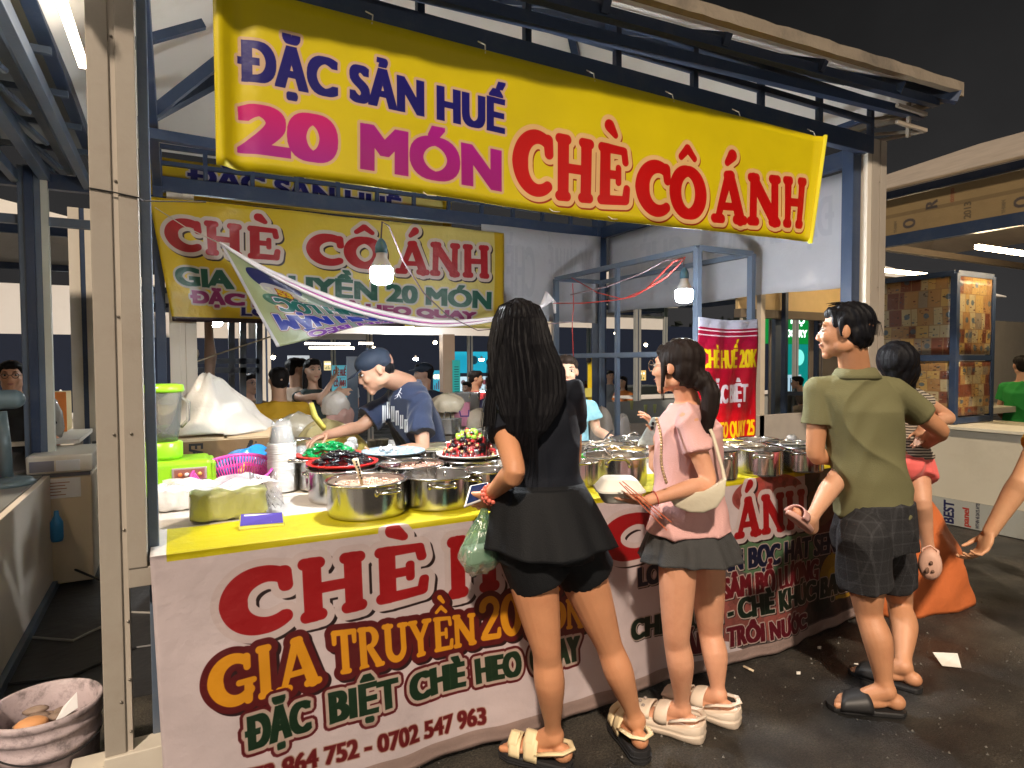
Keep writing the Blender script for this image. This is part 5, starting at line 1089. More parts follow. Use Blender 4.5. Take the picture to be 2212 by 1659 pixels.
# trays heaped with jelly and beans
def tray(lab, c_, r, z, col, heap=None, n=120, hh=.05, hcol=(.0, .1, .03), rough=.08, size=.016, group='food trays resting on pot rims', name='tray', extra=()):
    t = thing(name, lab, 'tray', (c_[0], c_[1], z), group)
    m_ = M(); m_.lathe([(r*.7, .0), (r*.98, .010), (r*1.06, .018), (r*1.06, .023), (r*.97, .016), (r*.68, .006), (.001, .006)], n=48, cap0=True, cap1=False); part('dish', m_, mat('tray_%.2f%.2f%.2f' % col, col, .3), t, smooth=True, local=True)
    if heap:
        m_ = M(); rr = random.Random(n+int(c_[0]*1000))
        for k in range(n):
            a = rr.uniform(0, 2*PI); q = math.sqrt(rr.random()); z_ = .012+hh*(1-q**2)*rr.uniform(.6, 1.05); s = size*rr.uniform(.6, 1.3)
            rot = Matrix.Rotation(rr.uniform(0, 3), 3, 'Z') @ Matrix.Rotation(rr.uniform(-1, 1), 3, 'X')
            if heap == 'jelly': m_.ell((q*r*.84*math.cos(a), q*r*.84*math.sin(a), z_), (s*1.5, s*.6, s*.35), rot, 7, 5)
            else: m_.ell((q*r*.84*math.cos(a), q*r*.84*math.sin(a), z_), (s, s*.8, s*.7), rot, 8, 6)
        part('heap', m_, mat('heap_%.2f%.2f%.2f' % hcol, hcol, rough, var=.5, scale=50, coat=.5), t, smooth=True, local=True)
        for j, (ecol, en, es, zz) in enumerate(extra):
            m_ = M()
            for k in range(en):
                a = rr.uniform(0, 2*PI); q = math.sqrt(rr.random())*zz; m_.ell((q*r*.84*math.cos(a), q*r*.84*math.sin(a), .016+hh*(1-q**2)*rr.uniform(.85, 1.12)), (es*rr.uniform(.7, 1.2),)*3, n=8, m=6)
            part('bean_layer', m_, mat('beans_%.2f%.2f%.2f' % ecol, ecol, .15, var=.3, scale=60, coat=.4), t, smooth=True, local=True)
    return t
c_, r, h = ps['b']; tray('red tray heaped with glossy black jelly', c_, r*1.0, ZC+h+.004, (.62, .02, .02), 'jelly', 170, .055, (.006, .006, .010))
c_, r, h = ps['a']; tray('red tray heaped with bright green jelly', c_, r*1.0, ZC+h+.004, (.62, .03, .02), 'jelly', 150, .06, (.0, .20, .05))
c_, r, h = bt; tray('wide tray heaped with red, black and green beans', c_, r*1.02, ZC+h+.004, (.5, .5, .5), 'beans', 200, .10, (.16, .02, .02), .15, .012, extra=(((.40, .015, .02), 90, .010, 1), ((.01, .01, .015), 90, .009, 1), ((.25, .50, .05), 55, .012, .5), ((.50, .36, .18), 40, .008, 1)))
q = spotY(850, 992, 64, 2.70); tray('light blue plate with small white balls over a pot', (q[0][0], q[0][1]), q[1], ZC+q[2]-.0, (.30, .42, .52), 'beans', 26, .03, (.75, .75, .72), .4, .012, name='plate')
def spoon(lab, a, b_, col, bowl=True, w=.006, spots=False):
    t = thing('ladle' if bowl else 'spoon', lab, 'ladle' if bowl else 'spoon', tuple(b_))
    m_ = M(); m_.tube([a, a.lerp(b_, .5)+V((0, 0, .006)), b_], [w*1.5, w, w*.8], 8, flat=.5 if bowl else .8); part('shaft', m_, col, t, smooth=True)
    if bowl: m_ = M(); m_.ell(b_, (.034, .034, .018), n=16, m=10); part('bowl', m_, CHROME, t, smooth=True)
    if spots:
        for k in range(7):
            p = a.lerp(b_, .08+.11*k)+V((random.uniform(-.003, .003), -.011, 0)); m_ = M(); m_.ell(p, (.004, .003, .005), n=8, m=5); part('spot', m_, BLACK, t)
c_, r, h = ps['c']; tz = ZC+h
A_, B_ = at(767, 992, Y=c_[1]-.02), at(782, 1046, Y=c_[1]+.0); spoon('cream spoon handle with black spots standing in the biggest pot', A_, B_, mat('bone', (.78, .68, .48), .3), False, .009, True)
spoon('steel ladle leaning in the bean tray', at(1000, 955, Y=2.86), at(1048, 1014, Y=2.72), CHROME)
spoon('steel serving scoop lying on the beans', at(1030, 965, Y=2.95), at(1016, 984, Y=2.84), CHROME)
spoon('long thin ladle crossing from the blue plate', at(820, 985, Y=2.75), at(905, 1008, Y=2.70), CHROME, True, .004)
spoon('flat steel spatula laid over the tray of green jelly', at(622, 996, Y=2.80), at(700, 1003, Y=2.80), CHROME, False, .008)
spoon('dark ladle resting in the pinkish pot', at(842, 1010, Y=2.62), at(880, 1002, Y=2.74), mat('dark_ladle', (.06, .02, .03), .3), True, .012)
spoon('black handled ladle leaning in the pot near the woman in blue', at(1322, 930, Y=2.9), at(1296, 962, Y=2.82), BLACK, True, .006)
spoon('steel ladle leaning out left of the pink shirt', at(1352, 970, Y=2.6), at(1392, 985, Y=2.5), CHROME, True, .006)
spoon('steel ladle lying across the yellow brown stew', at(1272, 962, Y=2.7), at(1310, 980, Y=2.6), CHROME, True, .005)
spoon('thin ladle leaning in the pot right behind the pink shirt', at(1530, 940, Y=2.75), at(1556, 968, Y=2.6), CHROME, True, .005)

# ---- blender
bl = thing('blender', 'lime green blender with clear jug at the left end of the counter', 'blender', (.03, 2.62, ZC))
LIME = mat('lime', (.28, .62, .02), .3, coat=.3); bx, by = .02, 2.60
m_ = M(); m_.box((bx-.12, by-.10, ZC), (bx+.125, by+.10, ZC+.135)); part('base', m_, LIME, bl, bevel=.016)
m_ = M(); m_.box((bx+.11, by-.085, ZC), (bx+.14, by+.09, ZC+.125)); part('base_side', m_, mat('lime_dark', (.22, .52, .02), .35), bl, bevel=.01)
m_ = M(); m_.box((bx-.005, by-.106, ZC+.058), (bx+.108, by-.1005, ZC+.108)); part('control_frame', m_, mat('pale_pink', (.6, .5, .5), .2, .5), bl, bevel=.004)
m_ = M(); m_.box((bx+.003, by-.108, ZC+.064), (bx+.100, by-.1065, ZC+.102)); part('control_panel', m_, mat('panel_red', (.25, .10, .08), .3), bl)
for k, cc_ in enumerate(((.75, .2, .05), (.7, .7, .7), (.6, .6, .75), (.6, .4, .1))): m_ = M(); m_.ell((bx+.022+.021*k, by-.110, ZC+.082), (.008, .005, .008), n=12, m=8); part('button', m_, mat('btn%d' % k, cc_, .3), bl, smooth=True)
jx, jy = bx-.03, by
m_ = M(); m_.lathe([(.062, ZC+.136), (.064, ZC+.15), (.064, ZC+.20), (.058, ZC+.205)], (jx, jy, 0), 30); part('collar', m_, LIME, bl, smooth=True)
JUG = mat('jug', (.80, .82, .76), .06, trans=.82, var=.03)
m_ = M(); m_.lathe([(.048, ZC+.205), (.056, ZC+.25), (.067, ZC+.40), (.068, ZC+.405), (.064, ZC+.40), (.05, ZC+.22), (.001, ZC+.215)], (jx, jy, 0), 30, True, False); part('jug', m_, JUG, bl, smooth=True)
m_ = M(); m_.lathe([(.071, ZC+.402), (.073, ZC+.41), (.07, ZC+.43), (.045, ZC+.435)], (jx, jy, 0), 30); part('lid', m_, LIME, bl, smooth=True)
m_ = M(); m_.tube([(jx+.062, jy-.01, ZC+.38), (jx+.085, jy-.03, ZC+.36), (jx+.082, jy-.03, ZC+.29), (jx+.060, jy-.01, ZC+.26)], .007, 8); part('jug_handle', m_, JUG, bl, smooth=True)
p = at(376, 995, Y=3.2); m_ = M(); m_.bar(p+V((-.012, 0, -.085)), p+V((-.03, .04, .085)), .042, .018, up=(0, 1, 0)); single('remote_control', m_, mat('floral', (.45, .36, .26), .35, var=.8, scale=70), 'mottled brown and cream stick leaning between blender and carton', 'case', bevel=.004)
bl.location = at(382, 1064, Y=3.24); bl.location.z = ZC; bl.scale = (1.22, 1.22, 1.12)
# ---- napkin packs
def pack(lab, x0, x1, yb_, yt, Y, col, dy=.13):
    a, b_ = at(x0, yb_, Y=Y), at(x1, yt, Y=Y); m_ = M(); w_ = b_.x-a.x; h_ = at((x0+x1)/2, yt, Y=Y).z-ZC; h_ = min(.12, max(.05, h_))
    R = []; n = 40
    for i in range(17):
        u = i/16; s_ = 1-.10*abs(2*u-1)**6; 
        if i in (0, 16): s_ = .86
        x = a.x+w_*u; R.append([V((x+.004*math.sin(7*k*2*PI/n+i), Y+dy/2+s_*dy/2*math.copysign(abs(math.cos(2*PI*k/n))**.35, math.cos(2*PI*k/n))+.004*math.sin(5*2*PI*k/n+2*i), ZC+h_/2+s_*h_/2*math.copysign(abs(math.sin(2*PI*k/n))**.35, math.sin(2*PI*k/n))+.004*math.sin(3*2*PI*k/n+1.7*i))) for k in range(n)])
    t = thing('napkin_pack', lab, 'napkins', (a.x+w_/2, Y+dy/2, ZC)); m_.ring(R); part('pack', m_, col, t, smooth=True)
    return t, a, w_, h_
FILM = mat('crinkly_film', (.90, .89, .88), .2, bump=1.0, bscale=22, spec=.9, alpha=.6)
FILMT = mat('loose_film', (.90, .90, .90), .08, trans=.9, bump=1.0, bscale=25, spec=.9, alpha=.75)
t, a, w_, h_ = pack('plain white wrapped napkin pack behind the olive one', 332, 470, 1112, 1050, 2.76, mat('napkin_white', (.80, .80, .80), .4, bump=.5, bscale=18))
t, a, w_, h_ = pack('olive green napkin pack in crinkled film at the front', 412, 576, 1126, 1058, 2.50, mat('napkin_olive', (.40, .41, .19), .3, bump=.35, bscale=40, coat=.6))
m_ = M(); rr = random.Random(5)
m_.grid(lambda u, v: (a.x-.01+(w_+.05)*u, 2.49+.15*v+.006*math.sin(20*u+5*v), ZC+h_+.003+.006*math.sin(9*u+3*v)+.004*math.sin(23*u-11*v)+.01*u), 50, 16)
part('film', m_, FILM, t, smooth=True)
m_ = M()
for k in range(8):
    u0 = rr.uniform(0, 1); m_.grid(lambda u, v: (a.x+w_+.0+.07*u*math.cos(.6*k), 2.54+.08*v+.02*math.sin(7*u+k), ZC+.03+.10*v*math.sin(.4*k+.5)+.05*u*math.sin(2.1*k)+.01*math.sin(22*u+13*v)), 8, 8)
part('loose_film', m_, FILMT, t, smooth=True)
m_ = M(); m_.grid(lambda u, v: (at(350, 1050, Y=2.76).x+.40*u, 2.78+.12*v, ZC+.098+.010*math.sin(11*u)+.008*math.sin(23*u+8*v)), 40, 12); single('film_wrap', m_, FILM, 'loose crinkled film lying over the white napkin pack', 'film', smooth=True)
# ---- payment stand (its code is left blank)
qs = thing('payment_stand', 'flat blue and yellow plastic payment stand lying on the yellow cloth', 'stand', tuple(at(567, 1130, Z=ZC)))
def qp(x, y, z): return at(x, y, Z=z)
zt = ZC+.026
c4 = [at(515, 1143, Z=ZC+.004), at(615, 1134, Z=ZC+.004), at(612, 1108, Z=zt+.014), at(518, 1112, Z=zt+.014)]
m_ = M(); b_ = [p-V((0, 0, .018)) for p in c4]; m_.add(c4+b_, [(0, 1, 2, 3), (7, 6, 5, 4), (0, 4, 5, 1), (1, 5, 6, 2), (2, 6, 7, 3), (3, 7, 4, 0)]); part('case', m_, mat('stand_yel', (.62, .60, .10), .25, trans=.2), qs, bevel=.003)
def bil(u, v): p = c4[0].lerp(c4[1], u); q_ = c4[3].lerp(c4[2], u); return p.lerp(q_, v)+V((0, 0, .003))
m_ = M(); m_.grid(lambda u, v: bil(.03+.94*u, .14+.84*v), 1, 1); part('face', m_, mat('stand_blue', (.08, .06, .34), .25), qs)
m_ = M(); m_.grid(lambda u, v: bil(.26+.46*u, .26+.42*v)+V((0, 0, .001)), 1, 1); part('blank_card', m_, mat('card_white', (.66, .66, .70), .4), qs)
m_ = M(); m_.grid(lambda u, v: bil(.1+.65*u, .80+.1*v)+V((0, 0, .001)), 1, 1); part('title_strip', m_, mat('card_white', (.7, .7, .72)), qs)
# ---- carton with the eagle print, sack on top
A = Art(0, 0, .56, .26, 900, (.40, .31, .20))
B = Art(0, 0, .26, .56, 900, (.40, .31, .20))
for s_, q_, sh_ in (('EAGLE', (.012, .13, .20, .235, .13, .20), .06), ('GOLD', (.09, .205, .235, .19, .205, .235), .05)): m = text_mask(B, s_[::1], q_, sh_); B.paint(m, (.03, .028, .03))
A.img = np.rot90(B.img, 1).copy()[:A.H, :A.W]; A.H, A.W = A.img.shape[:2]
for k in range(9):
    A.dot(.40+.006*k, .11+.016*k, .012, (.03, .03, .03)); A.dot(.39+.006*k+.014, .10+.016*k, .007, (.03, .03, .03)); A.dot(.425+.006*k, .105+.016*k, .006, (.03, .03, .03))
m = A.ell(.15, .09, .035, .04); m[:int(.09*900)] = 0; A.paint(m, (.03, .03, .03)); A.rect(.148, .05, .153, .09, (.03, .03, .03))
a, b_ = at(372, 1062, Y=3.42), at(600, 942, Y=3.42)
x0_, x1_, z1_ = a.x-.05, b_.x-.02, b_.z
ct = thing('carton', 'brown carton printed EAGLE sideways, standing behind the pink basket', 'carton', ((x0_+x1_)/2, 3.5, ZC-.005))
m_ = M(); m_.box((x0_, 3.42, ZC-.005), (x1_, 3.75, z1_)); part('box', m_, mat('cardboard', (.40, .31, .20), .8, var=.1, bump=.1), ct, bevel=.004)
m_ = M(); m_.grid(lambda u, v: (x0_+.01+(x1_-x0_-.02)*u, 3.416, ZC+.0+(z1_-ZC-.004)*v), 2, 2); part('print', m_, printed('eagle_print', to_image('eagle_art', A), .75), ct)
for k, (dx, dz, rr_) in enumerate(((.0, .004, .0), (.30, .03, .3))):
    m_ = M(); m_.add([(x0_+dx, 3.42, z1_+.002), (x0_+dx+.28, 3.42, z1_+.002), (x0_+dx+.30, 3.58, z1_+.012+dz), (x0_+dx-.01, 3.58, z1_+.016)], [(0, 1, 2, 3)]); part('flap', m_, mat('cardboard', (.4, .31, .2)), ct, solid=.004)
sk = M(); c0 = at(462, 935, Y=3.6); R = []
for i in range(30):
    v = i/29; z = z1_+.02+.30*v; w_ = .225*(1-v)**.75+.03+.006*math.sin(14*v); cx_ = c0.x+.012*math.sin(3*v)-.01*v
    R.append([V((cx_+w_*math.cos(b)*(1+.05*math.sin(3*b+3*v)+.04*math.sin(8*b+5*v)+.022*math.sin(17*b-9*v)+.015*math.sin(31*b+14*v))+(.05*(1-v)**3*max(0, math.cos(b))), 3.6+.62*w_*math.sin(b)*(1+.06*math.sin(5*b-4*v)), z+.006*math.sin(6*b)+(-.02*v if math.cos(b) > 0 else .004))) for b in [2*PI*k/60 for k in range(60)]])
sk.ring(R); single('plastic_sack', sk, mat('sack_white', (.62, .59, .54), .3, 0, .12, 5, 1.0, 13, translucent=.3), 'large peaked white plastic sack sitting on the brown carton', 'sack', smooth=True)
# ---- blue bag, pink colander
bb = M(); A0, A1 = at(462, 1015, Y=2.70), at(570, 958, Y=2.70)
R = []
for i in range(22):
    u = i/21; p = at(455, 1020, Y=3.25).lerp(at(572, 982, Y=3.27), u); w_ = (.012+.070*math.sin(PI*min(1, .08+.86*u))**.8*(.4+.6*u))
    R.append([p+V((.01*math.sin(5*b), w_*1.2*math.cos(b)*(1+.12*math.sin(5*b+7*u)), w_*math.sin(b)*(1+.16*math.sin(4*b+9*u)+.08*math.sin(9*b)))) for b in [2*PI*k/36 for k in range(36)]])
bb.ring(R); single('plastic_bag', bb, mat('bag_blue', (.02, .20, .52), .18, 0, .3, 8, .9, 22, coat=.4), 'crumpled glossy blue plastic bag leaning on the brown carton', 'bag', smooth=True)
cd = thing('colander', 'pink slotted plastic colander tilted in front of the blue bag', 'colander', tuple(at(505, 1040, Z=ZC)))
PINK = mat('pink_pl', (.78, .10, .48), .25, trans=.25)
cc0 = at(503, 1020, Y=3.02); TI = Matrix.Rotation(math.radians(16), 3, 'X') @ Matrix.Rotation(math.radians(-7), 3, 'Y')
def colp(r, z, a): return cc0+TI @ V((r*math.cos(a), r*math.sin(a), z))
m_ = M(); m_.ring([[colp(rr_*1.0, z, 2*PI*k/56) for k in range(56)] for rr_, z in ((.162, .0), (.172, .004), (.172, .012), (.162, .012), (.160, 0), (.162, .0))], False, False); part('rim', m_, PINK, cd, smooth=True)
m_ = M(); m_.ring([[colp(rr_, z, 2*PI*k/56) for k in range(56)] for rr_, z in ((.100, -.085), (.11, -.080), (.11, -.074), (.0001, -.076))], True, False); part('floor', m_, PINK, cd, smooth=True)
m_ = M()
for k in range(72):
    a = 2*PI*k/72; m_.tube([colp(.161, .004, a), colp(.142, -.038, a), colp(.109, -.079, a)], .0036, 5)
sl = part('slat', m_, PINK, cd, smooth=True); sl['kind'] = 'stuff'
m_ = M(); m_.ring([[colp(rr_, z, 2*PI*k/56) for k in range(56)] for rr_, z in ((.147, -.028), (.142, -.04))], False, False); part('band', m_, PINK, cd, smooth=True)
yp = M(); p = at(555, 1018, Y=3.15)
for k in range(16): yp.ell(p+V((random.uniform(-.07, .08), random.uniform(-.02, .05), random.uniform(-.05, .03))), (.03, .02, .018), n=9, m=6)
single('snack_packets', yp, mat('packet_yel', (.62, .45, .08), .25, var=.6, scale=30, bump=.5), 'small heap of yellow and red snack packets behind the pink colander', 'packets', smooth=True)
# ---- stacked clear cups
CUP = mat('cup_plastic', (.88, .89, .88), .08, var=.03, spec=1.0, alpha=.06)
def cupstack(lab, cx, yb_, yt, hw, n, Y=None, taper=.62, group='stacks of clear plastic cups'):
    p = at(cx, yb_, Z=ZC) if Y is None else V((at(cx, yb_, Y=Y).x, Y, ZC)); d = (p-CP).dot(FWD); r = hw*d/FD; c_ = p+(sight(cx)*r if Y is None else V((0, 0, 0))); top = at(cx, yt, Y=c_.y); H = top.z-ZC
    t = thing('cup_stack', lab, 'cups', tuple(V((c_.x, c_.y, ZC))), group)
    hc = .115 if H > .2 else .05; st = (H-hc)/(n-1)
    m0 = M(); m0.lathe([(r*.97, 0), (r*1.02, .002), (r*1.02, .006), (r*.96, .009), (r*.93, .02), (r*taper, hc), (.001, hc)], n=26, cap0=False, cap1=False); me0 = m0.mesh('cup', None, True); me0.materials.append(CUP); me0.materials.append(mat('cup_rim', (.80, .82, .82), .25, spec=.8, alpha=.85)); me0.polygons.foreach_set('material_index', [1 if p_.center.z < .008 else 0 for p_ in me0.polygons])
    for k in range(n):
        o = part('cup', me0, CUP, t, local=True); o.location = (random.uniform(-.0012, .0012), random.uniform(-.001, .001), k*st)
    return t
cupstack('tall stack of clear cups upside down, nearer the green jelly', 610, 1064, 905, 30, 34)
cupstack('shorter stack of clear cups behind the tall stack', 648, 1040, 950, 22, 18, Y=3.10)
cupstack('white cup stack behind the shoulder of the pink shirt', 1548, 960, 885, 20, 12, Y=3.05)
m_ = M(); q_ = at(648, 950, Y=3.10); m_.lathe([(.05, 0), (.054, .004), (.05, .008)], tuple(q_), 26); single('lid', m_, CHROME, 'steel lid lying on the shorter cup stack', 'lid', smooth=True)
p = at(1711, 950, Y=3.0); m_ = M()
for k in range(7): m_.ell(p+V((random.uniform(-.05, .05), random.uniform(-.03, .03), random.uniform(-.03, .02))), (.045, .03, .025), n=10, m=7)
single('plastic_bag', m_, mat('bag_white', (.75, .72, .68), .3, bump=.8, bscale=20), 'small crumpled white bag behind the right pots', 'bag', smooth=True)
p = at(1262, 985, Y=2.6); m_ = M()
for k in range(14): m_.ell(p+V((random.uniform(-.03, .03), random.uniform(-.02, .02), random.uniform(-.03, .01))), (.02, .012, .012), n=8, m=5)
single('herb_bunch', m_, mat('herb', (.05, .40, .05), .3, var=.5, scale=40), 'bright green jelly heap just right of the black shirt', 'jelly', smooth=True)

# ================================================================== BACK TABLE INSIDE THE STALL
bt_ = thing('back_table', 'back work table inside the stall covered with bags and tubs', 'table', (1.3, 4.2, 0))
m_ = M(); m_.box((.20, 3.86, .86), (2.75, 4.66, .89)); part('table_top', m_, mat('table_steel', (.45, .42, .38), .35, .5), bt_)
for x, y in ((.25, 3.9), (2.7, 3.9), (.25, 4.6), (2.7, 4.6)): m_ = M(); m_.bar((x, y, 0), (x, y, .86), .04); part('leg', m_, STEELG, bt_)
def bag(lab, x, y, Y, w_, h_, col, mt=None, d_=.7, seed=1, cat='bag'):
    p = at(x, y, Z=.885) if y > 966 else at(x, y, Y=4.35)
    k_ = (p-CP).dot(FWD)/FD; w_, h_ = w_*k_/2, h_*k_; rr = random.Random(seed); m_ = M(); R = []; ph = [rr.uniform(0, 6) for _ in range(6)]
    for i in range(20):
        v = i/19; ww = w_*(1-.25*(1-v)**3)*(1-v**3.2)**.5+.004
        R.append([p+V((ww*math.cos(b)*(1+.07*math.sin(4*b+ph[0]+4*v)+.05*math.sin(9*b+ph[1]-6*v)), ww*d_*math.sin(b)*(1+.07*math.sin(5*b+ph[2])), h_*v+.02*h_*math.sin(6*b+ph[3])+.05*h_*math.sin(2*b+ph[4])*v)) for b in [2*PI*k/36 for k in range(36)]])
    m_.ring(R); single('plastic_bag', m_, mt or mat('bag_%s' % lab[:14], col, .2, 0, .25, 7, .9, 18, coat=.3), lab, cat, smooth=True)
bag('cloudy clear bag of noodles behind the cup stacks', 645, 960, 3.5, 110, 68, (.56, .50, .38), seed=2)
bag('wrinkled clear bag of beige noodles left of the vendor arm', 705, 985, 3.2, 120, 78, (.64, .54, .26), seed=3)
bag('low clear bag of yellow jackfruit strips under the vendor arm', 740, 1000, 3.05, 110, 66, (.72, .56, .14), seed=4)
bag('small round cloudy bag behind the yellow packet', 845-20, 935-20, 3.9, 60, 50, (.45, .38, .32), seed=5)
bag('pinkish net bag on the back table near the dark dress', 735, 930, 3.9, 60, 60, (.50, .30, .27), seed=6)
bag('clear knotted bag in front of the chest of the vendor', 725, 895, 4.3, 60, 48, (.50, .46, .42), seed=7)
bag('clear bag bulging over the cream tub right of the vendor', 968, 890, 4.1, 80, 40, (.55, .48, .36), seed=8)
bag('cloudy bag of shredded food beside the aluminium pot', 1035, 940, 3.9, 80, 56, (.50, .43, .34), seed=9)
bag('pale crumpled bag slumped at the foot of the rack post', 1300, 960, 4.5, 60, 80, (.45, .40, .35), seed=10)
bag('small cloudy bag right of the slumped one', 1345, 965, 4.7, 40, 70, (.40, .36, .33), seed=11)
m_ = M(); m_.tube([at(672, 870, Y=3.6)+V((0, 0, 0)), at(680, 900, Y=3.6), at(700, 925, Y=3.55)], [.025, .035, .03], 10, flat=.5); single('packet', m_, mat('packet_yel2', (.72, .62, .12), .2, bump=.4), 'bright yellow packet standing among the clear bags', 'packet', smooth=True)
def tub(lab, x0, x1, yt, yb_, Y, col, mt=None, name='tub'):
    a, b_ = at(x0, yb_, Y=Y), at(x1, yt, Y=Y); t = thing(name, lab, 'tub', ((a.x+b_.x)/2, Y+.1, a.z)); w_ = (b_.x-a.x)/2; cx_ = (a.x+b_.x)/2
    m_ = M(); m_.lathe([(w_*.86, a.z), (w_*.9, a.z+.005), (w_, b_.z), (w_*1.03, b_.z+.003), (w_*.97, b_.z), (w_*.86, a.z+.01), (.001, a.z+.01)], (cx_, Y+w_*.6, 0), 32, True, False, sy=.6); part('shell', m_, mt or mat('tub_%s' % lab[:12], col, .3, trans=.2), t, smooth=True)
    return t, a, b_
t, a, b_ = tub('cream plastic tub with purple handle right of the vendor', 952, 1014, 878, 930, 4.35, (.60, .52, .38))
m_ = M(); m_.tube([at(993, 888, Y=4.2), at(995, 899, Y=4.17), at(1012, 899, Y=4.17), at(1013, 886, Y=4.2)], .006, 6); part('handle', m_, mat('purple', (.08, .04, .2), .4), t)
tub('pink plastic basket beside the cream tub', 985, 1020, 870, 922, 4.3, (.62, .25, .35))
t, a, b_ = tub('grey aluminium stock pot on the back table', 985, 1045, 848, 900, 4.5, (.35, .35, .36), mat('alu', (.42, .42, .42), .4, .7))
m_ = M(); m_.tube([at(1014, 860, Y=4.2), at(1016, 848, Y=4.15), at(1032, 848, Y=4.15), at(1035, 862, Y=4.2)], .006, 6); part('handle', m_, CHROME, t)
t, a, b_ = tub('covered steel pot with black knob handle beside the vendor', 950, 1004, 905, 940, 4.15, (.5, .5, .5), mat('alu2', (.5, .5, .5), .25, .9))
m_ = M(); m_.tube([at(958, 904, Y=4.1), at(962, 890, Y=4.1), at(972, 892, Y=4.1), at(974, 904, Y=4.1)], .005, 6); part('handle', m_, BLACK, t)
# rows of filled clear cups behind the bean tray
m0 = M(); m0.lathe([(.030, 0), (.034, .003), (.043, .10), (.045, .102), (.0425, .10), (.031, .006), (.001, .006)], n=20, cap1=False); cupme = m0.mesh('cup_shell', None, True); cupme.materials.append(mat('cup_shell', (.80, .78, .70), .12, trans=.5))
m0 = M(); m0.lathe([(.029, .007), (.039, .075), (.001, .078)], n=16); 
fm = {}
for nm, cl_ in (('yellow', (.55, .42, .14)), ('green', (.06, .28, .05)), ('pale', (.62, .55, .40)), ('dark', (.10, .03, .05)), ('orange', (.6, .28, .08))):
    me_ = m0.mesh('filling', None, True); me_.materials.append(mat('fill_'+nm, cl_, .3, var=.5, scale=50)); fm[nm] = me_
k = 0; rr = random.Random(4); cxa = at(985, 955, Z=.89).x
cups_at = [(x, y) for y in (4.02, 4.14, 4.26) for x in np.arange(cxa, cxa+.62, .112)]+[(at(x, 978, Z=.9).x, 3.9) for x in (800, 820, 870)]
kx = {at(q, 978, Z=.9).x: w for q, w in ((800, 'left'), (820, 'middle'), (870, 'right'))}
for x, y in cups_at:
    nm = rr.choice(list(fm)); row = {4.02: 'front', 4.14: 'middle', 4.26: 'rear'}.get(round(y, 2), 'loose'); k += 1
    t = thing('dessert_cup', '%s dessert cup with %s filling in the %s row of the cup cluster' % (('leftmost', 'second', 'third', 'fourth', 'fifth', 'rightmost')[min(5, int(round((x-cxa)/.112)))], nm, row) if row != 'loose' else kx.get(x, '')+' dessert cup with %s filling behind the hands of the vendor' % nm, 'cup', (x, y, .892), 'filled dessert cups')
    part('shell', cupme, None, t, local=True); part('filling', fm[nm], None, t, local=True)
# litter on the asphalt
def scrap(lab, pts, col): m_ = M(); m_.add(pts, [(0, 1, 2), (0, 2, 3)]); single('litter', m_, col, lab, 'litter', solid=.002)
p = at(2050, 1432, Z=.01); scrap('folded white paper scrap on the asphalt at the right', [p+V((-.06, .0, 0)), p+V((.0, -.055, .0)), p+V((.075, .0, .03)), p+V((-.03, .06, .035))], mat('paper', (.72, .70, .64), .7))
p = at(1622, 1444, Z=.01); m_ = M(); m_.tube([at(1607, 1440, Z=.01), at(1618, 1445, Z=.016), at(1628, 1450, Z=.01)], .006, 6); single('litter', m_, mat('straw', (.6, .5, .35), .6), 'broken pale straw on the asphalt under the counter cloth', 'litter')
for k, (x, y) in enumerate(((1850, 1437), (1770, 1400), (1725, 1455), (1690, 1388))):
    p = at(x, y, Z=.006); scrap(('first crumb of paper left of the man sandal', 'tiny crumb near the bottom hem of the cloth', 'tiny pale crumb between the clog and the sandal', 'white crumb just below the cloth hem')[k], [p+V((-.014, 0, 0)), p+V((0, -.01, 0)), p+V((.014, 0, .006)), p+V((0, .012, .004))], mat('paper', (.72, .7, .64)))
# ================================================================== PEOPLE
def voxelise(m, name, size, smooth_it=2, disp=None):
    """fuse overlapping closed shapes into one continuous skin"""
    me = m.mesh('tmp'); o = bpy.data.objects.new('tmp', me); C.objects.link(o)
    r = o.modifiers.new('r', 'REMESH'); r.mode = 'VOXEL'; r.voxel_size = size; r.use_smooth_shade = True
    s = o.modifiers.new('s', 'SMOOTH'); s.iterations = smooth_it; s.factor = .6
    dg = bpy.context.evaluated_depsgraph_get(); dg.update()
    out = bpy.data.meshes.new_from_object(o.evaluated_get(dg)); bpy.data.objects.remove(o); bpy.data.meshes.remove(me)
    n = len(out.vertices)
    if disp is not None and n:
        co = np.empty(n*3, np.float32); out.vertices.foreach_get('co', co); co = co.reshape(-1, 3)
        no = np.empty(n*3, np.float32); out.vertices.foreach_get('normal', no); no = no.reshape(-1, 3)
        co += no*disp(co)[:, None].astype(np.float32); out.vertices.foreach_set('co', co.ravel())
    out.polygons.foreach_set('use_smooth', [True]*len(out.polygons)); out.update(); out.name = name
    return out
def folds(amp, dirv, freq, seed=0, amp2=.4):
    """cloth creases running along dirv"""
    rg = np.random.default_rng(seed); d = np.array(dirv, np.float32); d /= np.linalg.norm(d)
    a = np.cross(d, [0, 0, 1.]);
    if np.linalg.norm(a) < .1: a = np.cross(d, [0, 1., 0])
    a /= np.linalg.norm(a); b = np.cross(d, a); ph = rg.uniform(0, 6, 8)
    def f(co):
        s, t, u = co@a, co@b, co@d
        w = s+.03*np.sin(u*13+ph[0])+.02*np.sin(t*21+ph[1])
        y = (1-np.abs(np.sin(w*freq+ph[2]+1.5*np.sin(u*9+ph[3]))))**2*2-.6
        z = np.sin((t+.04*np.sin(u*17+ph[5]))*freq*.8+ph[4])*np.sin(u*15+s*9+ph[6])
        q = np.sin(u*34+8*np.sin(s*12+ph[7])+t*10)
        return 1.45*amp*(.5*y+.5*z+amp2*.5*q)
    return f
SK = {}
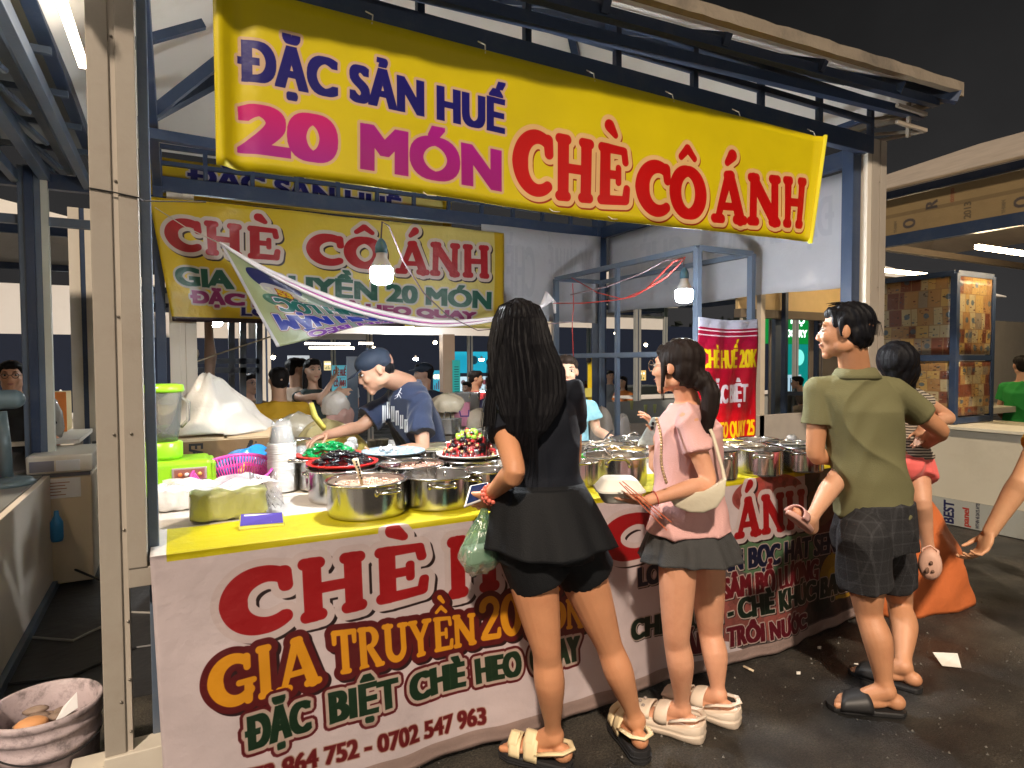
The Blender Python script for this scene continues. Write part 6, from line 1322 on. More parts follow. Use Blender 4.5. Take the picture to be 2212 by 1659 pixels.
def skin(tone):
    if tone not in SK: SK[tone] = mat('skin_%.2f%.2f%.2f' % tone, tone, .50, 0, .13, 11, .12, 220, sss=.06, dirt=.45, dirtcol=(tone[0]*.78, tone[1]*.62, tone[2]*.58), dscale=7)
    return SK[tone]
def hairm(col=(.006, .006, .008)):
    return mat('hair_%.3f' % col[0], col, .55, 0, .5, 60, .5, 90, spec=.16, stretch=(1, 1, .06))
def basis(f):
    f = V(f).normalized(); r = f.cross(V((0, 0, 1))).normalized(); u = r.cross(f); return r, f, u
def head_shapes(m, c, F, k=1.0, U=None):
    """one continuous head: skull, jaw, brow, nose, lips, ears"""
    f = V(F).normalized(); up = V((0, 0, 1)) if U is None else V(U); r = f.cross(up).normalized(); u = r.cross(f).normalized()
    B = Matrix((r, f, u)).transposed()
    def P(x, y, z): return c+(r*x+f*y+u*z)*k
    def E(x, y, z, a, b, d): m.ell(P(x, y, z), (a*k, b*k, d*k), B, 18, 12)
    E(0, -.014, .030, .073, .094, .084); E(0, .026, -.012, .062, .066, .082); E(0, .030, -.060, .050, .052, .042)
    E(0, .066, -.096, .023, .020, .018); E(0, .071, .028, .050, .014, .013)
    for s in (-1, 1):
        E(s*.034, .062, -.024, .024, .024, .024); E(s*.050, .0, -.058, .014, .038, .026)
        m.ell(P(s*.076, -.008, -.006), (.009*k, .017*k, .028*k), B @ Matrix.Rotation(s*-.35, 3, 'Z'), 12, 8)
        E(s*.011, .096, -.030, .010, .010, .008)
    m.cap(P(0, .082, .014), P(0, .1015, -.024), .0075*k, .0105*k, 10)
    E(0, .084, -.051, .021, .0115, .007); E(0, .082, -.063, .019, .011, .008); E(0, .076, -.079, .018, .012, .010)
    return P, B
def face_parts(par, P, B, k, tone, lips=(.45, .16, .13), brow=True, closed=False):
    for s in (-1, 1):
        m = M(); m.ell(P(s*.030, .0775, .006), (.0135*k, .010*k, .0065*k), B, 12, 8); e = part('eye', m, mat('eye_white', (.6, .58, .55), .2), par, smooth=True)
        m = M(); m.ell(P(s*.030, .0855, .0055), (.0062*k, .004*k, .0062*k), B, 12, 8); part('iris', m, mat('iris', (.012, .008, .006), .1), e, smooth=True)
        m = M(); m.tube([P(s*.014, .090, .012), P(s*.030, .0895, .0155), P(s*.046, .080, .011)], .0017*k, 6); part('lash', m, BLACK, e)
        m = M(); m.tube([P(s*.014, .092, .027), P(s*.030, .091, .033), P(s*.048, .079, .028)], [.003*k, .0042*k, .0018*k], 7, flat=.6); part('eyebrow', m, hairm(), par, smooth=True)
    m = M(); m.tube([P(-.021, .0855, -.0555), P(-.008, .0935, -.0535), P(0, .094, -.0545), P(.008, .0935, -.0535), P(.021, .0855, -.0555)], [.0015*k, .0038*k, .0038*k, .0038*k, .0015*k], 8, flat=.8); part('upper_lip', m, mat('lip_%.2f' % lips[0], lips, .35), par, smooth=True)
    m = M(); m.tube([P(-.019, .084, -.0585), P(0, .0915, -.0625), P(.019, .084, -.0585)], [.0015*k, .0048*k, .0015*k], 8, flat=.8); part('lower_lip', m, mat('lip_%.2f' % lips[0], lips, .35), par, smooth=True)
def hand_shapes(m, w, d, n, k=1.0, curl=(.5, .6, .7, .8), thumb=1, spread=.10, thumbcurl=.5, fingers=4):
    """w wrist, d direction of the palm, n the way the palm faces, thumb = +1/-1 side"""
    d = V(d).normalized(); n = V(n); n = (n-d*n.dot(d)).normalized(); s = d.cross(n)*thumb   # s: towards the thumb
    pc = w+d*.045*k; B = Matrix((s, d, n)).transposed()
    m.ell(w+d*.042*k, (.040*k, .052*k, .016*k), B, 16, 10); m.ell(w+d*.068*k, (.039*k, .022*k, .013*k), B, 14, 9)
    m.ell(w+d*.030*k+s*.022*k+n*.004*k, (.018*k, .03*k, .016*k), B, 12, 8)
    L = ((.042, .025, .020), (.046, .029, .021), (.042, .027, .020), (.033, .021, .018)); R = (.0085, .0088, .0083, .0073)
    for i in range(fingers):
        off = (.029-.0193*i); p = w+d*(.078-.004*abs(i-1))*k+s*off*k; a = 0; dd = (d+s*(1.2-i)*spread).normalized()
        for j, l in enumerate(L[i]):
            a += curl[i]*(.55, .75, .5)[j]; q = p+(dd*math.cos(a)+n*math.sin(a))*l*k
            m.cap(p, q, R[i]*(1.04-.07*j)*k, R[i]*(.98-.08*j)*k, 9); p = q
    p = w+d*.022*k+s*.028*k; t0 = (d*.62+s*.75+n*.22).normalized(); q = p+t0*.040*k; m.cap(p, q, .012*k, .010*k, 9)
    t1 = (d*.85+s*(.45-thumbcurl*.7)+n*(.15+thumbcurl*.6)).normalized(); r_ = q+t1*.030*k; m.cap(q, r_, .010*k, .0085*k, 9)
    m.cap(r_, r_+(t1+n*.2).normalized()*.022*k, .0088*k, .0072*k, 9)
def foot_shapes(m, ank, toe, k=1.0, side=1, lift=0.0):
    """bare foot from the ankle down; toe = point on the ground under the big toe"""
    g = V((ank.x, ank.y, lift)); d = V((toe.x-ank.x, toe.y-ank.y, 0)).normalized(); s = V((d.y, -d.x, 0))*side
    B = Matrix((s, d, V((0, 0, 1)))).transposed()
    m.ell(g-d*.032*k+V((0, 0, .030*k)), (.031*k, .036*k, .030*k), B, 14, 10)
    m.cap(ank, g+d*.07*k+V((0, 0, .040*k)), .036*k, .030*k, 14)
    m.ell(g+d*.06*k+V((0, 0, .026*k)), (.036*k, .075*k, .026*k), B, 16, 10); m.ell(g+d*.125*k+V((0, 0, .018*k)), (.045*k, .045*k, .019*k), B, 16, 10)
    for i in range(5):
        o = (-.032+.0165*i); l = (.178, .176, .170, .160, .148)[i]; r = (.0125, .0092, .0086, .0082, .0078)[i]
        p = g+d*.135*k-s*o*k*1.0+V((0, 0, .016*k)); q = g+d*l*k-s*o*k*1.12+V((0, 0, .011*k)); m.cap(p, q, r*k, r*k, 9)
def ringe(c, a, b, n=28, e=2.4):
    R = []
    for j in range(n):
        t = 2*PI*j/n; x, y = math.cos(t), math.sin(t); R.append(c+a*math.copysign(abs(x)**(2/e), x)+b*math.copysign(abs(y)**(2/e), y))
    return R
def torso(m, J, w, dpt, grow=0.0, low=None, high=None, n=30):
    """stack of rounded sections up the spine. w, dpt: half widths / depths at hip, waist, chest, shoulder"""
    pel, wai, che, neck = J['pelvis'], J['waist'], J['chest'], J['neck']
    rp, rs = J['hipvec'], J['shvec']; F1, F2 = rp.cross(V((0, 0, 1))), rs.cross(V((0, 0, 1)))
    F1, F2 = -F1, -F2
    sh = neck-V((0, 0, .075*J['k']))
    keys = [(pel-V((0, 0, .09*J['k'])), w[0]*.90, dpt[0]*.9, 0), (pel, w[0], dpt[0], 0), (pel.lerp(wai, .55), w[0]*.45+w[1]*.55, dpt[0]*.5+dpt[1]*.5, .3), (wai, w[1], dpt[1], .5), (wai.lerp(che, .55), w[1]*.35+w[2]*.65, dpt[1]*.4+dpt[2]*.6, .7), (che, w[2], dpt[2], .9), (sh.lerp(che, .25), w[3], dpt[3]*1.1, 1), (neck-V((0, 0, .035*J['k'])), w[3]*.66, dpt[3]*.8, 1), (neck, .055*J['k'], .055*J['k'], 1)]
    if low is not None: keys = [(low, w[0]*1.02, dpt[0]*1.02, 0)]+[q for q in keys if q[0].z > low.z+.02]
    R = []
    for c, a, b, t in keys:
        r = rp.lerp(rs, t).normalized(); f = F1.lerp(F2, t).normalized(); R.append(ringe(c, r*(a+grow), f*(b+grow), n))
    m.ring(R)
def make_person(label, J, sex='f', tone=(.62, .36, .23), vs=.0055, lips=(.45, .16, .13), face=True, group=None, feet=None, hands=(), legs=True, tilt=None, limb=None, cat='person', armscale=1.0, bust=True):
    """J: neck, head, pelvis, faceF, torsoF, hipF, and elbows, wrists, knees, ankles"""
    k = J['k']; L = dict(ua=.043, el=.036, fa=.036, wr=.025, th=.084, kn=.055, ca=.056, an=.036)
    if sex == 'f': L.update(ua=.038, el=.031, fa=.032, wr=.022)
    if limb: L.update(limb)
    up = V((0, 0, 1)); J['shvec'] = V(J['torsoF']).cross(up).normalized(); J['hipvec'] = V(J.get('hipF', J['torsoF'])).cross(up).normalized()
    J.setdefault('waist', J['pelvis'].lerp(J['neck'], .42)); J.setdefault('chest', J['pelvis'].lerp(J['neck'], .74))
    wd = (.160, .118, .138, .140) if sex == 'f' else (.160, .145, .165, .165); dp = (.105, .085, .100, .068) if sex == 'f' else (.110, .100, .115, .075)
    J['w'] = [x*k*J.get('ws', 1) for x in wd]; J['dp'] = [x*k for x in dp]
    shw = (.155 if sex == 'f' else .19)*k
    J.setdefault('shL', J['neck']-up*.075*k-J['shvec']*shw); J.setdefault('shR', J['neck']-up*.075*k+J['shvec']*shw)
    hw = .088*k; J.setdefault('hipL', J['pelvis']-up*.05*k-J['hipvec']*hw); J.setdefault('hipR', J['pelvis']-up*.05*k+J['hipvec']*hw)
    root = thing('person', label, cat, (J['pelvis'].x, J['pelvis'].y, 0), group)
    m = M(); torso(m, J, J['w'], J['dp'])
    if sex == 'f' and bust:
        f = V(J['torsoF']).normalized()
        for s in (-1, 1): m.ell(J['chest']-up*.02*k+J['shvec']*s*.06*k+f*.075*k, (.052*k, .05*k, .052*k), None, 14, 10)
    for s, a in (('L', -1), ('R', 1)):
        sh = J['sh'+s]; m.ell(sh, (L['ua']*1.12*k,)*3, None, 14, 10); m.cap(J['neck']-up*.035*k, sh, .046*k, .042*k, 14)
        if 'el'+s in J:
            el = J['el'+s]; K = [(sh, L['ua']*1.08*k), (sh.lerp(el, .45), L['ua']*k), (el, L['el']*k)]
            if 'wr'+s in J:
                wr = J['wr'+s]; K += [(el.lerp(wr, .25), L['fa']*k*1.03), (el.lerp(wr, .65), (L['fa']*.45+L['wr']*.55)*k), (wr, L['wr']*k)]
            m.limb(K, 16)
        if legs and 'kn'+s in J:
            hp, kn = J['hip'+s], J['kn'+s]
            if 'an'+s in J:
                an = J['an'+s]; bk = -V(J.get('hipF', J['torsoF'])).normalized()*.016*k
                m.limb([(hp, L['th']*k), (hp.lerp(kn, .3), L['th']*k*.99), (hp.lerp(kn, .72), (L['th']*.42+L['kn']*.6)*k), (kn, L['kn']*k), (kn.lerp(an, .13), L['kn']*.97*k), (kn.lerp(an, .34)+bk, L['ca']*k), (kn.lerp(an, .62)+bk*.6, (L['ca']*.5+L['an']*.45)*k), (kn.lerp(an, .86), L['an']*.92*k), (an, L['an']*k)])
            else: m.limb([(hp, L['th']*k), (kn, L['kn']*k)])
    P, B = head_shapes(m, J['head'], J['faceF'], k*1.0, tilt)
    m.cap(J['neck']-up*.02*k, P(0, -.022, -.045), (.050 if sex == 'f' else .060)*k, (.047 if sex == 'f' else .056)*k, 16)
    for h in hands: hand_shapes(m, *h[:3], k=k*h[3].get('k', 1.0), **{a: b for a, b in h[3].items() if a != 'k'})
    for f_ in (feet or ()): foot_shapes(m, *f_)
    me = voxelise(m, 'body', vs, 3)
    off = wloc(root); me.transform(Matrix.Translation(-off)); part('body', me, skin(tone), root)
    if face: face_parts(root, P, B, k, tone, lips)
    return root, P, B
def wear(root, name, m, mt, vs=.007, disp=None, sm=2, label=None, holes=None):
    me = voxelise(m, name, vs, sm, disp); me.transform(Matrix.Translation(-wloc(root))); return part(name, me, mt, root, label=label)
def shirt_shapes(m, J, hem, sleeve=.5, grow=.016, sl_r=.062, flare=0.0, sides=('L', 'R'), sl_end=None, boxy=0.0):
    w = [J['w'][0]*(1-boxy)+J['w'][2]*boxy, J['w'][1]*(1-boxy)+J['w'][2]*.97*boxy, J['w'][2], J['w'][3]]; w = [w[0], max(w[1], J['w'][1]), w[2], w[3]]
    pel, wai, che, neck = J['pelvis'], J['waist'], J['chest'], J['neck']; k = J['k']; rp, rs = J['hipvec'], J['shvec']; up = V((0, 0, 1))
    F1, F2 = -rp.cross(up), -rs.cross(up)
    keys = [(hem, w[0]+flare, J['dp'][0]+flare, 0)]
    for c, a, b, t in ((pel, w[0], J['dp'][0], 0), (pel.lerp(wai, .55), w[0]*.45+w[1]*.55, J['dp'][0]*.5+J['dp'][1]*.5, .3), (wai, w[1], J['dp'][1]*1.04, .5), (wai.lerp(che, .55), w[1]*.35+w[2]*.65, J['dp'][1]*.4+J['dp'][2]*.62, .7), (che, w[2], J['dp'][2], .9), (neck-up*.075*k-up*.02, w[3]*1.02, J['dp'][3]*1.15, 1), (neck-up*.038*k, w[3]*.72, J['dp'][3]*.9, 1), (neck-up*.005*k, .056*k, .056*k, 1)):
        if c.z > hem.z+.025: keys.append((c, a, b, t))
    R = []
    for c, a, b, t in keys:
        r = rp.lerp(rs, t).normalized(); f = F1.lerp(F2, t).normalized(); R.append(ringe(c, r*(a+grow), f*(b+grow), 30))
    m.ring(R)
    for s in sides:
        sh, el = J['sh'+s], J['el'+s]; e = sh.lerp(el, sleeve)
        m.ell(sh, (sl_r*.92*k,)*3, None, 14, 10); m.cap(neck-up*.045*k, sh, .054*k, sl_r*.88*k, 16); m.cap(sh, e, sl_r*k*.92, (sl_end or sl_r*1.05)*k, 18, flat1=True)
def hair_mass(root, shapes, c=(.006, .006, .008), vs=.006, groove=220, amp=.0025, down=(0, 0, -1), name='hair'):
    m = M()
    for q in shapes:
        if q[0] == 'e': m.ell(q[1], q[2], q[3] if len(q) > 3 else None, 18, 12)
        elif q[0] == 'c': m.cap(*q[1:5], 16)
        elif q[0] == 'l': m.ring(q[1])
    d = np.array(down, np.float32); a = np.cross(d, [0, 1., .1]); a /= np.linalg.norm(a); b = np.cross(d, a)
    def f(co): return amp*(np.sin((co@a)*groove+2*np.sin(co@d*9))+.7*np.sin((co@b)*groove*.8+2*np.sin(co@d*7+2))+.6*np.sin((co@a+co@b)*groove*.37))
    return wear(root, name, m, hairm(c), vs, f, 2)
def strands(root, pts, n, spread, r=.0011, c=(.006, .006, .008), seed=1, lab=None):
    rr = random.Random(seed); m = M()
    for _ in range(n):
        o = V((rr.uniform(-1, 1), rr.uniform(-1, 1), rr.uniform(-.3, .3)))*spread; q = []; sw = rr.uniform(.6, 1.5); end = rr.uniform(.75, 1.0)
        for i, p in enumerate(pts[:max(2, int(len(pts)*end+.5))]): q.append(p+o*(.25+.75*sw*i/len(pts)))
        m.tube(q, [r*(1-.7*i/len(q)) for i in range(len(q))], 4)
    o = part('hair_strands', m, hairm(c), root); o['kind'] = 'stuff'; return o
UPV_ = V((0, 0, 1))
# ---------------------------------------------------------------- the woman in black, seen from behind
gl, gr = at(1190, 1640, Z=0), at(1372, 1610, Z=0)
J = dict(k=1.03, neck=at(1148, 818, Y=1.93), pelvis=at(1176, 1130, Y=1.86), head=at(1118, 722, Y=1.96), torsoF=facing(1150, 14), hipF=facing(1150, 6), faceF=facing(1118, 32))
J['waist'] = at(1170, 1022, Y=1.90); J['chest'] = at(1160, 925, Y=1.93)
J['hipL'] = at(1140, 1185, Y=1.87); J['hipR'] = at(1236, 1180, Y=1.86)
J['knL'] = at(1180, 1402, Y=1.84); J['anL'] = at(1196, 1588, Z=.12)
J['knR'] = at(1312, 1385, Y=1.84); J['anR'] = at(1374, 1556, Z=.13)
r0 = J['torsoF'].cross(UPV_).normalized(); J['shL'] = J['neck']-UPV_*.09-r0*.125; J['shR'] = J['neck']-UPV_*.055+r0*.145
J['elL'] = at(1112, 1018, Y=1.76); J['wrL'] = at(1062, 1066, Y=1.93)
J['elR'] = at(1236, 990, Y=2.06); J['wrR'] = at(1190, 1010, Y=2.24)
TW = (.60, .28, .145)
toeL = at(1108, 1632, Z=0); toeR = J['anR']+V((.12, .40, 0)); toeR.z = 0
hd = (at(1048, 1092, Y=1.98)-J['wrL'])
W_, P, B = make_person('woman in black with very long hair, seen from behind, holding a green bag', J, 'f', TW, .0055, hands=[(J['wrL'], hd, V((.1, -.35, .6)), dict(curl=(.75, .85, .95, 1.0), thumb=-1, thumbcurl=.6)), (J['wrR'], V((.1, .5, -.1)), V((0, 0, -1)), dict(curl=(.6, .6, .6, .6)))],
                      feet=[(J['anL'], toeL, 1.08, -1, .03), (J['anR'], toeR, 1.06, 1, .045)], limb=dict(th=.085, kn=.050, ca=.053, an=.032, ua=.040, el=.034, fa=.035, wr=.024), face=False)
BLK = mat('black_shirt', (.005, .007, .013), .8, 0, .2, 20, .3, 300, spec=.3)
m = M(); shirt_shapes(m, J, at(1170, 1078, Y=1.88), .50, .010, .057, 0, sl_end=.060); wear(W_, 'black_top', m, BLK, .0065, folds(.006, (.3, .2, 1), 26, 3))
# flared skirt with soft pleats over shorts
def skirt(root, name, top, bot, rv, wt, dt, wb, db, n, mt, amp=.012, ple=9, seed=0, tail=0.0, wav=0.0):
    fv = UPV_.cross(rv).normalized(); rr = random.Random(seed); ph = [rr.uniform(0, 6) for _ in range(4)]; L = []
    N = 150
    for i in range(n+1):
        v = i/n; c = top.lerp(bot, v); q = v**.8; R = []
        for j in range(N):
            a = 2*PI*j/N; s = 1+amp*8*q*(math.sin(ple*a+ph[0]+.5*math.sin(3*a))+.45*math.sin((ple*2-1)*a+ph[1]))*.5
            R.append(c+rv*(wt+(wb-wt)*q)*math.cos(a)*s+fv*(dt+(db-dt)*q)*math.sin(a)*s+UPV_*(-(tail+wav*math.sin(3*a+ph[2]))*v))
        L.append(R)
    m = M(); m.ring(L, False, False); return part(name, m, mt, root, smooth=True, solid=.003)
rv = J['hipF'].cross(UPV_).normalized() if False else facing(1150, 6).cross(UPV_).normalized()
BLK2 = mat('black_skirt', (.004, .005, .007), .72, 0, .15, 20, .25, 250, spec=.35)
skirt(W_, 'skirt', at(1168, 1048, Y=1.88), at(1190, 1180, Y=1.84), rv, .152, .105, .232, .16, 22, BLK2, .010, 8, 2, .0, .012)
m = M(); m.ring([ringe(at(1168, 1040, Y=1.89), rv*.150, UPV_.cross(rv)*.105, 30), ringe(at(1172, 1078, Y=1.88), rv*.168, UPV_.cross(rv)*.115, 30)], False, False); part('waistband', m, BLK2, W_, smooth=True, solid=.004)
m = M(); m.ring([ringe(J['pelvis'], rv*.165, UPV_.cross(rv)*.11, 28), ringe(J['pelvis']-UPV_*.12, rv*.175, UPV_.cross(rv)*.125, 28)])
for s, e_, y_ in (('L', at(1166, 1256, Y=1.86), 0), ('R', at(1268, 1238, Y=1.86), 0)): m.cap(J['hip'+s], e_, .106, .106, 24, flat1=True)
wear(W_, 'shorts', m, BLK2, .006, folds(.0012, (0, 0, 1), 30, 5))
# hair: cap of the head and a long fall down the back
hc = J['head']; bk = -J['faceF']; rt = r0
hs = [('e', hc+UPV_*.034+bk*.010, (.088, .104, .090)), ('e', hc+bk*.035-UPV_*.03, (.088, .085, .10))]
L = []
for x, y, wd_, dd, Y_ in ((1121, 690, 56, .085, 1.93), (1124, 745, 70, .085, 1.90), (1138, 800, 82, .072, 1.865), (1146, 850, 78, .052, 1.835), (1144, 895, 62, .040, 1.818), (1138, 930, 44, .030, 1.815), (1130, 955, 28, .020, 1.82), (1124, 972, 12, .012, 1.825)):
    c = at(x, y, Y=Y_); d = (c-CP).dot(FWD)/FD; L.append(ringe(c, rt*wd_*d, -J['torsoF'].normalized()*dd*1.0, 34, 2.2))
hs.append(('l', L)); L2 = []
hair_mass(W_, hs, vs=.0045, amp=.0014, groove=330)
rr = random.Random(77); m = M()
for _ in range(520):
    a = rr.uniform(-.15, PI+.15); g = rr.uniform(1.0, 1.035); wob = rr.uniform(-.02, .02); ph_ = rr.uniform(0, 6); R0 = L[0]; c00 = sum(R0, V())/len(R0); j0 = int((a/(2*PI)*34)) % 34; q = [hc+UPV_*.127-J['faceF']*.01+r0*rr.uniform(-.012, .012), hc+UPV_*.098-J['faceF']*.012+(R0[j0]-c00)*.80]; e_ = rr.randint(5, 8)
    for i, R in enumerate(L[:e_]):
        c = sum(R, V())/len(R); j = int((a/(2*PI)*34)) % 34; pt = c+(R[j]-c)*g+(R[(j+1) % 34]-R[j])*(wob*20*math.sin(i*.7+ph_)); q.append(pt)
    qq = []
    for i in range(len(q)-1): qq += [q[i], q[i].lerp(q[i+1], .5)]
    m.tube(qq+[q[-1]], [.0013*(1-.6*i/len(qq)) for i in range(len(qq)+1)], 4)
o = part('hair_strands', m, hairm(), W_); o['kind'] = 'stuff'
for sx, Y_ in ((1066, 1.90), (1076, 1.86), (1060, 1.93)):
    strands(W_, [at(sx+14, 690, Y=Y_), at(sx, 760, Y=Y_), at(sx-6, 840, Y=Y_), at(sx-14, 920, Y=Y_-.02), at(sx-20, 985, Y=Y_)], 46, .014, seed=sx)
strands(W_, [at(1176, 690, Y=1.9), at(1196, 760, Y=1.88), at(1212, 820, Y=1.86), at(1222, 870, Y=1.85)], 40, .012, seed=9)
strands(W_, [at(1140, 860, Y=1.79), at(1146, 930, Y=1.78), at(1142, 990, Y=1.79), at(1136, 1030, Y=1.8)], 60, .05, seed=19)
# bead bracelet, phone, keys and bag
br = thing('bracelet', 'coral bead bracelet on the left wrist of the woman in black', 'bracelet', tuple(J['wrL']))
wd = (J['wrL']-J['elL']).normalized(); a1 = wd.cross(UPV_).normalized(); a2 = wd.cross(a1)
for o_, nb in ((-.010, 14), (.008, 15)):
    for k in range(nb):
        t = 2*PI*k/nb; m = M(); m.ell(J['wrL']+wd*o_+(a1*math.cos(t)+a2*math.sin(t))*.031+V((0, 0, -.004)), (.0085,)*3, None, 10, 7); part('bead', m, mat('coral', (.72, .17, .12), .25, var=.25, coat=.4), br, smooth=True)
ph = thing('phone', 'navy phone in a white rimmed case held flat by the woman in black', 'phone', tuple(at(1035, 1060, Y=1.98)))
c4 = [at(1003, 1094, Y=1.93), at(1046, 1078, Y=1.96), at(1056, 1040, Y=2.04), at(1016, 1048, Y=2.02)]; nrm = (c4[1]-c4[0]).cross(c4[3]-c4[0]).normalized()
if nrm.dot(CP-c4[0]) < 0: nrm = -nrm
m = M(); m.add(c4+[p-nrm*.010 for p in c4], [(0, 1, 2, 3), (7, 6, 5, 4), (0, 4, 5, 1), (1, 5, 6, 2), (2, 6, 7, 3), (3, 7, 4, 0)]); part('case', m, mat('case_white', (.75, .75, .76), .3), ph, bevel=.004)
cen = sum(c4, V())/4; m = M(); m.add([cen+(p-cen)*.86+nrm*.001 for p in c4], [(0, 1, 2, 3)]); part('screen', m, mat('screen_navy', (.01, .02, .07), .08), ph)
ky = thing('key_ring', 'small bunch of keys and charm dangling under the hand with the phone', 'keys', tuple(at(1066, 1130, Y=1.93)))
m = M(); m.tube([at(1050, 1098, Y=1.95), at(1062, 1106, Y=1.92), at(1070, 1096, Y=1.93)], .002, 6); part('ring', m, BLACK, ky)
for k in range(4): p = at(1067+2*k, 1106, Y=1.92); m = M(); m.bar(p, p+V((.004*k-.006, 0, -.05-.006*k)), .010, .003); part('key', m, CHROME if k % 2 else BLACK, ky)
gb = thing('plastic_bag', 'translucent green carrier bag with a foam box inside, hanging from the hand', 'bag', tuple(at(1032, 1240, Y=1.95)))
L = []
for i in range(26):
    v = i/25; c = at(1046-13*v**.8+4*math.sin(3*v), 1098+137*v, Y=1.95); w_ = .012+.066*math.sin(PI/2*min(1, v*1.35))**1.5*(1-.45*max(0, v-.78)/.22)**1
    if v > .95: w_ *= .75
    L.append([c+V((w_*math.cos(a)*(1+.07*math.sin(7*a+9*v)+.05*math.sin(13*a)*(1-v)), w_*.8*math.sin(a)*(1+.09*math.sin(6*a-5*v)), .008*math.sin(3*a)*v)) for a in [2*PI*k/44 for k in range(44)]])
m = M(); m.ring(L); part('film', m, mat('green_film', (.38, .80, .52), .14, trans=.80, var=.1, bump=.7, bscale=30, alpha=.78, spec=.8), gb, smooth=True)
c = at(1031, 1198, Y=1.95); m = M(); m.box((c.x-.046, c.y-.035, c.z-.03), (c.x+.046, c.y+.035, c.z+.03)); part('foam_box', m, mat('foam', (.85, .83, .76), .4), gb, bevel=.01)
# sandals
CRE = mat('sandal_cream', (.80, .66, .40), .5, var=.04)
def sandal(root, ank, toe, k, lift, sole, strap, kind='sport', name='sandal', hole=None):
    g = V((ank.x, ank.y, 0)); d = V((toe.x-ank.x, toe.y-ank.y, 0)).normalized(); s = V((d.y, -d.x, 0))
    def Q(x, y, z): return g+d*y*k+s*x*k+V((0, 0, z*k+lift*0))
    out = [(-.055, .030), (-.045, .036), (0, .038), (.05, .040), (.10, .047), (.15, .048), (.185, .036), (.20, .015)]
    pts = [(-w_, y) for y, w_ in out]+[(w_, y) for y, w_ in reversed(out)]; pts = [(-.012, -.066), ]+pts+[(.012, -.066)]
    R = []
    for z, gw in ((0, .96), (.008, 1.05), (lift*.5, 1.0), (lift*.55, 1.07), (lift, 1.06), (lift+.006, 1.0)): R.append([Q(x*gw, y, z/k) for x, y in pts])
    o = thing(name, None, None) if False else None
    m = M(); m.ring(R); so = part('sole', m, sole, root, bevel=.004, smooth=False)
    for z in ((lift*.3, lift*.62) if kind == 'sport' else ()):
        m = M(); m.tube([Q(x*1.06, y, z/k) for x, y in pts]+[Q(pts[0][0]*1.06, pts[0][1], z/k)], .003, 5); part('tread', m, sole, so)
    if kind == 'sport':
        for y, hh, w_ in ((.135, .058, .020), (.075, .082, .024)):
            m = M(); m.grid(lambda u, v: Q(math.cos(PI*u)*(.052-.004*math.sin(PI*u)), y+(v-.5)*w_*2+.01*math.cos(PI*u), (lift+.004)/k+math.sin(PI*u)**.7*hh*.85), 24, 4); st = part('strap', m, strap, root, smooth=True, solid=.007)
            m = M(); m.grid(lambda u, v: Q(-.038-.014*math.sin(PI*u)+.03*u, y+(v-.5)*w_*1.7, (lift+.02)/k+.045*u*hh/.06+.006), 8, 4); part('tab', m, strap, st, smooth=True, solid=.008)
        m = M(); m.tube([Q(x, y, (lift+z)/k) for x, y, z in ((-.045, .05, .03), (-.046, .0, .048), (-.036, -.045, .055), (0, -.068, .056), (.036, -.045, .055), (.046, 0, .048), (.045, .05, .03))], .011*k, 8, flat=.45); part('heel_strap', m, strap, root, smooth=True)
    return Q
sandal(W_, J['anL'], toeL, 1.08, .03, mat('sole_dark', (.02, .02, .022), .6), CRE)
sandal(W_, J['anR'], toeR, 1.06, .045, mat('sole_dark', (.02, .02, .022), .6), CRE)

# ---------------------------------------------------------------- the girl in the pink shirt
J = dict(k=.96, neck=at(1488, 868, Y=1.86), pelvis=at(1490, 1150, Y=1.83), head=at(1462, 792, Y=1.87), torsoF=facing(1480, 52), hipF=facing(1480, 28), faceF=facing(1462, 66))
g1, g2 = at(1478, 1560, Z=0), at(1552, 1535, Z=0)
J['knL'] = at(1461, 1372, Y=1.80); J['anL'] = at(1474, 1530, Z=.105); J['knR'] = at(1534, 1362, Y=1.90); J['anR'] = at(1552, 1500, Z=.105)
J['hipL'] = at(1464, 1200, Y=1.80); J['hipR'] = at(1527, 1200, Y=1.87)
J['shL'] = at(1488, 912, Y=1.74); J['shR'] = at(1478, 905, Y=1.98)
J['elL'] = at(1530, 1042, Y=1.66); J['wrL'] = at(1398, 1082, Y=1.72); J['elR'] = at(1418, 1010, Y=2.16); J['wrR'] = at(1412, 952, Y=2.22)
tL, tR = at(1396, 1562, Z=0), at(1488, 1532, Z=0)
G_, P, B = make_person('girl in a pink shirt and grey skirt holding a white foam box at the counter', J, 'f', (.66, .33, .20), .0055,
    hands=[(J['wrL'], at(1352, 1080, Y=1.76)-J['wrL'], V((.1, .1, 1)), dict(curl=(.35, .35, .4, .45), thumb=-1, thumbcurl=.3)), (J['wrR'], V((-.1, .0, 1)), facing(1412, 100), dict(curl=(.7, .7, .8, .8), thumb=1))],
    feet=[(J['anL'], tL, 1.0, -1, .03), (J['anR'], tR, 1.0, 1, .03)], limb=dict(th=.074, kn=.053, ca=.054, an=.034))
PNK = mat('pink_shirt', (.66, .38, .36), .8, 0, .06, 8, .25, 200, spec=.3)
m = M(); shirt_shapes(m, J, at(1487, 1146, Y=1.83), .50, .015, .054, .014, sl_end=.064, boxy=.5); wear(G_, 'pink_shirt', m, PNK, .0065, folds(.007, (.2, .3, 1), 20, 8))
rv = facing(1480, 28).cross(UPV_).normalized()
skirt(G_, 'skirt', at(1487, 1130, Y=1.83), at(1492, 1202, Y=1.83), rv, .142, .102, .205, .165, 18, mat('grey_skirt', (.045, .045, .045), .8, 0, .2, 30, .3, 200), .011, 11, 5, 0, .004)
hc = J['head']; f = J['faceF']; rt = f.cross(UPV_).normalized()
